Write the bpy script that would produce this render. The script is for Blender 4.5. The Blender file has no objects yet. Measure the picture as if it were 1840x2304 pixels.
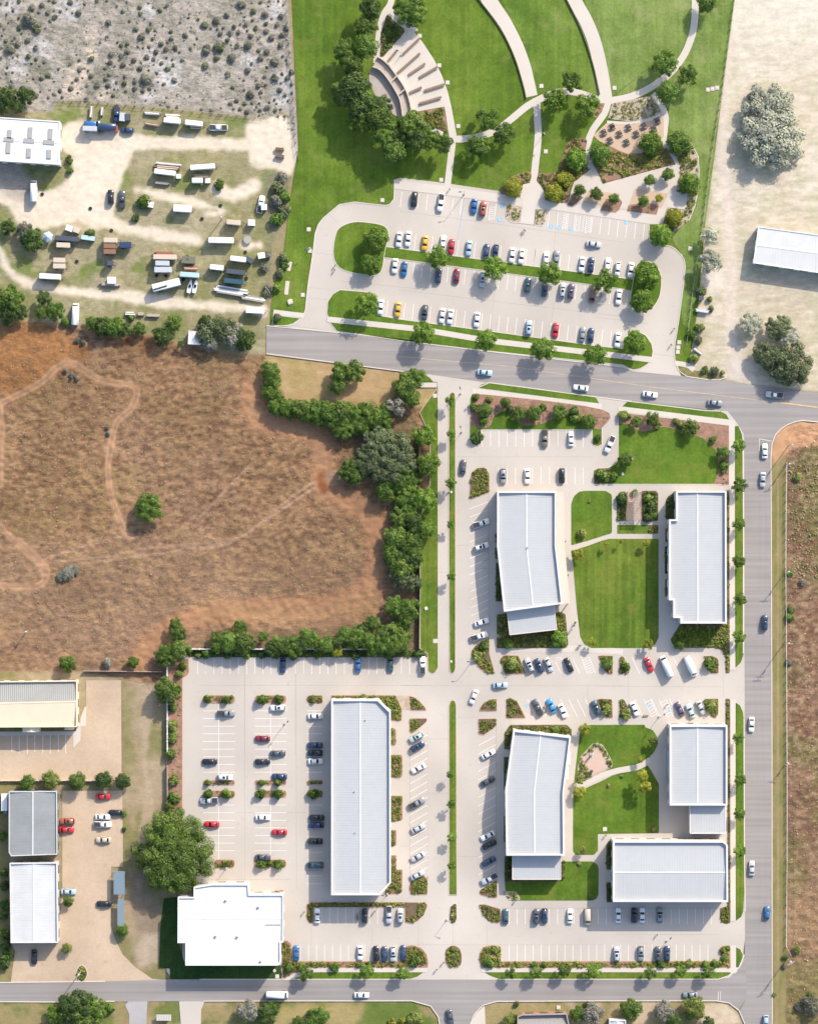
import bpy, bmesh, math, random
import numpy as np
from mathutils import Vector, Matrix

SC = bpy.context.scene
COL = SC.collection
rng = random.Random(7)
nrg = np.random.default_rng(7)

# ------------------------------------------------------------------ camera
S = 0.14            # metres per photograph pixel on the ground
CH = 1000.0         # flying height
cam_d = bpy.data.cameras.new('camera')
cam = bpy.data.objects.new('camera', cam_d)
COL.objects.link(cam)
cam.location = (0, 0, CH)
cam_d.sensor_fit = 'VERTICAL'
cam_d.angle = 2 * math.atan(0.5 * 2304 * S / CH)
cam_d.clip_start = 10
cam_d.clip_end = 12000
SC.camera = cam

# ------------------------------------------------------------------ light
SUN_EL, SUN_AZ = math.radians(36.5), math.radians(36.0)   # azimuth clockwise from the top of the photo
w = bpy.data.worlds.new('World'); SC.world = w; w.use_nodes = True
nt = w.node_tree
sky = nt.nodes.new('ShaderNodeTexSky'); sky.sky_type = 'NISHITA'; sky.sun_disc = False
sky.sun_elevation = SUN_EL; sky.sun_rotation = SUN_AZ
sky.air_density = 1.0; sky.dust_density = 2.0; sky.ozone_density = 1.0
nt.links.new(sky.outputs[0], nt.nodes['Background'].inputs[0])
nt.nodes['Background'].inputs[1].default_value = 0.15
sd = bpy.data.lights.new('sun', 'SUN'); sd.energy = 2.9; sd.angle = math.radians(0.55); sd.color = (1.0, 0.93, 0.82)
sun = bpy.data.objects.new('sun', sd); COL.objects.link(sun)
sdir = Vector((math.sin(SUN_AZ) * math.cos(SUN_EL), math.cos(SUN_AZ) * math.cos(SUN_EL), math.sin(SUN_EL)))
sun.rotation_euler = sdir.to_track_quat('Z', 'Y').to_euler()
sun.location = sdir * 400
SC.view_settings.view_transform = 'Standard'
SC.view_settings.look = 'None'
SC.view_settings.gamma = 1
SC.view_settings.use_curve_mapping = False
SC.view_settings.exposure = 0.82
SC.render.engine = 'CYCLES'
SC.cycles.max_bounces = 6
SC.cycles.diffuse_bounces = 3
SC.cycles.transparent_max_bounces = 8

# ------------------------------------------------------------------ coordinates
# Plans were measured on square details of the photograph: (origin x, origin y, pixels of detail per photo pixel)
K5, K4 = 3.444, 3.793
TILES = dict(A=(0, 0, K5), B=(450, 0, K5), C=(900, 0, K5), D=(1340, 0, K5),
             E=(0, 400, K5), F=(450, 400, K5), G=(900, 400, K5), H=(1340, 400, K5),
             I=(0, 800, K5), J=(450, 800, K5), K=(900, 800, K5), L=(1340, 800, K5),
             M=(0, 1200, K5), N=(450, 1200, K5), O=(900, 1200, K5), Q=(1340, 1200, K5),
             R=(0, 1500, K5), S=(450, 1500, K5), U=(900, 1500, K5), V=(1340, 1500, K5),
             W=(0, 1850, K4), X=(450, 1850, K4), Y=(900, 1850, K4), Z=(1386, 1850, K4),
             P=(0, 0, 1.0))
def T(t, x, y):
    ox, oy, k = TILES[t]
    return (ox + x / k, oy + y / k)
def TL(spec, default='P'):
    """'K 10,20 30,40 O 5,6' -> list of photo pixels"""
    out, t = [], default
    for tok in spec.split():
        if tok.isalpha():
            t = tok
        else:
            a, b = tok.split(',')
            out.append(T(t, float(a), float(b)))
    return out
def W3(p, z=0.0):
    f = S * (CH - z) / CH
    return Vector(((p[0] - 920) * f, (1152 - p[1]) * f, z))

# ------------------------------------------------------------------ object helpers
def link(o, parent=None):
    COL.objects.link(o)
    if parent is not None:
        o.parent = parent
    return o
def tag(o, label=None, cat=None, group=None, kind=None):
    if label: o['label'] = label
    if cat: o['category'] = cat
    if group: o['group'] = group
    if kind: o['kind'] = kind
    return o
def empty(name, loc, rot=0.0):
    o = bpy.data.objects.new(name, None)
    o.location = loc; o.rotation_euler = (0, 0, rot); o.empty_display_size = 0.5
    return link(o)
def me_from(name, verts, faces, mats=(), smooth=False):
    me = bpy.data.meshes.new(name)
    me.from_pydata([tuple(v) for v in verts], [], faces)
    for m in mats: me.materials.append(m)
    if smooth: me.polygons.foreach_set('use_smooth', [True] * len(me.polygons))
    me.update()
    return me
def ob(name, me, parent=None, loc=None, rot=None):
    o = bpy.data.objects.new(name, me)
    if loc is not None: o.location = loc
    if rot is not None: o.rotation_euler = (0, 0, rot)
    return link(o, parent)
def bm_ob(name, bm, mat, parent=None, smooth=False, loc=None, rot=None):
    me = bpy.data.meshes.new(name); bm.to_mesh(me); bm.free()
    if mat is not None: me.materials.append(mat)
    if smooth: me.polygons.foreach_set('use_smooth', [True] * len(me.polygons))
    return ob(name, me, parent, loc, rot)
class MB:
    """collects simple solids into one mesh"""
    def __init__(s): s.v = []; s.f = []
    def box(s, c, d, rz=0.0):
        ca, sa = math.cos(rz), math.sin(rz); b = len(s.v)
        for dz in (-.5, .5):
            for dx, dy in ((-.5, -.5), (.5, -.5), (.5, .5), (-.5, .5)):
                x, y = dx * d[0], dy * d[1]
                s.v.append((c[0] + x * ca - y * sa, c[1] + x * sa + y * ca, c[2] + dz * d[2]))
        s.f += [tuple(b + i for i in q) for q in ((3, 2, 1, 0), (4, 5, 6, 7), (0, 1, 5, 4), (1, 2, 6, 5), (2, 3, 7, 6), (3, 0, 4, 7))]
        return s
    def bar(s, p, q, wd, ht=None):
        """box beam from p to q"""
        ht = ht or wd
        p, q = Vector(p), Vector(q); d = (q - p); L = d.length
        if L < 1e-6: return s
        d /= L
        up = Vector((0, 0, 1)) if abs(d.z) < .95 else Vector((1, 0, 0))
        a = d.cross(up).normalized(); u = a.cross(d).normalized(); b = len(s.v)
        for e in (p, q):
            for i, j in ((-.5, -.5), (.5, -.5), (.5, .5), (-.5, .5)):
                s.v.append(tuple(e + a * (i * wd) + u * (j * ht)))
        s.f += [tuple(b + i for i in r) for r in ((0, 1, 2, 3), (7, 6, 5, 4), (4, 5, 1, 0), (5, 6, 2, 1), (6, 7, 3, 2), (7, 4, 0, 3))]
        return s
    def tube(s, p, q, r0, r1=None, n=8):
        r1 = r0 if r1 is None else r1
        p, q = Vector(p), Vector(q); d = (q - p).normalized()
        up = Vector((0, 0, 1)) if abs(d.z) < .95 else Vector((1, 0, 0))
        a = d.cross(up).normalized(); u = a.cross(d).normalized(); b = len(s.v)
        for e, r in ((p, r0), (q, r1)):
            for i in range(n):
                t = 2 * math.pi * i / n
                s.v.append(tuple(e + a * (r * math.cos(t)) + u * (r * math.sin(t))))
        for i in range(n):
            j = (i + 1) % n
            s.f.append((b + i, b + n + i, b + n + j, b + j))
        s.f.append(tuple(b + i for i in range(n))); s.f.append(tuple(b + n + i for i in reversed(range(n))))
        return s
    def build(s, name, mat, parent=None, loc=None, rot=None):
        me = me_from(name, s.v, s.f, [mat] if mat else [])
        return ob(name, me, parent, loc, rot)
    def mesh(s, name, mat):
        return me_from(name, s.v, s.f, [mat] if mat else [])

# ------------------------------------------------------------------ polygons
def area2(p):
    return sum(p[i][0] * p[(i + 1) % len(p)][1] - p[(i + 1) % len(p)][0] * p[i][1] for i in range(len(p)))
def fillet(p, r=3.0, n=4):
    out = []
    m = len(p)
    for i in range(m):
        a, b, c = Vector(p[i - 1]), Vector(p[i]), Vector(p[(i + 1) % m])
        u, v = a - b, c - b
        if u.length < 1e-6 or v.length < 1e-6: continue
        k = min(r, .45 * u.length, .45 * v.length)
        pa, pc = b + u.normalized() * k, b + v.normalized() * k
        for j in range(n + 1):
            t = j / n
            out.append(tuple(pa * (1 - t) ** 2 + b * (2 * t * (1 - t)) + pc * t * t))
    return out
def catmull(p, closed=False, n=6):
    m = len(p); out = []
    rngi = range(m) if closed else range(m - 1)
    for i in rngi:
        if closed: q = [p[(i + k - 1) % m] for k in range(4)]
        else: q = [p[max(0, min(m - 1, i + k - 1))] for k in range(4)]
        q = [Vector(x) for x in q]
        for j in range(n):
            t = j / n
            out.append(tuple(.5 * ((2 * q[1]) + (q[2] - q[0]) * t + (2 * q[0] - 5 * q[1] + 4 * q[2] - q[3]) * t * t + (3 * q[1] - q[0] - 3 * q[2] + q[3]) * t ** 3)))
    if not closed: out.append(tuple(p[-1]))
    return out
def offset_poly(p, d):
    """inward offset (positive d) of a polygon in world or pixel units"""
    sgn = 1 if area2(p) > 0 else -1
    m = len(p); out = []
    for i in range(m):
        a, b, c = Vector(p[i - 1][:2]), Vector(p[i][:2]), Vector(p[(i + 1) % m][:2])
        e1, e2 = (b - a).normalized(), (c - b).normalized()
        n1, n2 = Vector((-e1.y, e1.x)) * sgn, Vector((-e2.y, e2.x)) * sgn
        k = n1 + n2
        dn = k.dot(n1)
        if dn < .15: k = n1; dn = 1
        out.append(tuple(b + k * (d / dn)))
    return out
def strip_poly(line, width):
    L = [Vector(q) for q in line]; l, r = [], []
    for i, p in enumerate(L):
        d = (L[min(i + 1, len(L) - 1)] - L[max(i - 1, 0)]).normalized()
        nrm = Vector((-d.y, d.x)) * ((width[i] if isinstance(width, (list, tuple)) else width) / 2)
        l.append(tuple(p + nrm)); r.append(tuple(p - nrm))
    return l + r[::-1]
def sheet(name, poly, z, mat, kind='structure', parent=None, skirt=0.0, label=None):
    w2 = [W3(q, z) for q in poly]
    if area2([(v.x, v.y) for v in w2]) < 0: w2.reverse()
    n = len(w2)
    V = list(w2); F = [tuple(range(n))]
    if skirt:
        V += [Vector((v.x, v.y, z - skirt)) for v in w2]
        F += [(i, n + i, n + (i + 1) % n, (i + 1) % n) for i in range(n)]
    o = ob(name, me_from(name, V, F, [mat]), parent)
    if kind and parent is None: o['kind'] = kind
    if label: o['label'] = label
    return o
def kerb(poly, z0, mat, parent, wpx=1.5, h=0.13, closed=True, name='kerb'):
    """kerb stone run along a polygon (closed) or a line"""
    if closed:
        a = [W3(q) for q in offset_poly(poly, -wpx / 2)]; b = [W3(q) for q in offset_poly(poly, wpx / 2)]
    else:
        s = strip_poly(poly, wpx); m = len(poly)
        a = [W3(q) for q in s[:m]]; b = [W3(q) for q in s[m:][::-1]]
    n = len(a); V = []; F = []
    for q in (a, b):
        for zz in (z0 - .05, z0 + h):
            V += [(v.x, v.y, zz) for v in q]
    # a low, a high, b low, b high
    for i in range(n if closed else n - 1):
        j = (i + 1) % n
        F += [(i, j, n + j, n + i), (n + i, n + j, 3 * n + j, 3 * n + i), (2 * n + j, 2 * n + i, 3 * n + i, 3 * n + j)]
    me = me_from(name, V, F, [mat])
    bm = bmesh.new(); bm.from_mesh(me); bmesh.ops.recalc_face_normals(bm, faces=bm.faces)
    # make sure tops look up
    tops = [f for f in bm.faces if abs(f.normal.z) > .9]
    if tops and sum(f.normal.z for f in tops) < 0: bmesh.ops.reverse_faces(bm, faces=bm.faces)
    bm.to_mesh(me); bm.free()
    o = ob(name, me, parent)
    if parent is None: o['kind'] = 'structure'
    return o
def in_poly(px, py, poly):
    px = np.asarray(px); py = np.asarray(py); r = np.zeros(px.shape, bool)
    n = len(poly)
    for i in range(n):
        x0, y0 = poly[i][:2]; x1, y1 = poly[(i + 1) % n][:2]
        if y0 == y1: continue
        c = (y0 > py) != (y1 > py)
        r ^= c & (px < (x1 - x0) * (py - y0) / (y1 - y0) + x0)
    return r

# ------------------------------------------------------------------ materials
def newmat(name):
    m = bpy.data.materials.new(name); m.use_nodes = True
    t = m.node_tree; b = t.nodes['Principled BSDF']
    return m, t, b
def nd(t, typ, **kw):
    n = t.nodes.new(typ)
    for k, v in kw.items(): setattr(n, k, v)
    return n
def ramp(t, fac, stops):
    r = nd(t, 'ShaderNodeValToRGB')
    while len(r.color_ramp.elements) < len(stops): r.color_ramp.elements.new(.5)
    for e, (p, c) in zip(r.color_ramp.elements, stops):
        e.position = p; e.color = (*c, 1)
    t.links.new(fac, r.inputs[0])
    return r.outputs[0]
def noise(t, scale, detail=4, rough=.6, vec=None, dist=0.0):
    n = nd(t, 'ShaderNodeTexNoise'); n.inputs['Scale'].default_value = scale; n.inputs['Detail'].default_value = detail
    n.inputs['Roughness'].default_value = rough; n.inputs['Distortion'].default_value = dist
    if vec is not None: t.links.new(vec, n.inputs['Vector'])
    return n.outputs['Fac']
def wpos(t, scale=(1, 1, 1), rot=0.0):
    g = nd(t, 'ShaderNodeNewGeometry')
    if scale == (1, 1, 1) and rot == 0: return g.outputs['Position']
    m = nd(t, 'ShaderNodeMapping'); m.inputs['Scale'].default_value = scale; m.inputs['Rotation'].default_value = (0, 0, rot)
    t.links.new(g.outputs['Position'], m.inputs['Vector'])
    return m.outputs[0]
def mixc(t, fac, a, b, mode='MIX'):
    m = nd(t, 'ShaderNodeMix', data_type='RGBA', blend_type=mode)
    for sock, v in ((m.inputs[0], fac), (m.inputs[6], a), (m.inputs[7], b)):
        if isinstance(v, (int, float)): sock.default_value = v
        elif isinstance(v, tuple): sock.default_value = (*v, 1)
        else: t.links.new(v, sock)
    return m.outputs[2]
def mrange(t, v, a, b, c, d):
    m = nd(t, 'ShaderNodeMapRange'); t.links.new(v, m.inputs[0])
    for i, x in enumerate((a, b, c, d)): m.inputs[1 + i].default_value = x
    return m.outputs[0]
def bump(t, b, h, strength, dist=.1):
    n = nd(t, 'ShaderNodeBump'); n.inputs['Strength'].default_value = strength; n.inputs['Distance'].default_value = dist
    t.links.new(h, n.inputs['Height']); t.links.new(n.outputs[0], b.inputs['Normal'])
def mineral(name, c, var=.10, rough=.85, big=.06, fine=1.8, streak=None, stain=0.0, bmp=.25, bd=.05):
    """concrete, asphalt, mulch: colour with patchy large and fine variation; streak=(angle, amount) for wheel polish along a road"""
    m, t, b = newmat(name)
    p = wpos(t)
    n1 = noise(t, big, 5, .6, p); n2 = noise(t, fine, 4, .7, p)
    f1 = mrange(t, n1, .3, .7, 1 - var, 1 + var); f2 = mrange(t, n2, .25, .75, 1 - var * .7, 1 + var * .7)
    col = mixc(t, 1.0, c, f1, 'MULTIPLY'); col = mixc(t, 1.0, col, f2, 'MULTIPLY')
    if streak:
        ps = wpos(t, (1 / 90., 1 / 1.3, 1), streak[0])
        n3 = noise(t, 1.0, 3, .55, ps)
        col = mixc(t, 1.0, col, mrange(t, n3, .3, .7, 1 - streak[1], 1 + streak[1]), 'MULTIPLY')
    if stain:
        n4 = noise(t, .35, 6, .65, p, .6)
        col = mixc(t, mrange(t, n4, .58, .8, 0, stain), col, tuple(x * .45 for x in c))
    if stain:
        n5 = noise(t, .75, 3, .55, p); n6 = noise(t, .03, 2, .5, p)
        col = mixc(t, mrange(t, n5, .66, .80, 0, .42), col, tuple(x * .5 for x in c))       # oil drips
        col = mixc(t, 1.0, col, mrange(t, n6, .35, .65, .94, 1.05), 'MULTIPLY')
    t.links.new(col, b.inputs['Base Color'])
    b.inputs['Roughness'].default_value = rough
    b.inputs['Specular IOR Level'].default_value = .25
    if bmp: bump(t, b, n2, bmp, bd)
    return m
def lawn_mat(name, dark, mid, light, rot, period=2.2, stripe=.25, dry=None):
    m, t, b = newmat(name)
    p = wpos(t)
    n1 = noise(t, .045, 5, .62, p, .8); n2 = noise(t, 1.1, 5, .75, p)
    col = ramp(t, n1, [(.30, dark), (.5, mid), (.72, light)])
    ps = wpos(t, (1 / period, 1 / 60., 1), rot)
    n3 = noise(t, 1.0, 3, .6, ps)
    col = mixc(t, 1.0, col, mrange(t, n3, .3, .7, 1 - stripe, 1 + stripe), 'MULTIPLY')
    col = mixc(t, 1.0, col, mrange(t, n2, .25, .75, .72, 1.28), 'MULTIPLY')
    col = mixc(t, 1.0, col, mrange(t, noise(t, .16, 5, .7, p, .4), .3, .7, .80, 1.20), 'MULTIPLY')
    if dry:
        n4 = noise(t, .12, 5, .7, p, .5)
        col = mixc(t, mrange(t, n4, .52, .70, 0, dry[1]), col, dry[0])
    t.links.new(col, b.inputs['Base Color']); b.inputs['Roughness'].default_value = .9
    b.inputs['Specular IOR Level'].default_value = .15
    bump(t, b, n2, .55, .12)
    return m
def plain(name, c, rough=.5, metal=0.0, spec=.4, var=0.05, scale=2.0):
    m, t, b = newmat(name)
    n = noise(t, scale, 4, .6, wpos(t))
    t.links.new(mixc(t, 1.0, c, mrange(t, n, .25, .75, 1 - var, 1 + var), 'MULTIPLY'), b.inputs['Base Color'])
    b.inputs['Roughness'].default_value = rough; b.inputs['Metallic'].default_value = metal
    b.inputs['Specular IOR Level'].default_value = spec
    return m
def leaf_mat(name, a, b_, c, trans=.28):
    """each leaf its own shade between a and c, clumps drift, whole crowns differ"""
    m, t, b = newmat(name)
    g = nd(t, 'ShaderNodeNewGeometry')
    oi = nd(t, 'ShaderNodeObjectInfo')
    n1 = noise(t, .55, 3, .6, g.outputs['Position'])
    ad = nd(t, 'ShaderNodeMath', operation='MULTIPLY_ADD'); t.links.new(g.outputs['Random Per Island'], ad.inputs[0]); ad.inputs[1].default_value = .36
    t.links.new(mrange(t, n1, .32, .68, 0, .64), ad.inputs[2])
    col = ramp(t, ad.outputs[0], [(.1, a), (.5, b_), (.95, c)])
    col = mixc(t, 1.0, col, mrange(t, oi.outputs['Random'], 0, 1, .78, 1.2), 'MULTIPLY')
    t.links.new(col, b.inputs['Base Color']); b.inputs['Roughness'].default_value = .55
    b.inputs['Specular IOR Level'].default_value = .3
    tr = nd(t, 'ShaderNodeBsdfTranslucent'); t.links.new(mixc(t, 1.0, col, (1.25, 1.35, .6), 'MULTIPLY'), tr.inputs[0])
    mx = nd(t, 'ShaderNodeMixShader'); mx.inputs[0].default_value = trans
    out = t.nodes['Material Output']
    t.links.new(b.outputs[0], mx.inputs[1]); t.links.new(tr.outputs[0], mx.inputs[2]); t.links.new(mx.outputs[0], out.inputs[0])
    return m
M = {}
M['concrete'] = mineral('lot_concrete', (.482, .428, .37), .065, .85, .03, 2.2, stain=.16, bmp=.12)
M['walk'] = mineral('walk_concrete', (.545, .487, .42), .05, .85, .08, 2.5, bmp=.12)
M['walk_warm'] = mineral('plaza_concrete', (.54, .47, .40), .05, .85, .08, 2.5, bmp=.12)
M['tan_paving'] = mineral('decomposed_granite', (.50, .36, .25), .07, .9, .1, 3.0, bmp=.2)
M['pink_paving'] = mineral('pink_pavers', (.52, .37, .30), .06, .9, .2, 3.0, bmp=.2)
M['asphalt'] = mineral('asphalt', (.285, .258, .24), .07, .85, .05, 2.5, streak=(.12, .13), bmp=.15)
M['asphalt_ns'] = mineral('asphalt_ns', (.275, .249, .231), .07, .85, .05, 2.5, streak=(math.pi / 2, .13), bmp=.15)
M['asphalt_ew'] = mineral('asphalt_ew', (.27, .246, .23), .07, .85, .05, 2.5, streak=(0, .14), bmp=.15)
M['old_concrete'] = mineral('old_concrete', (.47, .355, .25), .12, .9, .07, 1.2, stain=.45, bmp=.2)
M['drive_grey'] = mineral('drive_grey', (.36, .34, .33), .08, .9, .1, 1.5, bmp=.2)
M['kerb'] = plain('kerb_concrete', (.60, .53, .46), .85, var=.08)
M['kerb_red'] = plain('kerb_red_paint', (.50, .29, .22), .8, var=.2, scale=.9)
M['kerb_pink'] = plain('kerb_pink', (.52, .39, .32), .85, var=.15, scale=1.2)
M['paint'] = plain('white_paint', (.80, .79, .77), .7, var=.10, scale=1.5)
M['paint_blue'] = plain('blue_paint', (.20, .42, .60), .7, var=.15)
M['paint_yellow'] = plain('yellow_paint', (.62, .42, .16), .7, var=.3, scale=.6)
M['paint_red'] = plain('red_paint', (.60, .22, .2), .7, var=.3, scale=.8)
M['joint'] = plain('joint_filler', (.29, .26, .235), .9, var=.2, scale=.5)
M['mulch'] = mineral('mulch', (.29, .168, .118), .28, .95, .5, 3.5, bmp=.8, bd=.12)
M['bedsoil'] = mineral('bed_soil', (.14, .10, .06), .3, .95, .6, 3.5, bmp=.8, bd=.12)
M['gravel_bed'] = mineral('gravel_bed', (.42, .34, .25), .25, .95, .8, 4.0, bmp=.8, bd=.12)
M['cobble'] = mineral('cobbles', (.40, .345, .31), .12, .85, .3, 4.0, bmp=.6)
M['lawn'] = lawn_mat('lawn_grass', (.058, .112, .012), (.085, .148, .016), (.125, .175, .022), .35, 2.0, .12, ((.17, .18, .035), .6))
M['lawn_ns'] = lawn_mat('lawn_grass_ns', (.058, .110, .013), (.09, .145, .017), (.14, .175, .026), 0.0, 1.2, .2, ((.19, .185, .04), .6))
M['lawn_park'] = lawn_mat('lawn_grass_park', (.060, .112, .012), (.094, .152, .017), (.14, .188, .028), .5, 1.6, .14, ((.18, .20, .05), .6))
M['lawn_half_glare'] = lawn_mat('lawn_grass_half_glare', (.075, .13, .018), (.11, .175, .025), (.16, .215, .045), .45, 1.6, .14, ((.22, .235, .08), .6))  # turf colours lifted a little to hold some of the glare
M['lawn_glare'] = lawn_mat('lawn_grass_glare', (.11, .165, .035), (.15, .21, .05), (.21, .25, .08), .4, 1.6, .14, ((.28, .28, .13), .6))  # glare painted into the turf as paler grass colours
M['lawn_shaded'] = lawn_mat('lawn_grass_shaded', (.02, .05, .012), (.032, .068, .016), (.05, .085, .02), .3, 2.0, .1)  # grass colour darkened to carry the warehouse shadow
M['verge'] = lawn_mat('verge_grass', (.12, .12, .035), (.17, .15, .055), (.27, .215, .10), 0.0, 1.1, .12, ((.30, .23, .12), .6))
M['roof'] = plain('roof_metal', (.445, .45, .448), .6, .0, .22, .03, .4)
M['roof_white'] = plain('roof_white', (.66, .655, .64), .55, .0, .3, .03, .4)
M['roof_grey'] = plain('roof_grey', (.265, .275, .27), .5, .0, .4, .10, .25)
M['roof_old'] = plain('roof_old_white', (.54, .54, .525), .5, .0, .4, .07, .25)
M['roof_tan'] = plain('roof_tan', (.72, .60, .44), .6, .0, .3, .04, .3)
M['shingle'] = plain('shingle', (.30, .275, .255), .9, var=.15, scale=3)
M['seam'] = plain('roof_seam', (.405, .41, .415), .6, .0, .25, .03, .4)
M['seam_white'] = plain('roof_seam_white', (.61, .61, .60), .6, .0, .25, .03, .4)
M['trim'] = plain('trim_white', (.60, .59, .585), .5, var=.03)
M['stucco'] = plain('stucco', (.60, .55, .49), .85, var=.05)
M['brick'] = plain('brick_wall', (.35, .19, .13), .9, var=.2, scale=4)
M['glass'] = plain('window_glass', (.03, .04, .05), .08, 0, .6, .02)
M['skylight'] = plain('skylight', (.34, .33, .31), .35, 0, .4, .06)
M['steel'] = plain('steel', (.35, .36, .37), .4, .7, .5)
M['dark_steel'] = plain('dark_steel', (.05, .05, .055), .5, .2, .5)
M['wood'] = plain('timber', (.235, .165, .115), .8, var=.2, scale=3)
M['wood_grey'] = plain('weathered_timber', (.33, .29, .25), .85, var=.2, scale=3)
M['stone_shaded'] = plain('shaded_stone', (.15, .135, .11), .9, var=.2, scale=2)  # shadow line along the arc paths painted into the wall colour
M['bark'] = plain('bark', (.12, .085, .06), .95, var=.3, scale=4)
M['stone'] = plain('limestone', (.52, .45, .37), .9, var=.15, scale=2)
M['tyre'] = plain('tyre_rubber', (.02, .02, .022), .85, var=.1)
M['carglass'] = plain('car_glass', (.015, .02, .028), .06, 0, .7, .02)
L = {}
L['street'] = leaf_mat('leaf_street', (.052, .108, .014), (.132, .228, .028), (.30, .40, .065))
L['green'] = leaf_mat('leaf_green', (.042, .090, .014), (.100, .176, .027), (.235, .32, .06))
L['dark'] = leaf_mat('leaf_dark', (.026, .055, .014), (.062, .108, .024), (.14, .20, .04), .2)
L['oak'] = leaf_mat('leaf_oak', (.040, .078, .014), (.105, .165, .028), (.25, .325, .06), .22)
L['olive'] = leaf_mat('leaf_olive', (0.107, 0.147, 0.031), (0.196, 0.235, 0.055), (0.332, 0.371, 0.098))
L['yellow'] = leaf_mat('leaf_yellow', (0.149, 0.176, 0.016), (0.284, 0.297, 0.034), (0.486, 0.459, 0.068))
L['sage'] = leaf_mat('leaf_sage', (.078, .10, .045), (.135, .165, .075), (.22, .255, .12), .2)
L['pale'] = leaf_mat('leaf_sage_glare', (.32, .325, .25), (.42, .425, .335), (.52, .52, .42), .2)  # sage foliage with the corner glare painted in as paleness
L['grey'] = leaf_mat('leaf_grey', (0.163, 0.156, 0.119), (0.263, 0.250, 0.206), (0.375, 0.362, 0.312), .15)
L['scrub'] = leaf_mat('leaf_scrub', (.11, .112, .083), (.16, .158, .12), (.24, .23, .18), .15)
L['cover'] = leaf_mat('leaf_cover', (0.070, 0.116, 0.016), (0.171, 0.217, 0.031), (0.403, 0.372, 0.093), .25)
L['coverdk'] = leaf_mat('leaf_cover_dark', (0.046, 0.085, 0.016), (0.093, 0.147, 0.025), (0.186, 0.232, 0.046), .25)
L['straw'] = leaf_mat('leaf_straw', (0.200, 0.163, 0.062), (0.362, 0.288, 0.125), (0.525, 0.425, 0.225), .2)
L['tuft'] = leaf_mat('leaf_tuft', (.20, .135, .07), (.33, .23, .12), (.46, .34, .18), .15)
L['tuftgreen'] = leaf_mat('leaf_tuft_green', (.13, .13, .04), (.22, .205, .07), (.33, .29, .12), .15)
L['tuftgrey'] = leaf_mat('leaf_tuft_grey', (.12, .115, .085), (.24, .22, .18), (.40, .36, .30), .15)
# ------------------------------------------------------------------ terrain
def vnoise(x, y, seed):
    r = np.random.default_rng(seed); tb = r.random((256, 256))
    xi = np.floor(x).astype(int); yi = np.floor(y).astype(int)
    fx = x - xi; fy = y - yi
    fx = fx * fx * (3 - 2 * fx); fy = fy * fy * (3 - 2 * fy)
    a = tb[xi & 255, yi & 255]; b = tb[(xi + 1) & 255, yi & 255]; c = tb[xi & 255, (yi + 1) & 255]; d = tb[(xi + 1) & 255, (yi + 1) & 255]
    return (a * (1 - fx) + b * fx) * (1 - fy) + (c * (1 - fx) + d * fx) * fy
def fbm(x, y, s, seed, o=4):
    v = 0; a = .5; tot = 0
    for i in range(o):
        v = v + a * vnoise(x / s + 17 * i, y / s + 31 * i, seed + i); tot += a; a *= .55; s *= .5
    return v / tot
def sstep(a, b, v):
    t = np.clip((v - a) / (b - a), 0, 1)
    return t * t * (3 - 2 * t)
def dist_line(px, py, line):
    d = np.full(px.shape, 1e9)
    for (x0, y0), (x1, y1) in zip(line[:-1], line[1:]):
        dx, dy = x1 - x0, y1 - y0; q = dx * dx + dy * dy + 1e-9
        t = np.clip(((px - x0) * dx + (py - y0) * dy) / q, 0, 1)
        d = np.minimum(d, np.hypot(px - x0 - t * dx, py - y0 - t * dy))
    return d
def sd_poly(px, py, poly):
    d = dist_line(px, py, list(poly) + [poly[0]])
    return np.where(in_poly(px, py, poly), -d, d)

FIELD_BELT = 'J 400,250 420,420 560,520 820,580 960,680 960,940 1010,1040 1200,1170 1340,1290 1390,1500 N 1390,0 1370,300 1270,450 1000,560 700,585 300,600 0,645 M 1420,680 1240,800 1090,960 1060,1080'
FIELD_TRACKS = ['I -60,400 130,310 330,200 430,100 520,60 600,72 700,145 800,190 900,210 1000,222 1060,265 1055,330 1010,420 920,500 880,600 860,720 840,850 850,1000 880,1130 930,1270 985,1390 1020,1400',
           'I 0,380 12,560 5,900 10,1000', 'I -60,1250 0,1320 120,1440 250,1560 330,1640 350,1720', 'M -80,400 200,412 320,395 368,300 300,200 150,60']
FIELD_RUTS = ['M 430,215 830,182 1100,118 1722,65 N 0,78 240,52 340,15 J 480,1290 720,1085 890,975', 'M 560,245 1000,190 1400,130 1722,95 N 0,120 250,70', 'J 330,1400 520,1270 800,1080 900,1010', 'J 0,1250 270,970 420,820', 'M 330,200 800,60 1010,0']
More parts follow.
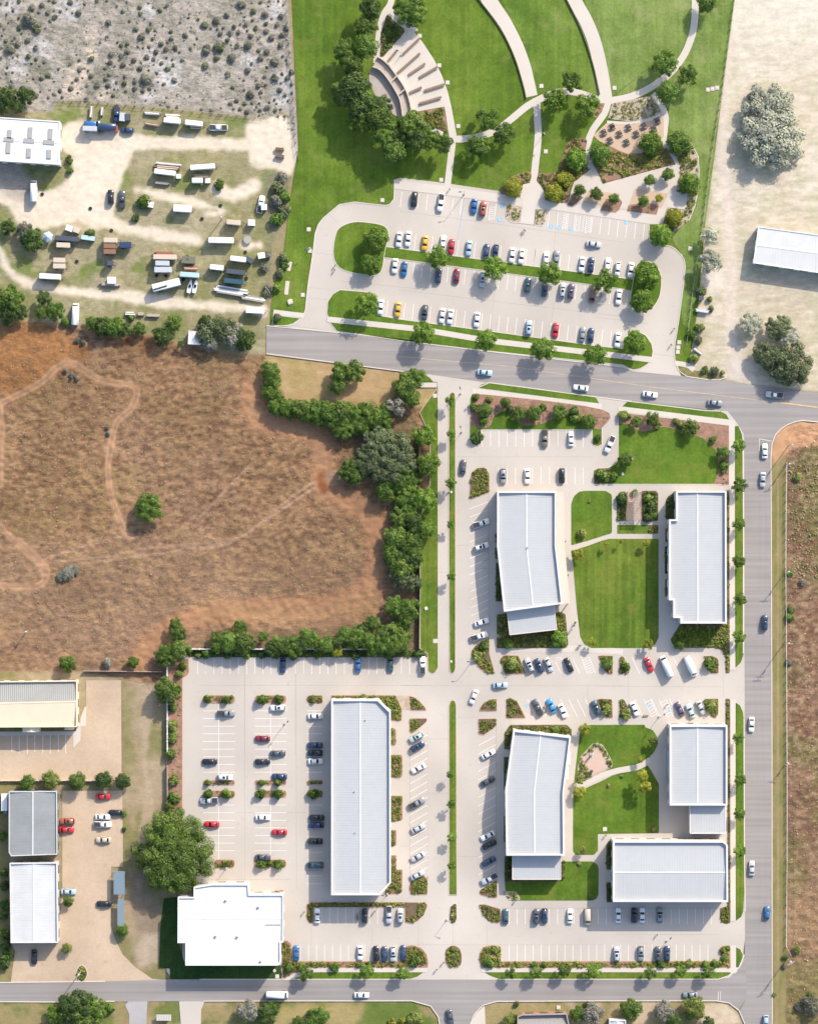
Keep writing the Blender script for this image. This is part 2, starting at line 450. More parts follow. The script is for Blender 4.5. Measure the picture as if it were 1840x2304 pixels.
def build_terrain():
    step = 3.9
    xs = np.arange(-150, 1990, step); ys = np.arange(-150, 2454, step)
    gx, gy = np.meshgrid(xs, ys); nx, ny = len(xs), len(ys)
    px, py = gx.ravel(), gy.ravel()
    wob = (fbm(px, py, 60, 5) - .5) * 34 + (fbm(px, py, 14, 9, 2) - .5) * 12
    n_l = fbm(px, py, 160, 11); n_m = fbm(px, py, 40, 21); n_s = fbm(px, py, 11, 31, 3)
    col = np.empty((len(px), 3)); col[:] = (.27, .22, .12)
    z = np.zeros(len(px))
    def put(mask, c, amt=1.0):
        m = np.clip(mask * amt, 0, 1)[:, None]
        col[:] = col * (1 - m) + np.array(c) * m
    def poly(spec, feather=8, wobble=1.0):
        return sstep(feather, -feather, sd_poly(px, py, TL(spec)) + wob * wobble)
    def stroke(spec, wd, feather=6, wobble=.5, smooth=True):
        l = TL(spec)
        if smooth: l = catmull(l, n=4)
        return sstep(feather, -feather, dist_line(px, py, l) - wd / 2 + wob * wobble)
    def blob(t, x, y, r, f=.6):
        c = T(t, x, y); d = np.hypot(px - c[0], py - c[1])
        return sstep(r, r * (1 - f), d + wob * .9)
    nat = np.zeros(len(px))       # where the ground is rough
    smo = np.zeros(len(px))       # bare swept earth
    # --- scrub in the top corner
    scrub = poly('P -200,-200 645,-200 645,0 655,120 672,300 670,360 610,268 590,265 500,257 420,250 320,238 130,225 118,252 -200,250', 4, .2)
    put(scrub, (.35, .308, .262)); put(scrub * sstep(.42, .62, n_m), (.265, .24, .19), .8)
    put(scrub * sstep(.50, .66, n_l), (.375, .335, .29), .8)
    for a in [('A', 540, 50, 40), ('A', 330, 370, 34), ('A', 150, 520, 34), ('A', 1180, 440, 30), ('A', 1310, 560, 40), ('A', 1160, 760, 24), ('A', 1330, 640, 16),
              ('A', 1150, 100, 20), ('B', 650, 640, 42), ('B', 620, 760, 30), ('B', 380, 480, 22), ('A', 80, 60, 30), ('B', 600, 80, 30), ('A', 870, 660, 20)]:
        put(scrub * blob(*a), (.46, .43, .405), .9)
    for a in [('A', 620, 560, 36), ('A', 700, 400, 22), ('A', 560, 700, 30), ('A', 820, 730, 26), ('A', 700, 260, 18)]:
        put(scrub * blob(*a), (.50, .415, .325), .85)
    put(scrub * sstep(.52, .74, n_s) * sstep(.36, .55, n_m), (.20, .19, .145), .75)
    for a in [('A', 260, 180, 34), ('A', 90, 350, 24), ('A', 300, 540, 36), ('A', 520, 470, 24), ('A', 820, 570, 30), ('A', 720, 690, 22), ('B', 590, 470, 26)]:
        put(scrub * blob(*a), (.14, .14, .09), .6)
    nat = np.maximum(nat, scrub)
    # --- works yard with trailers
    yard = poly('P -200,250 118,252 130,225 320,238 500,257 596,266 640,250 672,350 660,380 640,470 612,560 604,680 600,795 500,790 420,770 350,758 250,735 140,728 -200,728', 5, .25)
    put(yard, (.265, .235, .13)); put(yard * sstep(.42, .6, n_m), (.205, .20, .085), .85)
    put(yard * sstep(.52, .66, n_l + .3 * (n_s - .5)), (.33, .285, .185), .7)
    put(yard * sstep(.60, .72, fbm(px, py, 55, 77)), (.15, .19, .05), .75)
    dirt = (.61, .52, .405)
    for sp, wd in [('A 500,1090 800,1095 1150,1105 1722,1112 B 300,1120 560,1090', 32), ('A 620,1080 720,1280 640,1470 460,1600 250,1640', 84), ('A 900,1130 800,1450 740,1640', 74),
                   ('E 230,245 600,240 800,310 950,385 1200,435 1520,480', 27), ('E -120,300 0,560 60,700 200,810 400,860 700,893 1000,925 1400,972 1722,1010 F 0,992 300,1000 500,1040', 23),
                   ('E 1060,90 1300,150 1500,190 1722,255 F 60,280', 15), ('B 450,1010 620,1010 700,1120 690,1260 640,1200 480,1190', 62), ('A 0,1500 120,1540 230,1680', 40), ('F 150,90 260,130 420,60', 30), ('F 340,520 460,520', 18)]:
        q_ = yard * stroke(sp, wd, 7); put(q_, dirt, .97); smo = np.maximum(smo, q_)
    put(yard * stroke('A 0,1290 60,1340 140,1440', 60, 14), (.40, .335, .28), .9)
    put(yard * sstep(.5, .7, n_l) * stroke('A 700,1200 700,1600', 120, 20), (.56, .47, .36), .5)
    put(yard * poly('B 510,1340 640,1330 730,1380 660,1722 F 560,600 600,900 580,1100 540,1100 520,400', 10, .6), (.20, .18, .125), .8)
    nat = np.maximum(nat, yard * .4)
    # --- brown field
    field = poly('P -200,728 140,728 250,738 350,760 420,775 500,795 600,800 606,830 640,900 760,905 900,900 985,905 985,1470 420,1462 405,1500 350,1560 280,1530 190,1512 -200,1512', 6, .3)
    put(field, (.24, .155, .09)); put(field * sstep(.40, .62, n_m), (.275, .185, .105), .8)
    put(field * sstep(.5, .68, n_l), (.28, .19, .125), .8)
    tuft = fbm(px * .8 + py * .45, py * 1.3 - px * .3, 9, 41, 2)
    put(field * sstep(.55, .72, tuft), (.33, .235, .13), .7); put(field * sstep(.46, .30, tuft), (.15, .095, .058), .75)
    put(field * sstep(.56, .68, fbm(px, py, 120, 51)) * sstep(.45, .6, n_s), (.24, .19, .085), .5)
    low = sstep(1150, 1330, py)
    put(field * low * (1 - sstep(.5, .7, tuft)), (.27, .19, .13), .55)
    put(poly('E -200,1130 300,1140 560,1200 660,1330 700,1400 540,1400 420,1480 300,1600 100,1700 -200,1790', 22, 1.2), (.33, .175, .075), .85)
    for a in [('E', 1130, 1310, 34), ('E', 1000, 1280, 26), ('E', 640, 1330, 22), ('E', 150, 1230, 20), ('J', 350, 120, 30)]:
        put(field * blob(*a, .9), (.20, .105, .05), .75)
    belt = FIELD_BELT
    bd = dist_line(px, py, catmull(TL(belt), n=4)) + wob * .5
    put(field * sstep(40, 12, bd), (.36, .215, .125), .9); smo = np.maximum(smo, .7 * field * sstep(30, 8, bd)); put(field * sstep(9, 2, bd) * sstep(.4, .6, n_m), (.36, .24, .14), .7)
    put(field * poly('N 60,600 300,560 900,560 1250,480 1370,400 1400,560 1250,640 900,690 400,690 0,700', 12, .8), (.33, .215, .12), .85)
    for a in [('J', 960, 950, 20), ('J', 970, 1030, 12), ('J', 1140, 720, 18)]:
        put(field * blob(*a, .9), (.215, .085, .035), .8)
    put(field * blob('J', 1040, 940, 22, .9), (.42, .33, .24), .6)
    for sp in FIELD_TRACKS:
        d = dist_line(px, py, catmull(TL(sp), n=5)) + wob * .06
        put(field * sstep(11, 5, d), (.33, .215, .13), .85); smo = np.maximum(smo, field * sstep(12, 6, d))
        put(field * sstep(3, .5, np.abs(d - 4.8)), (.42, .285, .18), .75)
        z -= .06 * field * sstep(4, 1, np.abs(d - 5.5))
    for sp in FIELD_RUTS:
        d = dist_line(px, py, TL(sp)) + wob * .05
        put(field * sstep(4.5, 1, d), (.36, .255, .175), .8)
    nat = np.maximum(nat, field)
    col[:] = np.where(field[:, None] > 0, col * (1 - field[:, None] + field[:, None] * np.array([.90, .80, .75])), col)
    col *= (1 + field * (fbm(px, py, 95, 93, 3) - .5) * .55)[:, None]
    # --- dry lot south of the road
    lot = poly('P 596,790 800,806 960,835 985,850 985,920 900,915 800,905 640,905 600,880', 5, .2)
    put(lot, (.36, .245, .125)); put(lot * sstep(.45, .65, n_l), (.31, .235, .10), .8); put(lot * sstep(.5, .7, n_m), (.42, .30, .17), .6)
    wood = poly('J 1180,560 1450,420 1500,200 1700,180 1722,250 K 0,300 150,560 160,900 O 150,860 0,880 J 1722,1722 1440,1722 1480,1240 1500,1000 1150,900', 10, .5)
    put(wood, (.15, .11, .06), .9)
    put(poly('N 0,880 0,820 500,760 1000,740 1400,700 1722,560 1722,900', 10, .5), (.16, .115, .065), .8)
    # --- strip and yards at the lower corner
    low_l = poly('P -200,1512 190,1512 280,1528 350,1540 380,1500 440,1500 440,2240 -200,2240', 5, .2)
    put(low_l, (.28, .215, .125)); put(low_l * sstep(.42, .58, n_m), (.19, .175, .07), .8); put(low_l * sstep(.55, .7, n_l), (.37, .285, .19), .7)
    put(low_l * stroke('R 1120,60 1150,300 1120,700 1150,1050 W 1180,560 1230,900 1250,1150', 17, 7, .8), (.38, .29, .20), .8)
    put(low_l * poly('R 1080,1400 1180,1722 W 1160,500 1360,700 1370,1000 1180,1000 1090,480', 14, 1), (.24, .18, .13), .8)
    put(low_l * poly('W 1130,1080 1230,950 1360,960 1360,1200 1200,1230', 8, .5), (.40, .315, .23), .8)
    put(low_l * poly('P -200,1740 22,1740 25,2130 30,2210 -200,2210', 6, .4), (.22, .19, .08), .9)
    # --- south of the bottom road
    sth = poly('P -200,2240 2200,2240 2200,2600 -200,2600', 3, 0)
    put(sth, (.25, .20, .095)); put(sth * sstep(.45, .6, n_m), (.12, .15, .04), .85); put(sth * sstep(.52, .66, n_l), (.36, .27, .15), .7)
    put(sth * poly('X 660,1560 1000,1545 1380,1580 1300,1722 640,1722', 12, 1), (.33, .26, .115), .85)
    put(sth * poly('X 1440,1540 1722,1530 Y 130,1560 250,1722 X 1380,1722', 9, .6), (.10, .145, .03), .9)
    put(sth * poly('Y 720,1560 1000,1540 1160,1600 1400,1540 1430,1640 1000,1722 720,1722', 6, .4), (.27, .22, .10), .8)
    put(sth * poly('Z 740,1545 900,1540 1000,1580 1080,1722 700,1760', 6, .4), (.50, .40, .29), .9)
    put(sth * poly('Y 1400,1530 1480,1535 1450,1660 1430,1722 1600,1722 1640,1640 1560,1540 1722,1530 1722,1722', 6, .5), (.45, .35, .255), .6)
    put(sth * poly('Z 220,1530 330,1540 250,1722 150,1722', 5, .3), (.47, .36, .26), .8)
    # --- east meadow, glare whitening mixed into its straw colours
    mead = poly('P 1655,-200 2200,-200 2200,870 1840,880 1740,870 1560,845 1530,800 1560,700 1580,540 1600,400 1625,200 1645,40', 5, .15)
    put(mead, (.50, .43, .325)); put(mead * sstep(.44, .62, fbm(px * .35, py, 22, 61)), (.57, .505, .405), .8)
    put(mead * sstep(430, 560, py), (.46, .39, .285), .75); put(mead * sstep(.52, .66, n_m), (.42, .385, .255), .6)
    sw = fbm(px * .3 + py * .12, py * 1.2, 7, 63, 2)
    put(mead * sstep(.55, .75, sw), (.60, .535, .43), .5); put(mead * sstep(.42, .26, sw), (.38, .335, .22), .55)
    put(mead * sstep(260, -50, py), (.63, .575, .485), .6)  # glare put into the soil colour, whiter towards the top
    put(mead * stroke('D 1010,200 980,700 960,1100 H 1000,0 1030,400 1050,800 1050,1200 1120,1500', 25, 8, .4), (.56, .475, .395), .85)
    put(mead * stroke('D 900,1000 H 820,500 780,800 730,1150 700,1350', 20, 8, .8), (.31, .275, .16), .7)
    put(blob('H', 910, 770, 32), (.62, .54, .45), .9); put(mead * blob('H', 780, 1250, 30), (.36, .31, .2), .7)
    put(poly('H 1010,1400 1120,1400 1270,1580 1010,1560', 6, .2), (.52, .45, .38), .9)
    nat = np.maximum(nat, mead * .12); smo = np.maximum(smo, mead * .5)
    # --- east verge and rough field
    rgt = poly('P 1736,1000 1760,975 1800,950 2200,945 2200,2600 1736,2600', 3, .05)
    fr = rgt * sstep(1764, 1772, px)
    put(rgt, (.235, .19, .085)); put(rgt * sstep(.45, .6, fbm(px, py * .25, 14, 71)), (.17, .165, .055), .85)
    smo = np.maximum(smo, rgt * .5 * (1 - sstep(1764, 1772, px)))
    put(rgt * sstep(3, .5, np.abs(px - 1748 - (n_l - .5) * 6)), (.36, .28, .16), .6)
    put(fr, (.175, .098, .06)); put(fr * sstep(.42, .6, n_m), (.235, .14, .088), .8); put(fr * sstep(.5, .64, n_l), (.15, .135, .05), .8)
    put(fr * sstep(.56, .72, tuft), (.34, .24, .15), .6); put(fr * sstep(.42, .28, tuft), (.13, .085, .055), .7)
    put(fr * sstep(1900, 2100, py) * sstep(2200, 2100, py), (.32, .205, .11), .6)
    put(fr * sstep(2140, 2190, py), (.17, .16, .055), .6)
    put(fr * poly('Q 1600,60 1722,0 1722,500 1640,330 L 1722,1722 1722,1150 1640,1400', 14, 1), (.11, .13, .035), .7)
    put(poly('L 1390,612 1480,540 1600,508 1722,516 1900,520 1900,690 1722,692 1560,712 1480,755 1380,850 1358,740', 5, .2), (.47, .265, .145), .95)
    nat = np.maximum(nat, fr)
    # --- park ground (hidden under turf) a little brown along the fence
    put(stroke('B 730,-100 770,400 800,1000 810,1300 770,1722', 15, 7, .6, False), (.29, .235, .115), .8)
    col *= (1 + (n_s - .5) * .20)[:, None]
    np.clip(col, .005, 1, out=col)
    # --- relief of tussocks, only where the ground is rough and away from paving
    rel = (fbm(px, py, 15, 81, 3) - .5) * .7 + (tuft - .5) * .7 + (fbm(px, py, 120, 83, 2) - .5) * .5
    paved = np.maximum.reduce([sstep(16, 2, sd_poly(px, py, TL(q))) for q in (
        'P 640,-200 1655,-200 1560,845 1700,950 1740,1000 1740,2600 410,2600 410,1462 950,1462 950,900 600,795 640,460 650,300',)])
    z += rel * nat * (1 - paved) * .8 - .08 - .10 * paved
    f = S
    wx = (px - 920) * f; wy = (1152 - py) * f
    co = np.column_stack([wx, wy, z]).astype(np.float32)
    i = np.arange(nx * ny).reshape(ny, nx)
    q = np.column_stack([i[1:, :-1].ravel(), i[1:, 1:].ravel(), i[:-1, 1:].ravel(), i[:-1, :-1].ravel()]).astype(np.int32)
    me = bpy.data.meshes.new('ground')
    me.vertices.add(len(co)); me.vertices.foreach_set('co', co.ravel())
    me.loops.add(q.size); me.loops.foreach_set('vertex_index', q.ravel())
    me.polygons.add(len(q)); me.polygons.foreach_set('loop_start', np.arange(0, q.size, 4, dtype=np.int32))
    me.polygons.foreach_set('use_smooth', np.ones(len(q), bool))
    me.update(calc_edges=True)
    at = me.color_attributes.new('soil', 'FLOAT_COLOR', 'POINT')
    at.data.foreach_set('color', np.column_stack([col, np.clip(.35 + .65 * nat - .3 * smo - nat * smo * .55, .1, 1)]).astype(np.float32).ravel())
    m, t, b = newmat('ground')
    a = nd(t, 'ShaderNodeAttribute', attribute_name='soil')
    p = wpos(t)
    amp = a.outputs['Alpha']
    n1 = noise(t, 1.6, 5, .75, p, .4); n2 = noise(t, .5, 4, .7, p, .8)
    n3 = noise(t, 1.0, 5, .68, wpos(t, (1 / 3.4, 1 / 1.05, 1), .42), 1.1)      # windblown swathes of dry grass
    n4 = noise(t, .055, 3, .6, p)
    n5 = noise(t, 1.0, 5, .68, wpos(t, (1 / 3.2, 1 / 1.1, 1), -.55), 1.3)
    sw = mixc(t, mrange(t, n4, .42, .58, 0, 1), n3, n5)
    f = mixc(t, .5, mrange(t, sw, .30, .70, .30, 1.62), mrange(t, n1, .28, .72, .55, 1.40))
    f = mixc(t, amp, (1.0, 1.0, 1.0), f)
    c = mixc(t, 1.0, a.outputs['Color'], f, 'MULTIPLY')
    c = mixc(t, 1.0, c, mrange(t, n2, .3, .7, .92, 1.08), 'MULTIPLY')
    t.links.new(c, b.inputs['Base Color']); b.inputs['Roughness'].default_value = .95; b.inputs['Specular IOR Level'].default_value = .1
    bump(t, b, mixc(t, amp, (.5, .5, .5), mixc(t, .5, sw, n1)), .85, .5)
    me.materials.append(m)
    o = ob('ground', me); o['kind'] = 'structure'
    # plain land out to the horizon
    hx, hy, R = 151, 183.5, 5000
    V = [(-R, -R, -.6), (R, -R, -.6), (R, R, -.6), (-R, R, -.6)]
    far = ob('far_ground', me_from('far_ground', V, [(0, 1, 2, 3)], [mineral('far_soil', (.25, .20, .12), .25, .95, .02, .3)])); far['kind'] = 'structure'
build_terrain()
# ------------------------------------------------------------------ roads, lots, lawns, walks, beds
BEDS = []      # (polygon px, z, density kind) to be planted later
def lawn(spec, z=.10, mat='lawn', r=3.0, smooth=False, name='lawn', kb=None, kw=1.3, skirt=.2):
    p = TL(spec)
    p = catmull(p, True, 5) if smooth else (fillet(p, r) if r else p)
    o = sheet(name, p, z, M[mat], skirt=skirt)
    if kb: kerb(p, 0.06, M[kb], o, kw, z - .05)
    return o, p
def bed(spec, z=.14, mat='bedsoil', r=3.0, smooth=False, kb=None, plant=None, name='planting_bed', kw=1.1):
    o, p = lawn(spec, z, mat, r, smooth, name, kb, kw)
    if plant: BEDS.append((p, z, plant, o))
    return o, p
def path(spec, wd, z=.13, mat='walk', smooth=True, name='footpath'):
    l = TL(spec)
    if smooth: l = catmull(l, n=6)
    return sheet(name, strip_poly(l, wd), z, M[mat])
def pad(spec, z=.06, mat='concrete', r=0, name='parking_lot', smooth=False):
    p = TL(spec)
    p = catmull(p, True, 5) if smooth else (fillet(p, r) if r else p)
    return sheet(name, p, z, M[mat]), p
def line(parent, p, q, w=.75, z=.072, mat='paint', name='parking_line'):
    return sheet(name, strip_poly([p, q], w), z, M[mat], None, parent)
def joints(parent, segs, w=.55):
    for s in segs:
        l = TL(s)
        for a, b in zip(l[:-1], l[1:]): line(parent, a, b, w, .066, 'joint', 'control_joint')

# roads
road_n, _ = pad('F 515,1148 1240,1218 1722,1276 G 680,1347 1722,1467 H 290,1497 700,1540 1000,1576 1722,1668 1900,1690 L 1900,535 1722,516 1600,504 1480,536 1390,610 1358,690 1352,720 1145,720 1140,640 1110,560 1050,475 960,427 850,425 270,350 G 670,1588 0,1497 F 1722,1518 515,1362', .045, 'asphalt', 0, 'road')
road_e, _ = pad('P 1672.5,985 1733.5,985 1735.5,1600 1736.5,2600 1677,2600 1676,2304 1663,2274 1676,2250 1674,2140 1674.5,1900', .049, 'asphalt_ns', 0, 'road')
road_s, _ = pad('W -600,1370 0,1370 1000,1355 1450,1342 X 0,1342 1722,1342 Y 1722,1342 Z 870,1341 960,1312 1050,1242 1100,1110 1110,1500 1040,1605 960,1540 850,1522 Y 820,1527 700,1560 630,1640 600,1722 600,2000 345,2000 340,1722 325,1660 260,1565 100,1522 X 1722,1522 W 490,1532 0,1527 -600,1527', .053, 'asphalt_ew', 0, 'road')
for rd, spec in ((road_n, 'F 515,1146 1240,1216 1722,1274'), (road_n, 'G 0,1262 680,1345 1722,1465 H 290,1495'), (road_n, 'H 700,1538 850,1562 960,1566 1010,1545'), (road_n, 'F 515,1364 1722,1520 G 30,1500'),
                 (road_e, 'L 1722,515 1600,503 1545,512 1480,536 1430,570 1390,612 1362,690 1354,800 P 1735.3,1600 1736.3,2600'), (road_e, 'L 1138,720 Q 1142,0 1140,930'), (road_e, 'Q 1146,1440 V 1146,700 1150,1500 Z 1098,760'),
                 (road_s, 'X 0,1340 720,1340 1722,1340 Y 60,1340'), (road_s, 'Y 840,1340 1722,1340 Z 870,1339 960,1308 1045,1240 1090,1130'), (road_s, 'W -300,1530 490,1534 980,1528'), (road_s, 'X 30,1526 1722,1524 Y 100,1524 260,1568 325,1660 342,1760'),
                 (road_s, 'Y 600,1722 630,1642 705,1562 820,1529 1722,1524 Z 850,1524 960,1542 1045,1606 1095,1722'), (road_s, 'W 0,1368 900,1358'), (road_n, 'K 600,250 690,210 L 240,352 850,427 960,430')):
    kerb(TL(spec), .04, M['kerb'], rd, 2.0, .12, False)
# faint centre lines
for a, b in ((('G', 0, 1385), ('G', 850, 1462)), (('G', 860, 1463), ('H', 400, 1617)), (('H', 410, 1618), ('L', 1250, 345)), (('L', 1430, 364), ('L', 1722, 402))):
    line(road_n, T(*a), T(*b), .8 if a[0] != 'L' else 2.2, .05, 'paint_yellow', 'centre_line')
line(road_e, T('L', 1265, 645), T('L', 1358, 662), .8, .055, 'paint', 'stop_line'); line(road_e, T('L', 1265, 645), T('L', 1265, 740), .6, .055, 'paint', 'lane_line')
line(road_s, T('Z', 870, 1445), T('Z', 868, 1520), .7, .058, 'paint', 'stop_line'); line(road_s, T('Z', 888, 1445), T('Z', 888, 1520), .7, .058, 'paint', 'stop_line')

# park turf and the outer lots
lawn('P 644,-300 672,330 664,380 650,470 640,560 618,640 609,700 608,734 636,734 660,736 720,700 960,500 1500,560 1515,700 1510,800 1512,845 1545,848 1568,700 1586,500 1608,340 1628,180 1652,0 1680,-300', .02, 'lawn_park', 0, skirt=0)
lawn('C 740,-150 830,100 960,400 1060,725 1110,715 1230,690 1340,700 1535,735 1490,500 1400,230 1290,0 1200,-150', .035, 'lawn_half_glare', 0, skirt=0)
lawn('C 1390,-100 1480,150 1560,400 1640,755 D 120,755 330,700 470,610 620,480 720,280 740,100 735,-120', .035, 'lawn_glare', 0, skirt=0)
lawn('D 800,-120 790,160 700,430 600,560 470,680 480,740 560,850 570,1000 740,1090 800,1300 780,1600 H 590,470 690,640 660,1000 690,1300 P 1562,680 1586,500 1608,340 1628,180 1652,0 1680,-300', .035, 'lawn_glare', 0, skirt=0)
lot_n, pn = pad('F 1500,15 1500,165 1470,205 1440,213 1320,202 1200,188 1080,210 960,310 920,360 895,430 880,560 860,700 845,790 832,900 820,1020 805,1065 780,1100 720,1140 630,1150 1060,1205 1722,1280 G 680,1350 1722,1470 H 290,1500 660,1536 640,1490 612,1430 604,1350 612,1270 640,1100 665,900 690,690 680,640 660,600 620,560 580,535 545,527 480,520 415,470 415,362 520,362 545,235 475,284 G 1640,225 1110,150 920,125 340,40 0,0', .06, 'concrete', 0)
kerb(TL('F 1506,90 1502,165 1470,207 1440,215 1320,203 1200,188 1080,208 958,310 918,360 893,430 878,560 858,700 843,790 830,900 818,1020 803,1068 778,1100 720,1140 640,1148'), .06, M['kerb'], lot_n, 1.8, .12, False)
kerb(TL('H 412,362 412,470 448,508 490,520 545,525 582,532 622,558 662,598 684,640 692,690 668,900 642,1100 614,1270 606,1350 614,1430 642,1490 660,1510 705,1540'), .06, M['kerb'], lot_n, 1.8, .12, False)
walk_n = sheet('sidewalk', TL('F 1505,15 G 0,25 340,62 390,75 920,145 925,165 1110,172 1200,190 1640,248 H 60,262 545,235 520,360 415,358 G 1160,245 815,200 500,155 0,90 F 1503,86'), .13, M['walk'], skirt=.1)
joints(lot_n, ['F 880,580 1040,600', 'F 832,850 1000,865', 'F 1215,880 1240,740', 'F 1060,345 980,260', 'F 720,1145 1060,1195', 'G 0,260 800,365 1722,500', 'G 700,1180 745,740', 'G 0,870 1722,1075', 'F 1100,800 1722,865', 'G 1180,680 1215,260', 'H 0,1080 400,1130', 'H 450,1365 600,1385', 'F 835,930 990,945', 'G 1160,1220 1190,960', 'G 430,590 500,130'])
def spur(spec_line, n0, n1, step, dirv, length, parent, off=0.0, w=.75, skip=()):
    """stall lines square to a kerb: spec_line two points, stalls every `step` px"""
    a, b = [Vector(q) for q in TL(spec_line)]
    u = (b - a).normalized(); d = Vector(dirv).normalized()
    for k in range(n0, n1):
        if k in skip: continue
        p = a + u * (k * step + off)
        line(parent, tuple(p), tuple(p + d * length), w)
UPR = (.115, -1); DNR = (-.115, 1)
spur('F 1565,108 G 810,205', 0, 12, 19.4, DNR, 35, lot_n, 0, skip=(5,))
spur('G 1150,255 H 405,365', 0, 12, 19.6, DNR, 36, lot_n, 2)
spur('F 1440,530 H 290,780', 1, 28, 19.35, UPR, 35, lot_n, 6)
spur('F 1440,622 H 270,880', 1, 28, 19.4, DNR, 35, lot_n, 6)
spur('F 1372,1064 H 205,1320', 1, 28, 19.5, UPR, 36, lot_n, 1)
def hatch(parent, quad, n, w=.6, mat='paint'):
    a, b, c, d = [Vector(q) for q in quad]      # a-b top, d-c bottom
    line(parent, tuple(a), tuple(d), w, mat=mat); line(parent, tuple(b), tuple(c), w, mat=mat)
    for k in range(n):
        t0, t1 = (k + .2) / n, min(1, (k + .2) / n + .16)
        line(parent, tuple(a.lerp(d, t1)), tuple(b.lerp(c, t0)), w, mat=mat, name='hatch_line')
for q in ('G 700,215 740,222 728,330 684,325', 'G 1272,272 1305,278 1290,400 1255,395', 'G 1368,290 1398,296 1384,420 1352,414', 'G 1444,300 1480,306 1468,430 1430,425'): hatch(lot_n, TL(q), 7)
def isa(t, x, y, ang=0.0, s=9.0):
    """painted wheelchair symbol on a blue square"""
    c = T(t, x, y); o = empty('access_symbol', W3(c, .07), ang)
    o['label'] = 'blue square with the white wheelchair symbol painted on the stall'; o['kind'] = 'structure'
    h = s * S / 2
    sq = ob('blue_square', me_from('blue_square', [(-h, -h, 0), (h, -h, 0), (h, h, 0), (-h, h, 0)], [(0, 1, 2, 3)], [M['paint_blue']]), o)
    V, F = [], []
    def stroke_(pts, wd):
        for a, b in zip(pts[:-1], pts[1:]):
            a, b = Vector(a), Vector(b); u = (b - a).normalized(); nn = Vector((-u.y, u.x)) * wd / 2; k = len(V)
            V.extend([(*(a - nn - u * wd * .3), .006), (*(b - nn + u * wd * .3), .006), (*(b + nn + u * wd * .3), .006), (*(a + nn - u * wd * .3), .006)]); F.append((k, k + 1, k + 2, k + 3))
    circ = [(h * (-.08 + .38 * math.cos(q)), h * (-.22 + .38 * math.sin(q))) for q in [math.pi * (.62 + i * .12) for i in range(12)]]
    stroke_(circ, h * .13); stroke_([(-h * .1, h * .55), (-h * .06, -h * .02), (h * .3, -h * .02), (h * .46, -h * .52), (h * .62, -h * .46)], h * .15)
    stroke_([(-h * .08, h * .25), (h * .26, h * .25)], h * .12); stroke_([(-h * .12, h * .74), (-h * .10, h * .76)], h * .22)
    ob('wheelchair_mark', me_from('wheelchair_mark', V, F, [M['paint']]), o)
for a in (('G', 768, 325), ('G', 790, 214), ('G', 1165, 377), ('G', 1225, 385), ('G', 1322, 398), ('H', 235, 345)): isa(*a, ang=-.12, s=9)
for a in ((('G', 505, 130), ('G', 428, 590)), (('G', 1050, 545), ('G', 1032, 680))): line(lot_n, T(*a[0]), T(*a[1]), .9, mat='paint_blue', name='blue_line')

# islands of the northern lot
lawn('F 1190,343 1330,350 1420,372 1455,410 1458,480 1440,533 1425,618 1415,690 1392,738 1340,757 1180,735 1090,702 1045,645 1033,560 1050,450 1085,385', .16, 'lawn', 0, True, kb='kerb', name='planting_island')
lawn('F 1437,533 G 0,549 850,662 1722,776 H 300,787 H 280,880 G 1722,862 850,745 0,633 F 1424,618', .15, 'lawn', 0, kb='kerb', name='planting_island')
lawn('H 308,705 322,668 365,650 430,658 485,710 507,790 492,920 430,1015 355,1040 300,1028 268,975 276,870', .165, 'lawn', 0, True, kb='kerb', name='planting_island')
lawn('F 1085,868 1240,880 1335,892 1376,935 1370,1064 G 0,1096 850,1210 H 0,1302 208,1324 222,1245 262,1200 320,1188 385,1220 430,1285 442,1345 432,1400 405,1440 345,1478 285,1490 G 1722,1450 680,1342 0,1262 F 1240,1213 1060,1190 1005,1120 984,1050 990,960 1030,900', .16, 'lawn', 1.5, kb='kerb', name='planting_island')
path('F 985,1096 1722,1175 G 680,1262 1722,1383 H 432,1410', 12.5, .19, smooth=False, name='sidewalk')
bed('G 818,205 945,220 925,352 862,345 825,318 815,290', .16, 'gravel_bed', 2, kb='kerb', plant='olive'); bed('G 1050,238 1145,248 1125,340 1100,374 1037,366', .16, 'gravel_bed', 2, kb='kerb', plant='olive')
lawn('F 570,1062 560,1140 590,1146 670,1146 720,1132 760,1105 778,1088', .12, 'lawn', 1, kb='kerb'); path('F 570,1040 805,1068', 11, .14, smooth=False, name='sidewalk')
lawn('H 612,1405 680,1412 700,1330 740,1180 640,1110 618,1290', .04, 'lawn_ns', 0, skirt=0); path('H 606,1435 705,1452 760,1490', 11, .1, name='sidewalk')
lawn('H 640,1480 700,1532 850,1560 950,1565 1000,1540 900,1520 760,1490 680,1462', .09, 'verge', 0)
joints(walk_n, [])

# park paths and fan shaped plaza
path('D 766,-120 768,60 762,170 745,270 700,390 640,490 560,580 460,655 330,725 200,765 70,782 C 1540,775 1450,742 1340,712 1220,714 1120,750 990,818 870,915 760,1000 640,1050 500,1075 400,1078', 15.5, .09)
path('C 640,-160 690,0 800,165 890,330 965,520 1020,745', [36, 36, 36, 36, 35, 35, 34.5, 34, 33.5, 33, 33, 32.5, 32, 31.5, 31, 30.5, 30, 30, 29.5, 29, 29, 28.5, 28, 28, 27.5, 27, 26.5, 26, 26, 26, 26], .08)
path('C 1300,-120 1350,0 1440,165 1505,330 1555,540 1590,760', 30, .08)
path('C 1055,760 1062,900 1068,1060 1050,1250 1030,1420 1010,1520', 16, .10)
path('C 1610,790 1580,880 1490,1010 1450,1130 1460,1240 1480,1300', 15, .10); path('C 395,1060 405,1120 365,1450', 14.5, .10, smooth=False)
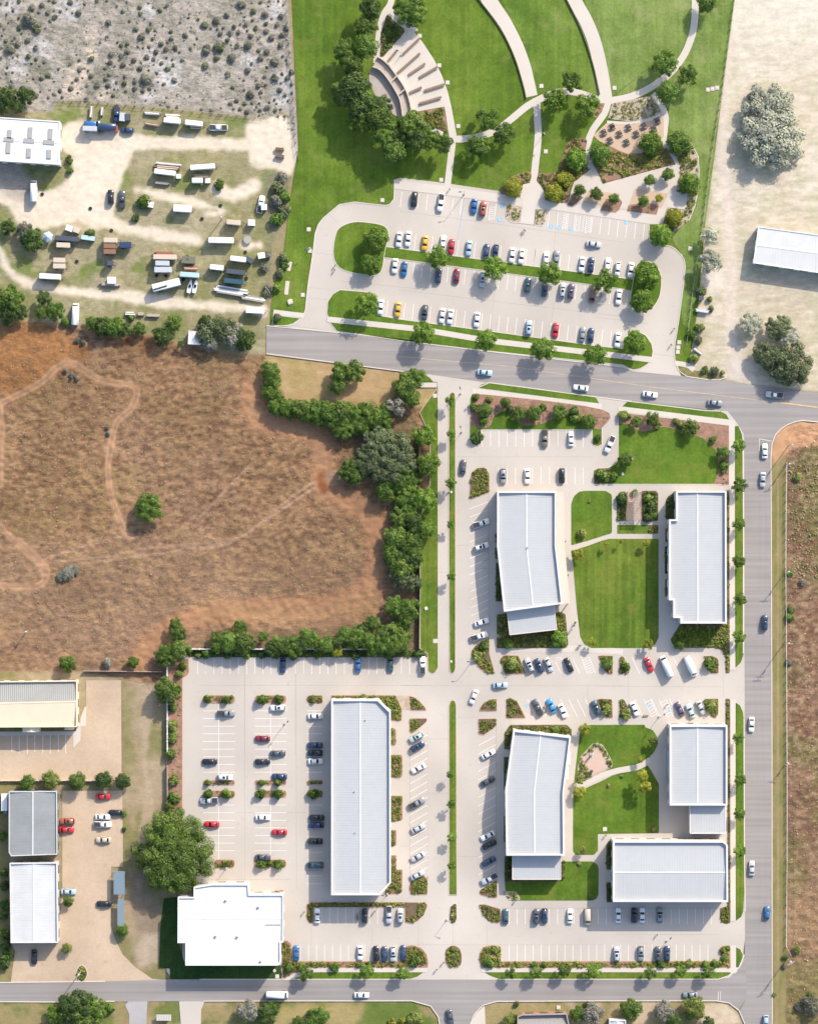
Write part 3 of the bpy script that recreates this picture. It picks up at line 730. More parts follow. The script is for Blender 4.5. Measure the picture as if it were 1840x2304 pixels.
path('D 440,725 500,800 540,900 535,1000 530,1110 600,1200 635,1290 600,1440 570,1560', 13, .10)
path('B 1366,490 1378,330 1398,200 1430,100 1475,30 1500,-90', 14, .10); path('B 1470,80 1545,150 1640,225 C 110,250', 20, .11)
pl, _ = pad('C 20,168 100,235 180,335 262,460 322,580 372,720 402,850 428,1000 446,1100 395,1120 375,1035 345,825 100,870 60,720 0,615 B 1460,505 1380,440 1420,440 1585,245', .12, 'walk', 1.5, 'plaza')
joints(pl, [], .5)
bed('B 1445,120 1588,245 1420,440 1396,445 1400,260', .16, 'bedsoil', 1, plant='dark'); bed('C 120,870 345,827 365,1025 200,960', .16, 'mulch', 2, plant='mix')
path('C 130,900 200,975 330,1040', 11, .13)
bed('C 1310,1090 1440,1080 1432,1180 1445,1300 1400,1370 1340,1410 1305,1480 1290,1570 1115,1545 1120,1480 1068,1410 1075,1345 1180,1340 1240,1270', .12, 'mulch', 0, True, plant='mix')
bed('C 1010,1335 1005,1405 950,1430 925,1525 780,1500 830,1400 920,1345', .12, 'mulch', 0, True, plant='mix')
bed('C 1640,803 D 130,800 430,740 510,860 480,890 380,930 250,940 95,920 C 1610,920', .13, 'gravel_bed', 2, plant='olive')
path('D 85,945 250,952 400,930 520,875', 6, .14, mat='walk'); bed('C 1585,800 1560,870 1510,920 1500,880 1540,800', .12, 'mulch', 2, plant='olive')
pad('D 80,955 300,962 525,890 525,1060 350,1190 230,1190 100,1130 20,1090 -20,1050', .115, 'tan_paving', 1, 'plaza')
bed('D 110,1140 240,1190 350,1195 480,1180 545,1140 605,1270 300,1350 50,1420 10,1320 -30,1230 20,1140', .15, 'mulch', 1.5, plant='mix')
bed('D 560,1040 650,1030 740,1100 790,1210 800,1330 795,1480 770,1600 720,1700 H 650,385 590,440 530,370 545,235 690,250 D 715,1490 625,1470 655,1280 600,1190', .11, 'gravel_bed', 1, plant='mix')
kerb(TL('D 750,1130 790,1210 800,1330 785,1480 765,1600 720,1710'), .08, M['kerb'], None, 1.5, .12, False)
pad('C 1345,1410 1440,1340 1500,1280 1570,1420 D 50,1425 600,1275 640,1300 625,1470 530,1720 H 545,235 475,284 G 1640,225 1300,180', .105, 'walk_warm', 0, 'plaza')
pad('D 560,1480 712,1490 692,1625 542,1605', .16, 'walk', 0, 'plaza')
pad('D -60,1480 190,1500 150,1605 -100,1570', .125, 'tan_paving', 1, 'plaza'); pad('D 300,1460 560,1500 480,1670 240,1630', .125, 'tan_paving', 2, 'plaza')
bed('D 80,1540 190,1545 205,1570 180,1625 150,1650 30,1630', .15, 'mulch', 2, plant='few'); bed('D 250,1590 380,1570 490,1590 468,1665 240,1635', .15, 'mulch', 2, plant='few'); bed('C 1340,1490 1420,1530 1330,1600 1290,1590', .14, 'mulch', 2, plant='few')
sheet('sidewalk', TL('C 950,1430 1060,1405 1110,1470 1122,1550 1130,1600 1040,1722 940,1722 930,1520'), .14, M['walk'])
sheet('sidewalk', TL('G 940,130 1115,165 1052,235 1040,365 925,352 945,220'), .17, M['walk'])

# turf and walks of the offices
big, _ = pad('P 411,1478 425,1462 948,1462 985,1440 985,875 K 290,250 287,204 258,204 225,168 165,138 G 670,1588 L 270,350 850,425 1020,430 1090,520 1140,600 P 1673,985 1674,1500 1675,2110 1668,2170 1640,2200 1600,2204 620,2204 628,2172 411,2172', .06, 'concrete', 0)
joints(big, ['N 0,1178 1722,1178', 'O 0,1180 1722,1180', 'N 350,1000 350,1722', 'N 740,1000 740,1722', 'S 345,0 350,1722', 'S 745,0 748,1722', 'K 440,785 1490,785', 'O 1452,1170 1452,1275', 'Q 252,1095 252,1280', 'Q 985,1090 985,1275', 'Y 155,880 155,1090', 'Y 452,870 452,1050', 'Y 0,1047 1722,1047', 'Z 0,955 880,960', 'O 440,1425 600,1425', 'U 440,1470 600,1473', 'S 0,1130 1000,1130', 'X 950,880 950,1050', 'X 1470,900 1470,1180', 'U 0,1390 210,1390', 'K 440,1470 530,1470', 'K 300,840 376,840', 'O 296,300 378,300', 'U 215,560 376,560', 'Y 740,870 740,1050', 'Q 0,1185 985,1190', 'U 215,980 376,980', 'S 0,1650 700,1650'], .5)
lawn('K 150,440 165,420 285,255 293,340 293,1722 O 293,1040 268,1082 245,1088 216,1068 213,930 155,890 155,0 K 160,1250 230,1000 232,700 205,560', .12, 'lawn_ns', 2, kb='kerb_pink', kw=1.2)
lawn('K 0,118 100,124 165,140 225,170 258,205 200,203 110,195 0,190', .11, 'lawn', 1); path('K 120,228 285,228', 11, .14, smooth=False, name='sidewalk')
sheet('utility_pad', TL('O 255,818 292,818 292,850 255,850'), .15, M['walk'])
lawn('K 378,340 384,300 404,282 424,295 428,340 428,1722 O 428,1050 418,1078 404,1087 388,1078 382,1050 378,0', .17, 'lawn_ns', 0, kb='kerb_pink', name='planting_island', kw=1.6)
lawn('U 379,300 390,268 408,258 426,268 434,300 438,1500 Y 484,620 417,620 418,0', .17, 'lawn_ns', 0, kb='kerb_pink', name='planting_island', kw=1.6)
bed('Y 425,722 465,690 483,700 484,830 470,858 452,866 432,855 418,830', .17, 'bedsoil', 2, kb='kerb', plant='mix', name='planting_island')
bed('Y 384,1150 392,1090 420,1062 455,1052 490,1064 515,1090 526,1150 518,1215 480,1238 425,1238 392,1210', .17, 'bedsoil', 0, True, kb='kerb_pink', plant='mix', name='planting_island')
lawn('K 540,340 548,310 562,292 1562,415 1562,690 1525,706 1488,690 1486,575 628,575 626,680 590,702 555,685 535,640', .15, 'lawn', 2, kb='kerb')
bed('K 640,300 1560,417 1560,560 1490,560 1400,520 1290,470 1200,480 1090,530 960,540 890,500 820,430 730,470 690,550 580,560 545,530 545,400 600,330', .17, 'mulch', 0, True, plant='rows')
lawn('K 595,248 640,220 690,211 1470,306 1520,332 1540,371', .12, 'lawn', 1); lawn('L 205,394 240,360 282,350 960,430 1008,455 1032,497', .12, 'lawn', 1)
path('K 560,272 1560,393', 11.5, .14, smooth=False, name='sidewalk'); path('L 175,412 1075,522', 12, .14, smooth=False, name='sidewalk')
lawn('L 175,438 1032,540 1032,1005 905,997 K 1498,997 1498,890 1530,872 L 90,871 150,840 172,800', .14, 'lawn', 2, kb='kerb')
bed('L 178,442 1030,542 1030,1000 912,994 925,960 950,900 945,800 930,740 890,690 830,640 740,612 660,600 600,565 520,552 430,578 350,590 290,562 260,530 180,530', .17, 'mulch', 2, plant='rows')
bed('K 1500,892 1532,874 1640,872 1640,930 1560,990 1500,995', .17, 'bedsoil', 2, plant='cover')
bed('K 540,962 556,905 596,872 655,866 688,910 692,1060 540,1112', .16, 'bedsoil', 3, kb='kerb_red', plant='mix', name='planting_island')
lawn('K 1325,1150 1345,1090 1385,1055 1430,1048 1590,1048 1636,1075 1640,1100 1640,1375 1560,1400 1450,1435 1325,1470', .13, 'lawn', 4)
bed('L 162,1095 180,1060 205,1052 232,1055 232,1280 162,1280', .15, 'bedsoil', 3, plant='dark'); bed('L 355,1048 465,1048 482,1066 482,1280 355,1280', .15, 'bedsoil', 3, plant='dark'); lawn('L 165,1312 482,1312 482,1380 165,1380', .13, 'lawn', 1)
bed('L 400,1318 482,1318 482,1376 400,1376', .15, 'bedsoil', 2, plant='cover')
pad('L 234,1052 352,1052 352,1280 234,1280', .10, 'pink_paving', 0, 'terrace')
lawn('K 1322,1515 1450,1475 1560,1435 1620,1420 L 100,1420 485,1420 Q 485,805 462,855 420,884 390,888 O 1480,888 1425,858 1395,800 1370,600 1335,200', .13, 'lawn_ns', 3)
joints(big, ['K 684,1070 684,1722', 'O 686,0 690,830'], .6)
bed('K 742,1605 770,1605 O 800,528 740,528 742,0', .14, 'bedsoil', 1, plant='dark')
bed('O 748,630 830,620 850,785 1213,745 1195,620 1240,608 1280,625 1302,860 1285,889 748,890', .15, 'bedsoil', 3, plant='cover')
bed('Q 655,700 1035,700 1035,1082 1003,1086 1003,960 975,905 920,887 640,887 592,862 578,822', .14, 'bedsoil', 3, plant='cover'); lawn('Q 640,745 925,742 880,875 650,878 600,850 590,815', .16, 'lawn', 3)
bed('L 1012,1050 1034,1050 1034,1722 Q 1035,700 1015,700', .13, 'bedsoil', 0, plant='cover'); bed('L 540,1130 560,1090 605,1060 605,1268 540,1268', .14, 'bedsoil', 1, plant='dark')
bed('L 537,1340 556,1340 556,1445 537,1445', .15, 'bedsoil', .5, plant='dark'); bed('L 535,1480 556,1480 556,1690 535,1690', .15, 'bedsoil', .5, plant='dark'); bed('Q 535,105 556,105 556,310 535,310', .15, 'bedsoil', .5, plant='dark'); bed('Q 535,355 556,355 556,490 535,490', .15, 'bedsoil', .5, plant='dark')
lawn('L 1075,548 1102,545 1130,610 1139,700 P 1671,1300 1672.5,1470 Q 1122,1000 1080,1042', .14, 'lawn_ns', 1); lawn('Q 1083,1312 1115,1335 1138,1385 1144,1450 V 1146,900 1150,1722 Z 1082,760 1065,805 1017,842 V 1083,800', .14, 'lawn_ns', 1)
lawn('Z 1017,1062 1055,1080 1080,1125 1076,1190 1045,1240 1017,1242', .14, 'lawn_ns', 1, kb='kerb')
path('L 1054,520 1054,1722 Q 1058,1060', 12.3, .145, smooth=False, name='sidewalk'); path('Q 1060,1285 V 1061,1722 Z 995,845', 12, .145, smooth=False, name='sidewalk'); path('Z 995,1050 995,1290', 12, .145, smooth=False, name='sidewalk')
bed('Q 1003,1280 1037,1285 V 1040,1722 Z 970,860 930,868 892,850 882,800 884,735 945,715 V 1018,1300 1018,460 1003,445', .14, 'bedsoil', 1, plant='cover')
# islands between the angled stalls
for sp, pl_ in (('O 770,985 785,960 805,945 915,948 975,1090 812,1090', 'cover'), ('O 555,905 600,850 690,808 690,930 735,1087 680,1087 620,1052 572,985 548,940', 'mix'), ('O 1530,950 1560,946 1640,948 1645,960 1645,1090 1610,1088 1580,1060', 'cover'),
            ('Q 178,968 195,950 215,955 262,1052 255,1088 178,1090', 'cover'), ('Q 828,950 900,948 938,965 950,985 950,1086 900,1088 870,1060', 'cover'), ('O 1518,1290 1545,1282 1640,1285 1645,1430 1592,1432', 'cover'),
            ('Q 178,1288 205,1281 222,1290 245,1340 278,1432 178,1432', 'mix'), ('Q 822,1305 845,1281 948,1280 948,1400 925,1432 890,1420', 'cover'), ('O 820,1282 870,1280 910,1308 972,1432 820,1432', 'mix'), ('O 612,1378 622,1345 650,1310 700,1287 748,1284 748,1378', 'mix'),
            ('O 605,1437 748,1435 745,1490 650,1562 612,1558', 'mix'), ('O 70,1260 110,1270 150,1300 190,1345 205,1372 80,1372', 'mix'), ('O 75,1435 208,1433 206,1458 110,1540 75,1542', 'mix'), ('U 80,1665 185,1618 212,1650 Y 235,460 232,617 92,617 76,565', 'mix'),
            ('Y 673,600 688,572 826,492 828,640 800,647 690,622', 'mix'), ('Y 673,702 720,700 855,740 856,850 825,863 760,845 700,785', 'mix'), ('X 910,705 938,684 1722,682 Y 0,682 218,685 234,712 200,792 150,842 92,866 42,852 40,724 X 968,726 966,850 940,864 912,832', 'mix')):
    bed(sp, .17, 'bedsoil', 2.5, kb='kerb_red' if sp[0] in 'OUYX' and 'Q' not in sp else 'kerb_pink', plant=pl_, name='planting_island')
path('O 770,895 1400,895 1722,918', 14, .10, smooth=False, name='sidewalk')
# middle court
bed('U 806,515 850,452 1290,450 1328,490 1325,548 880,494 857,640 806,640', .14, 'bedsoil', 2, plant='cover'); bed('U 803,700 838,700 828,960 803,960', .14, 'bedsoil', 0, plant='dark'); bed('U 803,1160 825,1160 825,1358 803,1358', .14, 'bedsoil', 0, plant='dark')
bed('U 808,1470 868,1470 868,1648 1243,1648 1243,1510 1272,1510 Y 1400,335 1400,480 1340,510 1300,500 890,510', .14, 'bedsoil', 1, plant='dark')
lawn('Y 892,500 955,495 1368,495 1395,335 1640,335 1680,360 1692,390 1690,620 1672,655 1640,668 930,668 900,620', .13, 'lawn', 3); bed('Y 878,600 900,590 985,590 1022,640 1020,664 930,665', .15, 'gravel_bed', 2, plant='cover')
lawn('U 1392,500 1440,452 1722,450 V 378,450 382,470 440,490 475,545 480,600 452,660 405,712 360,752 200,785 U 1640,815 1560,850 1480,898 1345,912 1350,860', .13, 'lawn', 3)
lawn('U 1340,965 1440,940 1560,885 1640,845 V 200,822 330,800 400,765 425,800 470,880 487,910 487,1290 18,1296 U 1530,1296 1532,1425 1500,1458 1362,1458 1338,1430', .13, 'lawn', 3)
path('U 1340,930 1440,905 1560,845 1660,812 V 230,795 330,775 420,722', 13, .145)
bed('U 1490,595 1530,588 1570,605 1620,690 1648,750 1640,780 1490,855 1400,895 1372,880 1375,770 1400,690', .15, 'gravel_bed', 3, plant='cover')
pad('U 1403,702 1545,634 1608,780 1488,846', .19, 'pink_paving', 0, 'terrace')
bed('V 80,1380 98,1350 130,1350 130,1572 80,1572', .14, 'bedsoil', 2, plant='dark'); bed('V 80,1672 130,1672 P 1378,2030 1364,2030', .14, 'bedsoil', 0, plant='dark')
joints(big, ['U 743,450 745,1722', 'U 78,560 78,1660'], .8)
# southern edge
bed('Y 675,1180 676,1120 705,1070 740,1055 790,1050 848,1056 858,1075 860,1187 Z 886,1186 890,1080 905,1055 970,1050 973,1242 Y 705,1242', .16, 'mulch', 2, kb='kerb_red', plant='cover')
bed('X 690,1040 710,1012 745,1010 778,1035 783,1187 1722,1187 Y 8,1187 30,1085 60,1056 110,1050 180,1072 225,1125 238,1180 236,1238 X 900,1242 710,1335 700,1230', .16, 'mulch', 2, kb='kerb_red', plant='cover')
path('X 880,1262 Y 232,1262', 9.5, .14, smooth=False, name='sidewalk'); path('Y 690,1262 Z 1030,1262', 9.5, .14, smooth=False, name='sidewalk'); path('X 725,1335 905,1256', 10, .145, smooth=False, name='sidewalk')
lawn('X 800,1338 930,1282 Y 195,1282 150,1315 90,1334 20,1339', .13, 'lawn_ns', 1); lawn('Y 722,1282 Z 985,1282 940,1318 870,1337 Y 850,1338 775,1312', .13, 'lawn_ns', 1)
lawn('W 1360,1240 1370,900 1400,650 1520,640 1520,1030 1585,1222 X 0,1222 690,1222 700,1335 W 1455,1338 1450,1250', .10, 'lawn_shaded', 0)  # shadow beside the warehouse painted as darker turf
# lots of the lower block
lawn('N -20,900 1722,900 O 155,905 212,935 212,960 M 1462,960 1440,900', .12, 'bedsoil', 0, name='planting_bed')[1] and None
BEDS.append((TL('M 1445,902 N 1722,902 O 205,935 205,958 M 1465,958'), .12, 'hedge', None))
bed('M 1300,1040 1370,1030 1400,1000 1462,965 1466,1075 1450,1100 1415,1122 R 1415,1120 1290,1120 1300,120', .13, 'mulch', 1, kb='kerb_red', plant='few')
for x0, y0, x1, y1, pk in ((25, 222, 272, 283, 'mix'), (428, 222, 668, 284, 'mix'), (25, 880, 270, 916, 'mix'), (425, 880, 670, 916, 'mix'), (25, 960, 272, 1012, 'mix'), (425, 958, 670, 1013, 'mix'), (110, 1495, 270, 1558, 'mix'), (420, 1495, 668, 1558, 'mix')):
    bed(f'S {x0},{y0} {x1},{y0} {x1},{y1} {x0},{y1}', .17, 'mulch', 8, kb='kerb_red', plant=pk, name='planting_island')
for y0, y1 in ((222, 283), (880, 912), (960, 1012)):
    bed(f'S 822,{(y0 + y1) // 2} 840,{y0} 950,{y0} 950,{y1} 840,{y1}', .17, 'bedsoil', 3, kb='kerb_red', plant='cover', name='planting_island')
bed('N 1018,1255 1515,1255 1562,1360 1562,1452 1480,1452 1470,1390 1385,1290 1018,1290', .15, 'bedsoil', 2, kb='kerb_red', plant='cover'); pad('N 1518,1258 1625,1260 1625,1366 1562,1366', .12, 'gravel_bed', 0, 'terrace')
for sp in ('S 1470,475 1500,475 1518,490 1518,600 1505,611 1470,611', 'S 1470,683 1558,683 1567,700 1567,845 1555,857 1490,862 1470,850', 'S 1470,1000 1568,1000 1568,1185 1550,1195 1470,1205', 'S 1470,1268 1520,1268 1520,1380 1505,1392 1470,1392', 'S 1470,1462 1520,1462 1520,1572 1568,1572 X 1722,600 1690,613 1560,616 1628,515'):
    bed(sp, .15, 'mulch', 2, plant='cover')
# stall markings of the offices
for k in range(14): line(big, T('K', 634 + 65.3 * k, 582), T('K', 634 + 65.3 * k, 708))
for k in range(11): line(big, T('K', 762 + 65.7 * k, 866), T('K', 762 + 65.7 * k, 995))
for k in range(27): line(big, T('N', 46.5 + 63.05 * k, 962), T('N', 46.5 + 63.05 * k, 1090))
for k in range(2): line(big, T('M', 1532 + 63 * k, 962), T('M', 1532 + 63 * k, 1090))
for x0, xs, x1 in ((25, 147, 272), (425, 547, 672)):
    line(big, T('S', xs, 285), T('S', xs, 880)); line(big, T('S', xs, 1012), T('S', xs, 1495))
    for k in range(9): line(big, T('S', x0, 342 + 59.4 * k), T('S', x1, 342 + 59.4 * k))
    for k in range(7): line(big, T('S', x0, 1072 + 59 * k), T('S', x1, 1072 + 59 * k))
for k in range(9): line(big, T('S', 828, 342 + 59.4 * k), T('S', 950, 342 + 59.4 * k))
for k in range(11): line(big, T('S', 828, 1072 + 61 * k), T('S', 950, 1072 + 61 * k))
for k in range(18): line(big, T('U', 78, 605 + 60.5 * k), T('U', 212, 527 + 60.5 * k))
for k in range(17): line(big, T('U', 605, 612 + 66.8 * k), T('U', 743, 535 + 66.8 * k))
for k in range(26): line(big, T('U', 212, 460 + 46 * k), T('U', 212, 484 + 46 * k), .6, mat='paint_red', name='fire_lane_line')
for k in range(9): line(big, T('K', 536, 1190 + 63.5 * k), T('K', 682, 1133 + 63.5 * k))
for k in range(10): line(big, T('O', 540 + k * 1.5, 200 + 63 * k - 65), T('O', 682, 138 + 63 * k - 65))
for k in range(8): line(big, T('X', 1038 + 68.2 * k, 730), T('X', 1038 + 68.2 * k, 870))
for k in range(14): line(big, T('X', 858 + 68.2 * k, 1045), T('X', 858 + 68.2 * k, 1180))
for k in range(26): line(big, T('Y', 928 + 69.1 * k, 737), T('Y', 928 + 69.1 * k, 870))
for k in range(26): line(big, T('Y', 931 + 67.7 * k, 1045), T('Y', 931 + 67.7 * k, 1180))
line(big, T('Y', 860, 734), T('Z', 880, 733), .7, mat='joint', name='control_joint')
for x in (985, 1065, 1125, 1185, 1245, 1330): line(big, T('O', x, 960), T('O', x + 62, 1088))
for x in (300, 355, 410, 550, 620, 690, 755): line(big, T('Q', x - 20, 960), T('Q', x + 40, 1088))
for x in (985, 1065, 1120, 1242, 1305, 1370, 1432): line(big, T('O', x, 1285), T('O', x + 66, 1420))
for x in (300, 430, 570, 640, 722): line(big, T('Q', x, 1285), T('Q', x + 62, 1420))
hatch(big, TL('O 1400,960 1465,957 1512,1085 1450,1088'), 7, .6); hatch(big, TL('Q 372,1286 425,1284 478,1420 432,1422'), 6, .6); hatch(big, TL('Q 488,1286 545,1284 598,1425 552,1425'), 6, .6); hatch(big, TL('O 1185,960 1235,957 1248,985 1200,990'), 2, .5)
isa('Q', 405, 1330, -.4, 8); isa('Q', 572, 1365, -.4, 8); isa('O', 975, 1332, 0, 6)
# older yards west
pad('R -300,525 600,525 625,400 670,310 670,105 940,105 945,880 0,880 -300,880', .02, 'old_concrete', 1, 'yard')
pad('R 485,962 950,960 955,1540 W 1052,380 950,380 945,880 990,1010 1050,1130 1160,1240 1300,1335 1450,1350 1000,1360 95,1366 110,1250 132,1100 100,1030 490,1010 R 485,1722', .025, 'old_concrete', 1, 'yard')
for k, x in enumerate((95, 152, 215, 272, 335, 392, 455, 512)): sheet('parking_line', strip_poly([T('R', x, 530), T('R', x, 660 + (k % 3) * 8)], 1.0), .04, M['paint'], 'structure')
sheet('sidewalk', TL('R -100,505 590,500 600,440 628,440 626,570 570,630 570,530 -100,535'), .08, M['walk_warm'], skirt=.1); sheet('sidewalk', TL('R 625,400 660,310 672,310 668,460 628,462'), .08, M['walk_warm'], skirt=.1)
lawn('R -100,478 590,478 585,502 -100,506', .05, 'verge', 0)
pad('W 1100,1528 1262,1528 1255,1600 1250,1900 1105,1900 1105,1640 1070,1560', .03, 'drive_grey', 0, 'driveway'); pad('W 1530,1525 1722,1525 X 40,1530 12,1600 5,1900 W 1560,1900 1545,1722', .03, 'concrete', 0, 'driveway')
pad('Y 600,1722 640,1640 720,1565 728,1722 728,1900 600,1900', .03, 'walk_warm', 0, 'sidewalk')
bed('W 655,1290 670,1240 700,1220 730,1240 748,1290 730,1340 695,1358 665,1335', .08, 'bedsoil', 0, True, plant='cover', kb='kerb')
pad('W 1425,1245 1452,1245 1455,1310 1425,1275', .08, 'walk', 0, 'utility_pad')
# ------------------------------------------------------------------ buildings
def walls_mesh(poly, z0, z1, name, mat, parent, thick=.38, zin=None):
    """wall ring with a parapet: poly world xy ccw"""
    inn = offset_poly(poly, thick); n = len(poly); V = []; F = []
    zin = z0 + .5 if zin is None else zin
    for q, zz in ((poly, z0), (poly, z1), (inn, z1), (inn, zin)): V += [(x, y, zz) for x, y in q]
    for k in range(3):
        for i in range(n):
            j = (i + 1) % n; F.append((k * n + i, k * n + j, (k + 1) * n + j, (k + 1) * n + i))
    return ob(name, me_from(name, V, F, [mat]), parent), inn
def split_by(poly, ridge):
    """cut polygon (ccw) along a ridge polyline whose ends lie near its edges"""
    def near(p):
        best = None
        for i in range(len(poly)):
            a, b = Vector(poly[i]), Vector(poly[(i + 1) % len(poly)]); d = b - a
            t = max(0, min(1, (Vector(p) - a).dot(d) / d.length_squared)); c = a + d * t; dd = (c - Vector(p)).length
            if best is None or dd < best[0]: best = (dd, i, tuple(c))
        return best
    a, b = near(ridge[0]), near(ridge[-1])
    r = [a[2]] + [tuple(q) for q in ridge[1:-1]] + [b[2]]
    def chain(i, j):
        out = []; k = (i + 1) % len(poly)
        while True:
            out.append(poly[k])
            if k == j: return out
            k = (k + 1) % len(poly)
    c1 = chain(a[1], b[1]); c2 = chain(b[1], a[1])
    return r, c1 + r[::-1], c2 + r, c1, c2
def scan(poly, o, u, v, t):
    """segments of the line {o+v*t + u*s} inside poly"""
    h = []
    n = len(poly)
    for i in range(n):
        a, b = Vector(poly[i]) - o, Vector(poly[(i + 1) % n]) - o
        ta, tb = a.dot(v), b.dot(v)
        if (ta > t) != (tb > t):
            k = (t - ta) / (tb - ta); h.append(a.dot(u) + (b.dot(u) - a.dot(u)) * k)
    h.sort()
    return list(zip(h[::2], h[1::2]))
def roof_half(poly, zf, mat, parent, name='roof'):
    q = [p for i, p in enumerate(poly) if (Vector(p) - Vector(poly[i - 1])).length > .01]
    if area2(q) < 0: q.reverse()
    bm = bmesh.new(); f = bm.faces.new([bm.verts.new((x, y, 0)) for x, y in q])
    f.normal_update(); bmesh.ops.triangulate(bm, faces=[f], ngon_method='EAR_CLIP')
    for v in bm.verts: v.co.z = zf(v.co.x, v.co.y)
    for f in bm.faces:
        f.normal_update()
        if f.normal.z < 0: f.normal_flip()
    return bm_ob(name, bm, mat, parent)
def seams(poly, zf, along, pitch, mat, parent, wd=.09, ht=.05):
    """standing seams running down the slope, `along` = direction the seams are spaced in"""
    v = Vector(along).normalized(); u = Vector((-v.y, v.x)); o = Vector(poly[0])
    ts = [(Vector(p) - o).dot(v) for p in poly]; t = min(ts) + pitch * .5; mb = MB()
    while t < max(ts):
        for s0, s1 in scan(poly, o, u, v, t):
            if s1 - s0 < .3: continue
            a, b = o + v * t + u * s0, o + v * t + u * s1
            za, zb = zf(a.x, a.y), zf(b.x, b.y)
            mb.bar((a.x, a.y, za + ht * .4), (b.x, b.y, zb + ht * .4), wd, ht)
        t += pitch
    if mb.v:
        s = mb.build('roof_seams', M['seam'] if mat is M['roof'] else M['seam_white'] if mat is M['roof_white'] else mat, parent); s['kind'] = 'stuff'
def windows(poly, z0, z1, parent, step=4.2, wd=2.6, mat=None):
    n = len(poly); me = None
    for i in range(n):
        a, b = Vector(poly[i]), Vector(poly[(i + 1) % n]); d = b - a; Ln = d.length
        if Ln < 4: continue
        k = int((Ln - 1) // step)
        for j in range(k):
            c = a + d * ((j + .5) / k)
            if me is None: me = MB().box((0, 0, 0), (wd, .12, z1 - z0)).mesh('window', mat or M['glass'])
            ob('window', me, parent, (c.x, c.y, (z0 + z1) / 2), math.atan2(d.y, d.x))
def to_w(spec, z):
    p = [(v.x, v.y) for v in (W3(q, z) for q in TL(spec))]
    return p
def building(name, label, spec, ridge, hp, slope, drop, wall, trim, roofm, pitch=.80, cat='building', par=True, win=True, group=None, thick=.5):
    p = to_w(spec, hp)
    if area2(p) < 0: p.reverse()
    c = Vector((sum(x for x, y in p) / len(p), sum(y for x, y in p) / len(p)))
    root = empty(name, (c.x, c.y, 0)); tag(root, label, cat, group)
    p = [(x - c.x, y - c.y) for x, y in p]
    r = [(x - c.x, y - c.y) for x, y in to_w(ridge, hp)]
    zr = hp - drop
    def zf(x, y):
        d = min(_seg(x, y, a, b) for a, b in zip(rr[:-1], rr[1:]))
        return zr - slope * d
    rr = r
    w_, inn = walls_mesh(p, 0, hp - .28, 'wall', wall, root, thick - .06, hp - 3)
    # coping cap in trim colour
    outc = offset_poly(p, -.05); innc = offset_poly(p, thick); n = len(p); V = []; F = []
    for q, zz in ((outc, hp - .28), (outc, hp), (innc, hp), (innc, hp - .9 if par else hp - .28)): V += [(x, y, zz) for x, y in q]
    for k in range(3):
        for i in range(n):
            j = (i + 1) % n; F.append((k * n + i, k * n + j, (k + 1) * n + j, (k + 1) * n + i))
    ob('parapet', me_from('parapet', V, F, [trim]), root)
    inn2 = offset_poly(p, thick - .02)
    rr, h1, h2, c1, c2 = split_by(inn2, r)
    for h, ch in ((h1, c1), (h2, c2[::-1])):
        if len(rr) == 3:
            k = min(range(len(ch)), key=lambda i: (Vector(ch[i]) - Vector(rr[1])).length)
            roof_half([rr[0], rr[1]] + ch[k::-1] if k else [rr[0], rr[1], ch[0]], zf, roofm, root)
            roof_half([rr[1], rr[2]] + ch[:k - 1 if k else None:-1], zf, roofm, root)
        else: roof_half(h, zf, roofm, root)
        d = Vector(rr[-1]) - Vector(rr[0])
        if abs(d.y) > abs(d.x): seams(h, zf, (0, 1), pitch, roofm, root)
        else: seams(h, zf, (1, 0), pitch, roofm, root)
    mb = MB()
    for a, b in zip(rr[:-1], rr[1:]): mb.bar((*a, zr + .04), (*b, zr + .04), .45, .10)
    mb.build('ridge_cap', trim, root)
    if win: windows(p, 1.0, 3.4, root)
    return root, p, zf, c
def _seg(x, y, a, b):
    dx, dy = b[0] - a[0], b[1] - a[1]; t = max(0, min(1, ((x - a[0]) * dx + (y - a[1]) * dy) / (dx * dx + dy * dy + 1e-9)))
    return math.hypot(x - a[0] - t * dx, y - a[1] - t * dy)
def annex(root, c, spec, h, wall, trim, roofm, edge, fall=.6, pitch=.80, along=(1, 0), name='annex'):
    """lower lean-to belonging to a building; falls away from `edge` end"""
    p = to_w(spec, h)
    if area2(p) < 0: p.reverse()
    p = [(x - c.x, y - c.y) for x, y in p]; n = len(p)
    a = W3(T(*edge), h); a = (a.x - c.x, a.y - c.y)
    zf = lambda x, y: h - fall * .045 * _d(x, y, a, along)
    V = [(x, y, 0) for x, y in p] + [(x, y, zf(x, y) - .02) for x, y in p]
    F = [(i, (i + 1) % n, n + (i + 1) % n, n + i) for i in range(n)]
    w_ = ob(name, me_from(name, V, F, [wall]), root)
    roof_half(offset_poly(p, -.12), zf, roofm, w_, 'annex_roof'); 
    s0 = len(COL.objects); seams(p, zf, along, pitch, roofm, w_)
    mb = MB()
    for i in range(n):
        q, r = p[i], p[(i + 1) % n]; mb.bar((*q, zf(*q) - .02), (*r, zf(*r) - .02), .28, .22)
    mb.build('fascia', trim, w_)
    return w_
def _d(x, y, a, along):
    v = Vector(along).normalized(); u = Vector((-v.y, v.x))
    return abs((Vector((x, y)) - Vector(a)).dot(u))

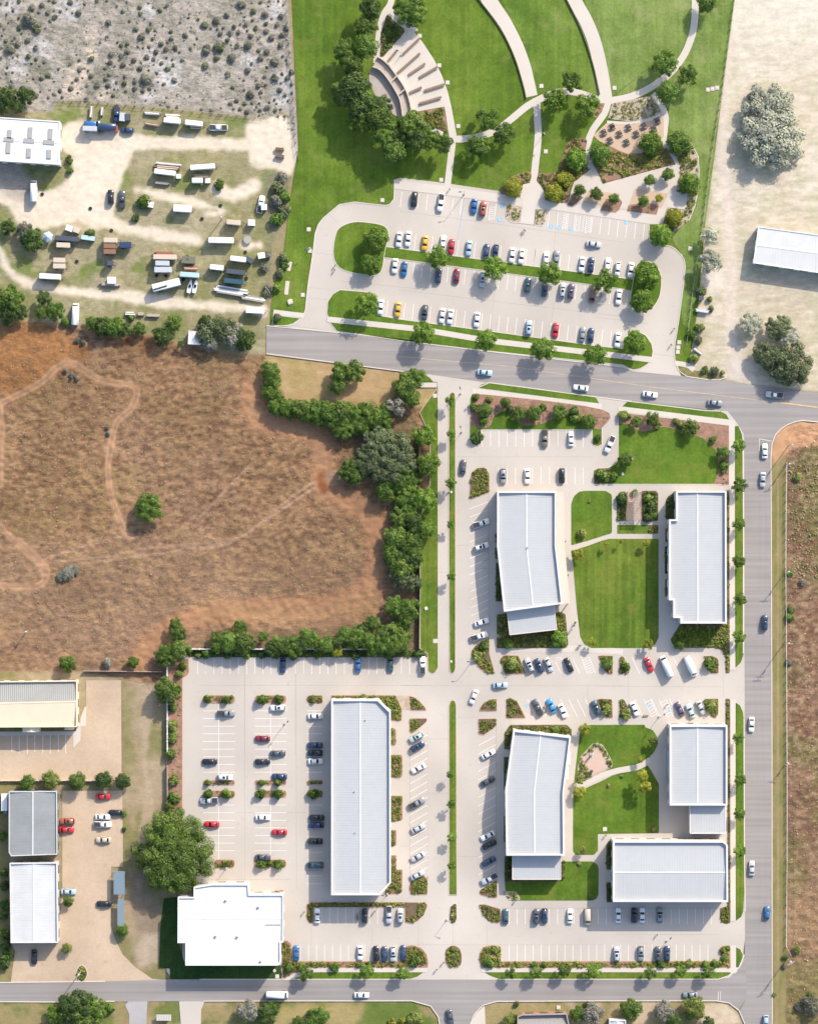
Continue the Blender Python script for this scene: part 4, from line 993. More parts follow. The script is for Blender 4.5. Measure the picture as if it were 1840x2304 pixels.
OFF = 'white roofed office blocks'
B1, p1, z1_, c1 = building('office_building', 'kinked white metal roof office by the angled stalls with a beige side canopy',
    'K 752,1052 1208,1052 1208,1470 O 1258,545 805,607 K 752,1480', 'K 980,1052 980,1485 O 1030,570', 8.6, .055, .55, M['stucco'], M['trim'], M['roof'], group=OFF)
annex(B1, c1, 'O 826,590 1190,550 1213,745 850,786', 5.4, M['brick'], M['kerb'], M['roof'], ('O', 826, 590), .6, .80, (1, .10))
cp = [(v.x - c1.x, v.y - c1.y) for v in (W3(q, 4.2) for q in TL('K 1213,1058 1268,1058 1276,1500 O 1315,545 1262,545 K 1213,1490'))][::-1]
ob('side_canopy', me_from('side_canopy', [(x, y, 3.9) for x, y in cp] + [(x, y, 4.25) for x, y in cp],
   [tuple(range(len(cp)))[::-1], tuple(len(cp) + i for i in range(len(cp)))] + [(i, (i + 1) % len(cp), len(cp) + (i + 1) % len(cp), len(cp) + i) for i in range(len(cp))], [M['walk_warm']]), B1)
mb = MB()
for q in TL('K 1262,1075 1262,1240 1266,1410 O 1280,60 1300,320 1308,530'):
    v = W3(q, 0); MB().box((v.x - c1.x, v.y - c1.y, 1.95), (.3, .3, 3.9)).build('canopy_post', M['steel'], B1)

B2, p2, z2_, c2 = building('office_building', 'long stepped white roof office between the big lawn and the east road',
    'L 622,1050 1010,1050 Q 1012,698 655,698 655,655 600,655 600,518 565,518 L 568,1270 622,1270', 'L 787,1050 Q 790,698', 8.6, .055, .55, M['stucco'], M['trim'], M['roof'], group=OFF)
B3, p3, z3_, c3 = building('office_building', 'long white roof office with two clipped corners beside the striped parking rows',
    'S 1018,255 1380,255 1477,350 X 1628,518 1530,622 1120,622', 'S 1240,255 X 1368,622', 9.2, .055, .55, M['stucco'], M['trim'], M['roof'], group=OFF)
B4, p4_, z4_, c4 = building('office_building', 'bent white roof office west of the court with the pink paver square',
    'U 878,492 1322,543 1268,975 1272,1463 823,1463 815,965', 'U 1090,516 1038,985 1042,1463', 9.0, .055, .55, M['stucco'], M['trim'], M['roof'], group=OFF)
annex(B4, c4, 'U 870,1455 1243,1455 1243,1648 870,1648', 5.2, M['brick'], M['kerb'], M['roof'], ('U', 870, 1455), .6)
for yy, x in ((705, 1308), (820, 1294), (690, 865)):
    v = W3(T('U', x, yy), 2.6); ob('door_canopy', MB().box((v.x - c4.x, v.y - c4.y, 2.6), (.9, 4.2, .16)).mesh('door_canopy', M['trim']), B4)
B5, p5, z5_, c5 = building('office_building', 'square white roof office south of the angled stalls beside the east road',
    'V 572,455 1017,455 1017,1075 572,1075', 'V 788,455 788,1075', 8.8, .055, .55, M['stucco'], M['trim'], M['roof'], group=OFF)
annex(B5, c5, 'V 730,1068 1003,1068 1003,1292 730,1292', 6.4, M['stucco'], M['trim'], M['roof'], ('V', 730, 1185), 1.6)
annex(B5, c5, 'V 541,648 585,642 585,872 541,852', 4.0, M['stucco'], M['steel'], M['roof'], ('V', 541, 645), .3, .62, (0, 1), 'side_canopy')
B6, p6, z6_, c6 = building('office_building', 'wide white roof office lying east to west at the southeast corner',
    'V 133,1352 985,1352 1020,1380 Z 952,680 V P 1378.6,2029', 'V 133,1596 1020,1596', 9.6, .055, .55, M['stucco'], M['trim'], M['roof'], group=OFF)
B7, p7, z7_, c7 = building('warehouse', 'bright white stepped flat roof warehouse under the big oak at the bottom road',
    'W 1655,555 X 100,530 415,530 420,618 712,618 710,1025 688,1028 690,1195 665,1222 W 1585,1222 1585,1030 1518,1030 1520,640 1655,640', 'W 1520,826 X 710,826', 8.6, .012, .45, M['stucco'], M['roof_white'], M['roof_white'], 1.1, thick=.35, win=True)
for x, y in ((220, 668), (498, 726), (134, 974), (318, 977), (518, 1188)):
    v = W3(T('X', x, y), 8.2); m_ = MB().tube((0, 0, -.3), (0, 0, .5), .3); m_.tube((0, 0, .5), (0, 0, .65), .45, .2); m_.build('roof_vent', M['steel'], B7, (v.x - c7.x, v.y - c7.y, 8.1))
for k, xx in enumerate(range(562, 690, 11)):
    v = W3(T('X', xx, 876), 8.1); ob('snow_guard', MB().box((0, 0, 0), (.35, .22, .2)).mesh('snow_guard', M['steel']), B7, (v.x - c7.x, v.y - c7.y, 8.15))
for (x, y, r_, bid, cc) in ((1280, 415, .2, B3, c3), (1196, 970, .2, B3, c3), (1200, 1288, .15, B3, c3)):
    v = W3(T('S', x, y), 8.9); MB().tube((0, 0, -.5), (0, 0, .6), r_).build('roof_vent', M['steel'], bid, (v.x - cc.x, v.y - cc.y, 8.4))
v = W3(T('K', 985, 1488), 8.2); MB().tube((0, 0, -.5), (0, 0, .5), .2).build('roof_vent', M['steel'], B1, (v.x - c1.x, v.y - c1.y, 8.1))
# older buildings
B8, p8, z8_, c8 = building('storage_building', 'long tan shed with a north slope painted shade grey and small porch gables', 'M -400,1154 598,1142 598,1500 -400,1505', 'M -400,1325 598,1303', 7.0, .12, .05, M['roof_tan'], M['roof_tan'], M['roof_tan'], .62, par=False, thick=.25)
for ch in B8.children:
    if ch.name.startswith('roof') and not ch.name.startswith('roof_seams') and sum(v.co.y for v in ch.data.vertices) / len(ch.data.vertices) > 0:
        ch.data.materials[0] = M['roof_grey']; ch['label'] = 'grey metal north slope'  # north slope recoloured grey to carry its shade
def gable(x0, x1, y0, ym, y1):
    a = [W3(T('M', x, y), 5.2) for x, y in ((x0, ym), (x1, ym), (x1, y1), (x0, y1))]; xm = (x0 + x1) / 2
    r0, r1 = W3(T('M', xm, y0), 6.1), W3(T('M', xm, y1), 6.1)
    q = [Vector((v.x - c8.x, v.y - c8.y, v.z)) for v in (*a, r0, r1)]
    V = q + [Vector((v.x, v.y, 0)) for v in q[:4]]
    ob('porch', me_from('porch', V, [(0, 3, 5, 4), (4, 5, 2, 1), (3, 2, 5), (9, 8, 2, 3), (8, 7, 1, 2), (6, 9, 3, 0)], [M['roof_tan']]), B8)
gable(178, 306, 1438, 1500, 1540); gable(503, 568, 1436, 1495, 1524)
building('workshop_building', 'grey ribbed metal workshop, the darker one of the pair by the tan yard', 'R 72,968 442,966 445,1455 90,1468 72,1440', 'R 258,966 256,1460', 6.0, .06, .05, M['roof_grey'], M['roof_old'], M['roof_grey'], .8, par=False, thick=.22)
building('workshop_building', 'off-white ribbed metal workshop, the paler one of the pair by the tan yard', 'W 86,350 490,345 497,1028 95,1030', 'W 288,345 292,1030', 6.0, .06, .25, M['roof_old'], M['trim'], M['roof_old'], .8, par=False, thick=.3)
B11, p11, z11, c11 = building('warehouse', 'white flat roof warehouse with grey skylight strips in the trailer yard', 'A -300,888 465,940 460,1275 -300,1228', 'A -300,1070 462,1106', 7.0, .03, .06, M['trim'], M['roof_white'], M['roof_white'], 1.0, par=False, thick=.3)
for x0, y0, x1, y1 in ((78, 1006, 74, 1074), (240, 986, 234, 1070), (394, 998, 390, 1080), (69, 1105, 66, 1186), (226, 1150, 224, 1220), (384, 1160, 381, 1228), (33, 1078, 110, 1084), (186, 1087, 268, 1094), (338, 1099, 424, 1106)):
    a, b = W3(T('A', x0, y0), 7), W3(T('A', x1, y1), 7); a, b = Vector((a.x - c11.x, a.y - c11.y, 7.0)), Vector((b.x - c11.x, b.y - c11.y, 7.0))
    MB().bar(a, b, 1.35, .3).build('skylight', M['skylight'], B11)
building('barn', 'white metal barn standing alone in the pale meadow', 'H 1258,378 1900,466 1900,763 1218,660', 'H 1240,520 1900,606', 4.6, .03, .06, M['trim'], M['roof_white'], M['roof_old'], .9, par=False, thick=.25)
building('garden_shed', 'small white shed at the edge of the brown field', 'E 1464,1185 1592,1196 1586,1292 1458,1288', 'E 1500,1188 1494,1290', 3.4, .08, .05, M['trim'], M['trim'], M['roof_white'], .6, 'shed', False, False, thick=.2)
H1, ph, zh, ch_ = building('house', 'grey shingled house roof south of the bottom road', 'Y 1000,1660 1040,1642 1420,1634 1440,1722 1440,1900 1000,1900', 'Y 1000,1790 1440,1780', 5.0, .3, .05, M['brick'], M['shingle'], M['shingle'], 1.2, 'house', False, thick=.3)
building('house', 'pale roofed house cut off at the bottom edge', 'Z -60,1690 80,1690 88,1900 -60,1900', 'Z 10,1690 14,1900', 4.6, .2, .05, M['stucco'], M['roof_old'], M['roof_old'], 1.2, 'house', False, thick=.3)
# slatted shelter by the garden beds
pg = empty('pergola', W3(T('L', 292, 1168))); tag(pg, 'timber slat pergola over the pink terrace between two garden beds', 'pergola')
for sx in (-1, 1):
    for sy in (-1, 0, 1): MB().box((sx * 2.1, sy * 4.2, 1.35), (.18, .18, 2.7)).build('post', M['wood'], pg)
    MB().box((sx * 2.1, 0, 2.78), (.16, 9.2, .2)).build('beam', M['wood'], pg)
sl = MB().box((0, 0, 0), (4.9, .12, .18)).mesh('slat', M['wood'])
for k in range(18): ob('slat', sl, pg, (0, -4.3 + k * .505, 2.98))
tr_ = MB().box((0, 0, 0), (.14, 9.0, .05)).mesh('batten', M['wood_grey'])
for k in range(7): ob('batten', tr_, pg, (-.2 + k * .36, 0, 3.12))

# ------------------------------------------------------------------ stage, terraces, benches, low walls
def wall_thing(name, label, cat, spec, z0, z1, wd, mat, smooth=True, group=None):
    l = TL(spec); l = catmull(l, n=5) if smooth else l
    s = [W3(q) for q in strip_poly(l, wd)]; m = len(s) // 2
    V = [(v.x, v.y, z0) for v in s] + [(v.x, v.y, z1) for v in s]; F = []
    n = len(s)
    for i in range(n): F.append((i, (i + 1) % n, n + (i + 1) % n, n + i))
    for i in range(m - 1): F.append((n + i, n + i + 1, n + 2 * m - 2 - i, n + 2 * m - 1 - i))
    me = me_from(name, V, F, [mat]); bm = bmesh.new(); bm.from_mesh(me); bmesh.ops.recalc_face_normals(bm, faces=bm.faces)
    if sum(f.normal.z for f in bm.faces) < 0: bmesh.ops.reverse_faces(bm, faces=bm.faces)
    bm.to_mesh(me); bm.free()
    return tag(ob(name, me), label, cat, group)
pad('B 1310,560 1340,522 1400,548 1475,645 1540,755 1572,905 1545,912 1430,850 1350,725 1312,630', .10, 'cobble', 1, 'stage')
bed('B 1375,445 1420,480 1500,565 1590,700 1640,880 1575,905 1540,755 1475,645 1395,545 1340,520', .2, 'cobble', 1)
wall_thing('stage_wall', 'curved outer limestone wall between the bench plaza and the stage', 'wall', 'B 1378,440 1440,485 1515,575 1590,690 1625,790 1643,890', .05, 1.3, 3.2, M['stone'])
wall_thing('stage_wall', 'curved inner limestone wall along the cobbled stage', 'wall', 'B 1338,522 1400,550 1475,643 1540,755 1560,830 1570,905', .05, 1.9, 2.6, M['stone'])
wall_thing('cross_wall', 'short limestone cross wall in the middle of the stage terrace', 'wall', 'B 1478,640 1524,592', .05, 1.5, 2, M['stone'], False); wall_thing('cross_wall', 'short limestone cross wall at the lower end of the stage terrace', 'wall', 'B 1540,735 1592,692', .05, 1.5, 2, M['stone'], False)
wall_thing('retaining_wall', 'low curved retaining wall along the western arc path of the park lawn', 'wall', 'C 530,-120 612,0 770,210 880,430 950,650 976,766', .02, .7, 1.5, M['stone_shaded'])
wall_thing('retaining_wall', 'low curved retaining wall along the eastern arc path of the park lawn', 'wall', 'C 1215,-140 1290,0 1400,225 1490,490 1545,732', .02, .7, 1.5, M['stone_shaded'])
def bench_at(p, q, label, i):
    a, b = W3(p), W3(q); d = b - a; Ln = d.length
    o = empty('bench', (a + b) / 2 + Vector((0, 0, .12)), math.atan2(d.y, d.x)); tag(o, label, 'bench', 'long benches on the fan shaped plaza')
    for k, yy in enumerate((-.21, 0, .21)): MB().box((0, yy, .45), (Ln, .18, .07)).build('seat_board', M['wood'], o)
    for x in (-.45, 0, .45): MB().box((x * Ln, 0, .2), (.3, .5, .42)).build('leg', M['stone'], o)
    MB().box((0, -.36, .66), (Ln, .08, .34)).build('backrest', M['wood'], o)
BN = [('B', 1450, 482, 1526, 390, 'short timber bench nearest the curved stage wall and the planted triangle'), ('C', 20, 422, 150, 298, 'timber bench at the northern tip of the fan plaza'),
      ('C', -30, 575, 155, 412, 'longest timber bench on the fan plaza, with a lamp post beside it'), ('C', 65, 580, 195, 492, 'timber bench on the fan plaza just south of the longest one'),
      ('C', 148, 600, 290, 518, 'timber bench ending at the lawn edge, third below the planted triangle'), ('C', 188, 702, 345, 652, 'timber bench touching the outer edge in the lower half of the fan plaza'),
      ('C', 70, 720, 168, 676, 'short timber bench close to the outer stage wall'), ('C', 148, 802, 320, 752, 'southernmost timber bench of the fan plaza above the mulch bed')]
for i, (t, x0, y0, x1, y1, lb) in enumerate(BN): bench_at(T(t, x0, y0), T(t, x1, y1), lb, i)
# shade-sail tables on the tan terrace
tabs = [('D', 125, 985), ('D', 250, 990), ('D', 370, 980), ('D', 445, 1000), ('D', 60, 1030), ('D', 180, 1040), ('D', 312, 1040), ('D', 108, 1090), ('D', 236, 1105), ('D', 475, 940), ('C', 1640, 985)]
mt_top = MB().box((0, 0, .74), (1.0, 1.7, .06)).mesh('tabletop', M['dark_steel'])
mt_b = MB().box((0, 0, .44), (.32, 1.7, .05)).mesh('seat', M['dark_steel'])
mt_l = MB().box((0, 0, .36), (.12, 1.2, .72)).mesh('leg', M['dark_steel'])
def nth(i):
    return ['first', 'second', 'third', 'fourth', 'fifth', 'sixth', 'seventh', 'eighth', 'ninth', 'tenth', 'eleventh', 'twelfth', 'thirteenth', 'fourteenth', 'fifteenth', 'sixteenth', 'seventeenth', 'eighteenth', 'nineteenth', 'twentieth'][i] if i < 20 else f'{i + 1}th'
for i, (t, x, y) in enumerate(sorted(tabs, key=lambda a: T(*a)[0])):
    o = empty('picnic_table', W3(T(t, x, y), .13), -1.15); tag(o, f'dark picnic table on the tan terrace, {nth(i)} counting from the west', 'table', 'picnic tables on the tan terrace')
    ob('tabletop', mt_top, o); ob('leg', mt_l, o)
    for s in (-1, 1): ob('seat', mt_b, o, (s * .85, 0, 0))
# fences and walls of the plots
def fence(name, label, cat, spec, h, mat, post=None, every=2.4, th=.12, z0=0, group=None, rails=0):
    pts = [W3(q) for q in TL(spec)]
    o = empty(name, pts[0]); tag(o, label, cat, group); b0 = pts[0]
    pm = MB().box((0, 0, h / 2 + .05), (th * 1.6, th * 1.6, h + .1)).mesh('post', post or mat); n = 0
    for a, b in zip(pts[:-1], pts[1:]):
        d = b - a; k = max(1, round(d.length / every)); ang = math.atan2(d.y, d.x); w_ = d.length / k
        if not rails: pan = MB().box((0, 0, h / 2), (w_ - .1, th, h)).mesh('panel', mat)
        else: ral = MB().box((0, 0, 0), (w_, th * .45, .08)).mesh('rail', mat)
        for j in range(k):
            if n > 260: break
            c = a + d * ((j + .5) / k) - b0; e = a + d * (j / k) - b0
            if rails:
                for r in range(rails): ob('rail', ral, o, (c.x, c.y, h * (r + 1) / rails - .05), ang)
            else: ob('panel', pan, o, (c.x, c.y, z0), ang)
            ob('post', pm, o, (e.x, e.y, z0)); n += 1
    return o
fence('wall_fence', 'pale grey panel wall north of the long parking row', 'wall', 'M 1432,895 N 1600,896', 2.2, M['trim'], th=.3)
fence('wall_fence', 'thin pale panel wall between the hedgerow woods and the grass strip of the west drive', 'wall', 'J 1700,560 1700,1080 N 1705,480 1700,895', 2.0, M['wood_grey'], th=.2)
fence('wall_fence', 'grey panel wall on the west side of the office parking lot', 'wall', 'M 1300,1040 1302,1722', 2.2, M['trim'], th=.3)
fence('wall_fence', 'weathered board fence at the lower end of the west parking bed', 'wall', 'R 1300,770 1302,1060', 2.0, M['wood_grey'], th=.2)
fence('field_fence', 'post and rail fence between the scrub and the park turf', 'fence', 'B 672,0 690,250 712,560 735,900 745,1100 770,1240', 1.6, M['wood_grey'], rails=3, every=3)
fence('field_fence', 'post and rail fence between the scrub and the trailer yard', 'fence', 'A 430,778 700,785 1120,826 1722,885 B 150,880 500,915', 1.5, M['wood_grey'], rails=2, every=3)
fence('field_fence', 'wire and post fence along the pale meadow edge of the park', 'fence', 'D 1070,0 1020,380 975,720 930,980 880,1300 830,1722 H 780,640 740,950 700,1300', 1.2, M['wood_grey'], rails=2, every=3)
fence('yard_wall', 'low masonry wall between the tan shed yard and the workshops', 'wall', 'R -100,882 480,880 870,884', 1.2, M['stone'], th=.22)
fence('yard_wall', 'low timber fence on the north side of the tan yard', 'wall', 'M 655,1065 945,1068 1260,1072', 1.6, M['wood_grey'], th=.15)
fence('field_fence', 'pale post and rail fence along the rough field east of the road', 'fence', 'L 1475,830 1470,1200 1468,1722 Q 1472,700 1475,1300 V 1478,900 1477,1500 Z 1450,700 1448,1060 1490,1140', 1.3, M['trim'], rails=3, every=3.2)
# ------------------------------------------------------------------ trees and shrubs
def leaf_quads(c, nrm, size, r):
    """numpy: one bent leaf-cluster card per point"""
    n = len(c)
    t = r.normal(size=(n, 3)); t -= nrm * (t * nrm).sum(1, keepdims=True); t /= np.linalg.norm(t, axis=1, keepdims=True) + 1e-9
    b = np.cross(nrm, t); s = size[:, None]; asp = r.uniform(.55, .95, (n, 1))
    V = np.stack([c - t * s, c - b * s * asp + nrm * s * .18, c + t * s, c + b * s * asp + nrm * s * .18], 1).reshape(-1, 3)
    return V
def quads_mesh(name, V, mats=()):
    n = len(V) // 4
    me = bpy.data.meshes.new(name)
    me.vertices.add(len(V)); me.vertices.foreach_set('co', V.astype(np.float32).ravel())
    me.loops.add(n * 4); me.loops.foreach_set('vertex_index', np.arange(n * 4, dtype=np.int32))
    me.polygons.add(n); me.polygons.foreach_set('loop_start', np.arange(0, n * 4, 4, dtype=np.int32))
    me.update(calc_edges=True)
    for m in mats: me.materials.append(m)
    return me
def crown_verts(seed, lobes, leaves, leaf, height=.8, lobe_r=(.30, .46), spread=.66, z0=0.0, ragged=.12):
    """unit crown: lobes of leaf cards round branch ends"""
    r = np.random.default_rng(seed); out = []
    cs = []
    for i in range(lobes):
        a = 2 * math.pi * (i * .618 + r.uniform(-.06, .06)); q = math.sqrt((i + .5) / lobes)
        rad = spread * q; zc = height * (math.sqrt(max(0, 1 - q * q)) * .75 + r.uniform(-.30, .16)) * .9
        cs.append((rad * math.cos(a) * r.uniform(.9, 1.1), rad * math.sin(a) * r.uniform(.9, 1.1), zc, r.uniform(*lobe_r) * (1.1 - .28 * q)))
    per = leaves // lobes
    for x, y, z, lr in cs:
        d = r.normal(size=(per, 3)); d[:, 2] = d[:, 2] * .9 + .25
        d /= np.linalg.norm(d, axis=1, keepdims=True)
        k = lr * (1 - ragged * 2 * r.random(per) ** 2 + ragged * r.random(per))[:, None]
        p = np.array([x, y, z]) + d * k * np.array([1, 1, .85])
        nn = d + r.normal(scale=.30, size=d.shape); nn[:, 2] += .25; nn /= np.linalg.norm(nn, axis=1, keepdims=True)
        out.append(leaf_quads(p, nn, leaf * r.uniform(.7, 1.25, per), r))
    V = np.concatenate(out); V[:, 2] += z0
    return V
CROWN = {
    'round': [quads_mesh('crown', crown_verts(10 + k, 26, 3600, .056, .85, (.24, .40), .70, 0, .22)) for k in range(4)],
    'loose': [quads_mesh('crown', crown_verts(30 + k, 20, 2400, .060, .8, (.18, .34), .78, 0, .28)) for k in range(4)],
    'clump': [quads_mesh('crown', crown_verts(50 + k, 30, 4200, .050, .8, (.18, .34), .78, 0, .22)) for k in range(3)],
    'big': [quads_mesh('crown', crown_verts(70 + k, 48, 9000, .036, .62, (.13, .26), .83, 0, .24)) for k in range(3)],
    'shrub': [quads_mesh('crown', crown_verts(90 + k, 7, 420, .15, .75, (.40, .55), .5)) for k in range(4)],
    'thin': [quads_mesh('crown', crown_verts(110 + k, 12, 750, .075, .8, (.2, .38), .74, 0, .3)) for k in range(3)],
    'column': [quads_mesh('crown', crown_verts(120 + k, 12, 1200, .085, 1.3, (.34, .5), .52)) for k in range(2)],
}
for ms in CROWN.values():
    for m_ in ms: m_.materials.append(L['green'])
def trunk_mesh(seed, n=5):
    """unit trunk: 1 high to the crown base, limbs spread to radius .6"""
    r = random.Random(seed); mb = MB()
    mb.tube((0, 0, 0), (.02, .01, .55), .055, .04); mb.tube((.02, .01, .55), (0, 0, 1.0), .04, .03)
    for i in range(n):
        a = 2 * math.pi * i / n + r.uniform(-.3, .3); q = r.uniform(.4, .62)
        e = (q * math.cos(a), q * math.sin(a), 1.25 + r.uniform(-.1, .35)); mid = (e[0] * .45, e[1] * .45, 1.0)
        mb.tube((.01, 0, .62 + r.uniform(0, .2)), mid, .03, .02, 6); mb.tube(mid, e, .02, .008, 6)
    mb.tube((0, 0, 1), (0, 0, 1.6), .03, .01, 6)
    return mb.mesh('trunk', M['bark'])
TRUNK = [trunk_mesh(k) for k in range(3)]
tree_n = [0]
def set_mat(o, mat):
    o.material_slots[0].link = 'OBJECT'; o.material_slots[0].material = mat
def tree(p, rpx, leaf='street', shape='round', label='', group=None, name='tree', hz=None, lift=None):
    """p: where the crown shows in the photo, rpx: crown radius in photo pixels"""
    r = rpx * S; i = tree_n[0]; tree_n[0] += 1
    base = (1.2 * r if r < 2.2 else .75 * r + 1.0) if lift is None else lift
    hz = hz or 1.0
    zc = base + .45 * r * hz
    g = W3(p, zc)
    o = empty(name, (g.x, g.y, 0)); tag(o, label, 'tree', group)
    a = rng.uniform(0, 6.28)
    c = ob('crown', CROWN[shape][i % len(CROWN[shape])], o, (0, 0, base), a); c.scale = (r, r * rng.uniform(.92, 1.08), r * hz * rng.uniform(.92, 1.1)); set_mat(c, L[leaf])
    t = ob('trunk', TRUNK[i % 3], o, None, a); k = max(.55 * r, .8); t.scale = (k, k, base * 1.02)
    return o
def shrub(p, rpx, leaf='green', label='', group=None, name='shrub', hz=1.0, shape='shrub', z0=.1):
    r = rpx * S; i = tree_n[0]; tree_n[0] += 1
    g = W3(p, .4 * r)
    o = ob(name, CROWN[shape][i % len(CROWN[shape])], None, (g.x, g.y, z0 + .12 * r), rng.uniform(0, 6.28))
    o.scale = (r, r * rng.uniform(.9, 1.1), r * hz); set_mat(o, L[leaf]); tag(o, label, 'shrub', group)
    return o
def pts(spec):
    """'B 10,20,30 ...' tile coordinates with a radius in tile pixels"""
    out, t = [], 'P'
    for tok in spec.split():
        if tok.isalpha(): t = tok
        else:
            a = [float(q) for q in tok.split(',')]
            out.append((T(t, a[0], a[1]), a[2] / TILES[t][2]))
    return out
def row(fn, spec, leaf, shape, text, group, by='west', **kw):
    """a set of look-alikes; each label tells its turn from the west or north end"""
    L_ = pts(spec)
    key = (lambda q: q[0][0]) if by == 'west' else (lambda q: q[0][1])
    L_.sort(key=key)
    for i, (p, r) in enumerate(L_):
        lb = text if len(L_) == 1 else f'{text}, {nth(i)} from the {by}'
        lf = leaf if isinstance(leaf, str) else leaf[i % len(leaf)]
        sh = shape if isinstance(shape, str) else shape[i % len(shape)]
        if fn is tree: tree(p, r * 1.16, lf, sh, lb, group, **kw)
        else: shrub(p, r * 1.14, lf, lb, group, shape=sh, **kw)
# park
row(tree, 'B 1320,60,90 1285,200,92 1282,350,95 1125,390,92 1175,490,95 1200,660,118 1120,740,90 1265,820,120 1235,930,95 1400,830,95 1380,920,110 1440,1020,110 1530,1060,100 1640,960,110 1500,1150,95 1060,690,55 C 130,1080,90 215,1060,95 335,1110,75', ('oak', 'dark', 'green', 'oak', 'dark'), ('clump', 'round', 'big'), 'dense tree in the grove behind the stage', 'trees of the grove behind the stage', hz=1.1, lift=6.0)
row(tree, 'C 75,75,118', 'green', 'big', 'large tree at the top edge beside the planted triangle', None, lift=4)
row(tree, 'C 675,915,88 605,1130,90 805,1025,85', 'green', 'loose', 'tree beside the curved lawn path', 'lawn path trees', lift=4.2)
row(tree, 'C 1330,630,76 1200,770,92 1450,810,95', ('street', 'green'), 'loose', 'tree near the joining of the arc paths', 'trees at the joining paths', lift=4.2)
row(tree, 'D 530,480,98 715,575,80 560,710,90 860,20,80', 'green', ('loose', 'round'), 'tree along the eastern ring path of the park', 'ring path trees', lift=4.2)
row(tree, 'D 430,1105,92 650,1105,98 725,1420,85 C 1545,1195,85 1360,1235,85', ('street', 'green'), 'round', 'round tree around the tan table terrace', 'trees around the table terrace', lift=1.6)
row(tree, 'C 875,1450,76 1275,1385,65 1195,1490,75 H 605,315,76', 'yellow', 'round', 'yellow green round tree at the north edge of the outer lot', 'yellow trees north of the lot', lift=1.0)
row(tree, 'C 1390,1475,45 1520,1500,52 1655,1540,45 D 420,1395,46 560,1350,50 370,1555,46', 'green', 'round', 'small plaza tree in the pale paved court', 'small plaza trees', lift=2.2)
row(tree, 'D 490,1535,32', 'yellow', 'round', 'smallest yellowish plaza tree in the pale paved court', None, lift=1.8)
row(tree, 'H 505,440,88', 'street', 'round', 'round tree on the corner island under the yellow tree', None, lift=2.5)
# outer lot
row(tree, 'F 1362,475,92 1325,668,84', 'street', 'clump', 'round tree on the large western teardrop island', 'teardrop island trees', by='north', lift=3)
row(tree, 'G 290,615,90 735,690,95 1160,740,92 1590,800,92', 'street', ('clump', 'loose'), 'tree on the grass median between the parking rows', 'median trees of the outer lot', lift=4)
row(tree, 'H 395,745,98 360,955,92', 'street', 'clump', 'round tree on the eastern oval island', 'oval island trees', by='north', lift=3)
row(tree, 'F 1285,985,92', 'street', 'clump', 'round tree on the southwestern island of the outer lot', None, lift=4)
row(tree, 'H 308,1275,90', 'street', 'clump', 'round tree on the southeastern island of the outer lot', None, lift=4)
row(tree, 'G 180,1205,88 668,1258,80 1112,1325,90 1512,1375,86', 'street', ('clump', 'round'), 'street tree in the strip north of the top road', 'street trees of the top road', lift=4.6)
# meadow
row(tree, 'D 1365,1060,225', 'pale', 'big', 'great pale crowned tree alone in the glare whitened meadow', None, lift=3, hz=.8)
row(tree, 'D 1330,850,190', 'pale', 'big', 'added crown standing for the shadow behind the great pale meadow tree', None, lift=2, hz=.7)  # added crown put where only the tree's cast shadow lies
row(tree, 'H 890,640,90 890,450,70', 'pale', 'loose', 'pale feathery tree beside the meadow track', 'pale track trees', by='north')
row(tree, 'H 1330,1370,105 1510,1450,165 1200,1130,85 1420,1160,95 1500,1230,80', ('pale', 'sage', 'sage'), 'big', 'sage green tree of the clump above the road corner', 'trees of the meadow clump', lift=3)
row(shrub, 'H 800,870,40 880,940,26 890,1015,28 800,1160,40 740,1210,36 790,1260,40 840,1490,34 920,1500,40 830,880,30 760,1400,40 980,1510,20', ('sage', 'olive', 'green'), 'shrub', 'rough bush in the weedy strip east of the lot', 'weedy strip bushes', by='north')
# trailer yard
row(tree, 'A 50,750,80 200,740,75 30,820,60 140,820,55', 'dark', 'clump', 'dark tree behind the white warehouse', 'trees behind the warehouse', lift=3)
row(tree, 'E 80,940,110 60,1040,90 340,930,55 330,1040,55 430,1030,75 160,1040,60', ('dark', 'green'), 'clump', 'dark tree along the west end of the yard track', 'trees below the yard track', lift=3)
row(tree, 'E 250,480,95 190,410,70 60,380,60', ('dark', 'scrub'), 'clump', 'tree beside the pale blue tarp tent', 'trees by the tarp tent', lift=2)
row(tree, 'E 720,1130,60 800,1150,80 890,1150,80 970,1180,55 1080,1170,50 1260,1220,80 1350,1120,60 1400,1290,28', ('green', 'dark'), ('clump', 'loose'), 'tree on the bank above the brown field', 'bank trees', lift=2)
row(tree, 'E 1640,1280,62 1690,1150,60 F 60,1200,100 180,1170,100 250,1220,90 340,1250,90 40,1120,60', ('dark', 'sage', 'grey'), ('clump', 'loose'), 'tree right of the small white shed', 'trees by the small white shed', lift=2.5)
row(shrub, 'A 1115,1570,60 540,1235,38 545,1320,30 1700,1430,45 E 1050,310,34 700,440,50 1450,640,45 1020,1085,32 510,1120,40', ('green', 'dark'), 'shrub', 'green bush in the trailer yard', 'yard bushes')
row(shrub, 'B 640,1380,50 600,1450,55 650,1520,60 590,1560,55 660,1640,55 600,1700,60 F 520,600,40 500,700,35 530,870,45 640,620,40 660,660,45 620,740,40 590,860,40 600,1080,35', ('scrub', 'sage', 'green'), 'shrub', 'weathered bush along the fence of the trailer yard', 'fence line bushes', by='north')
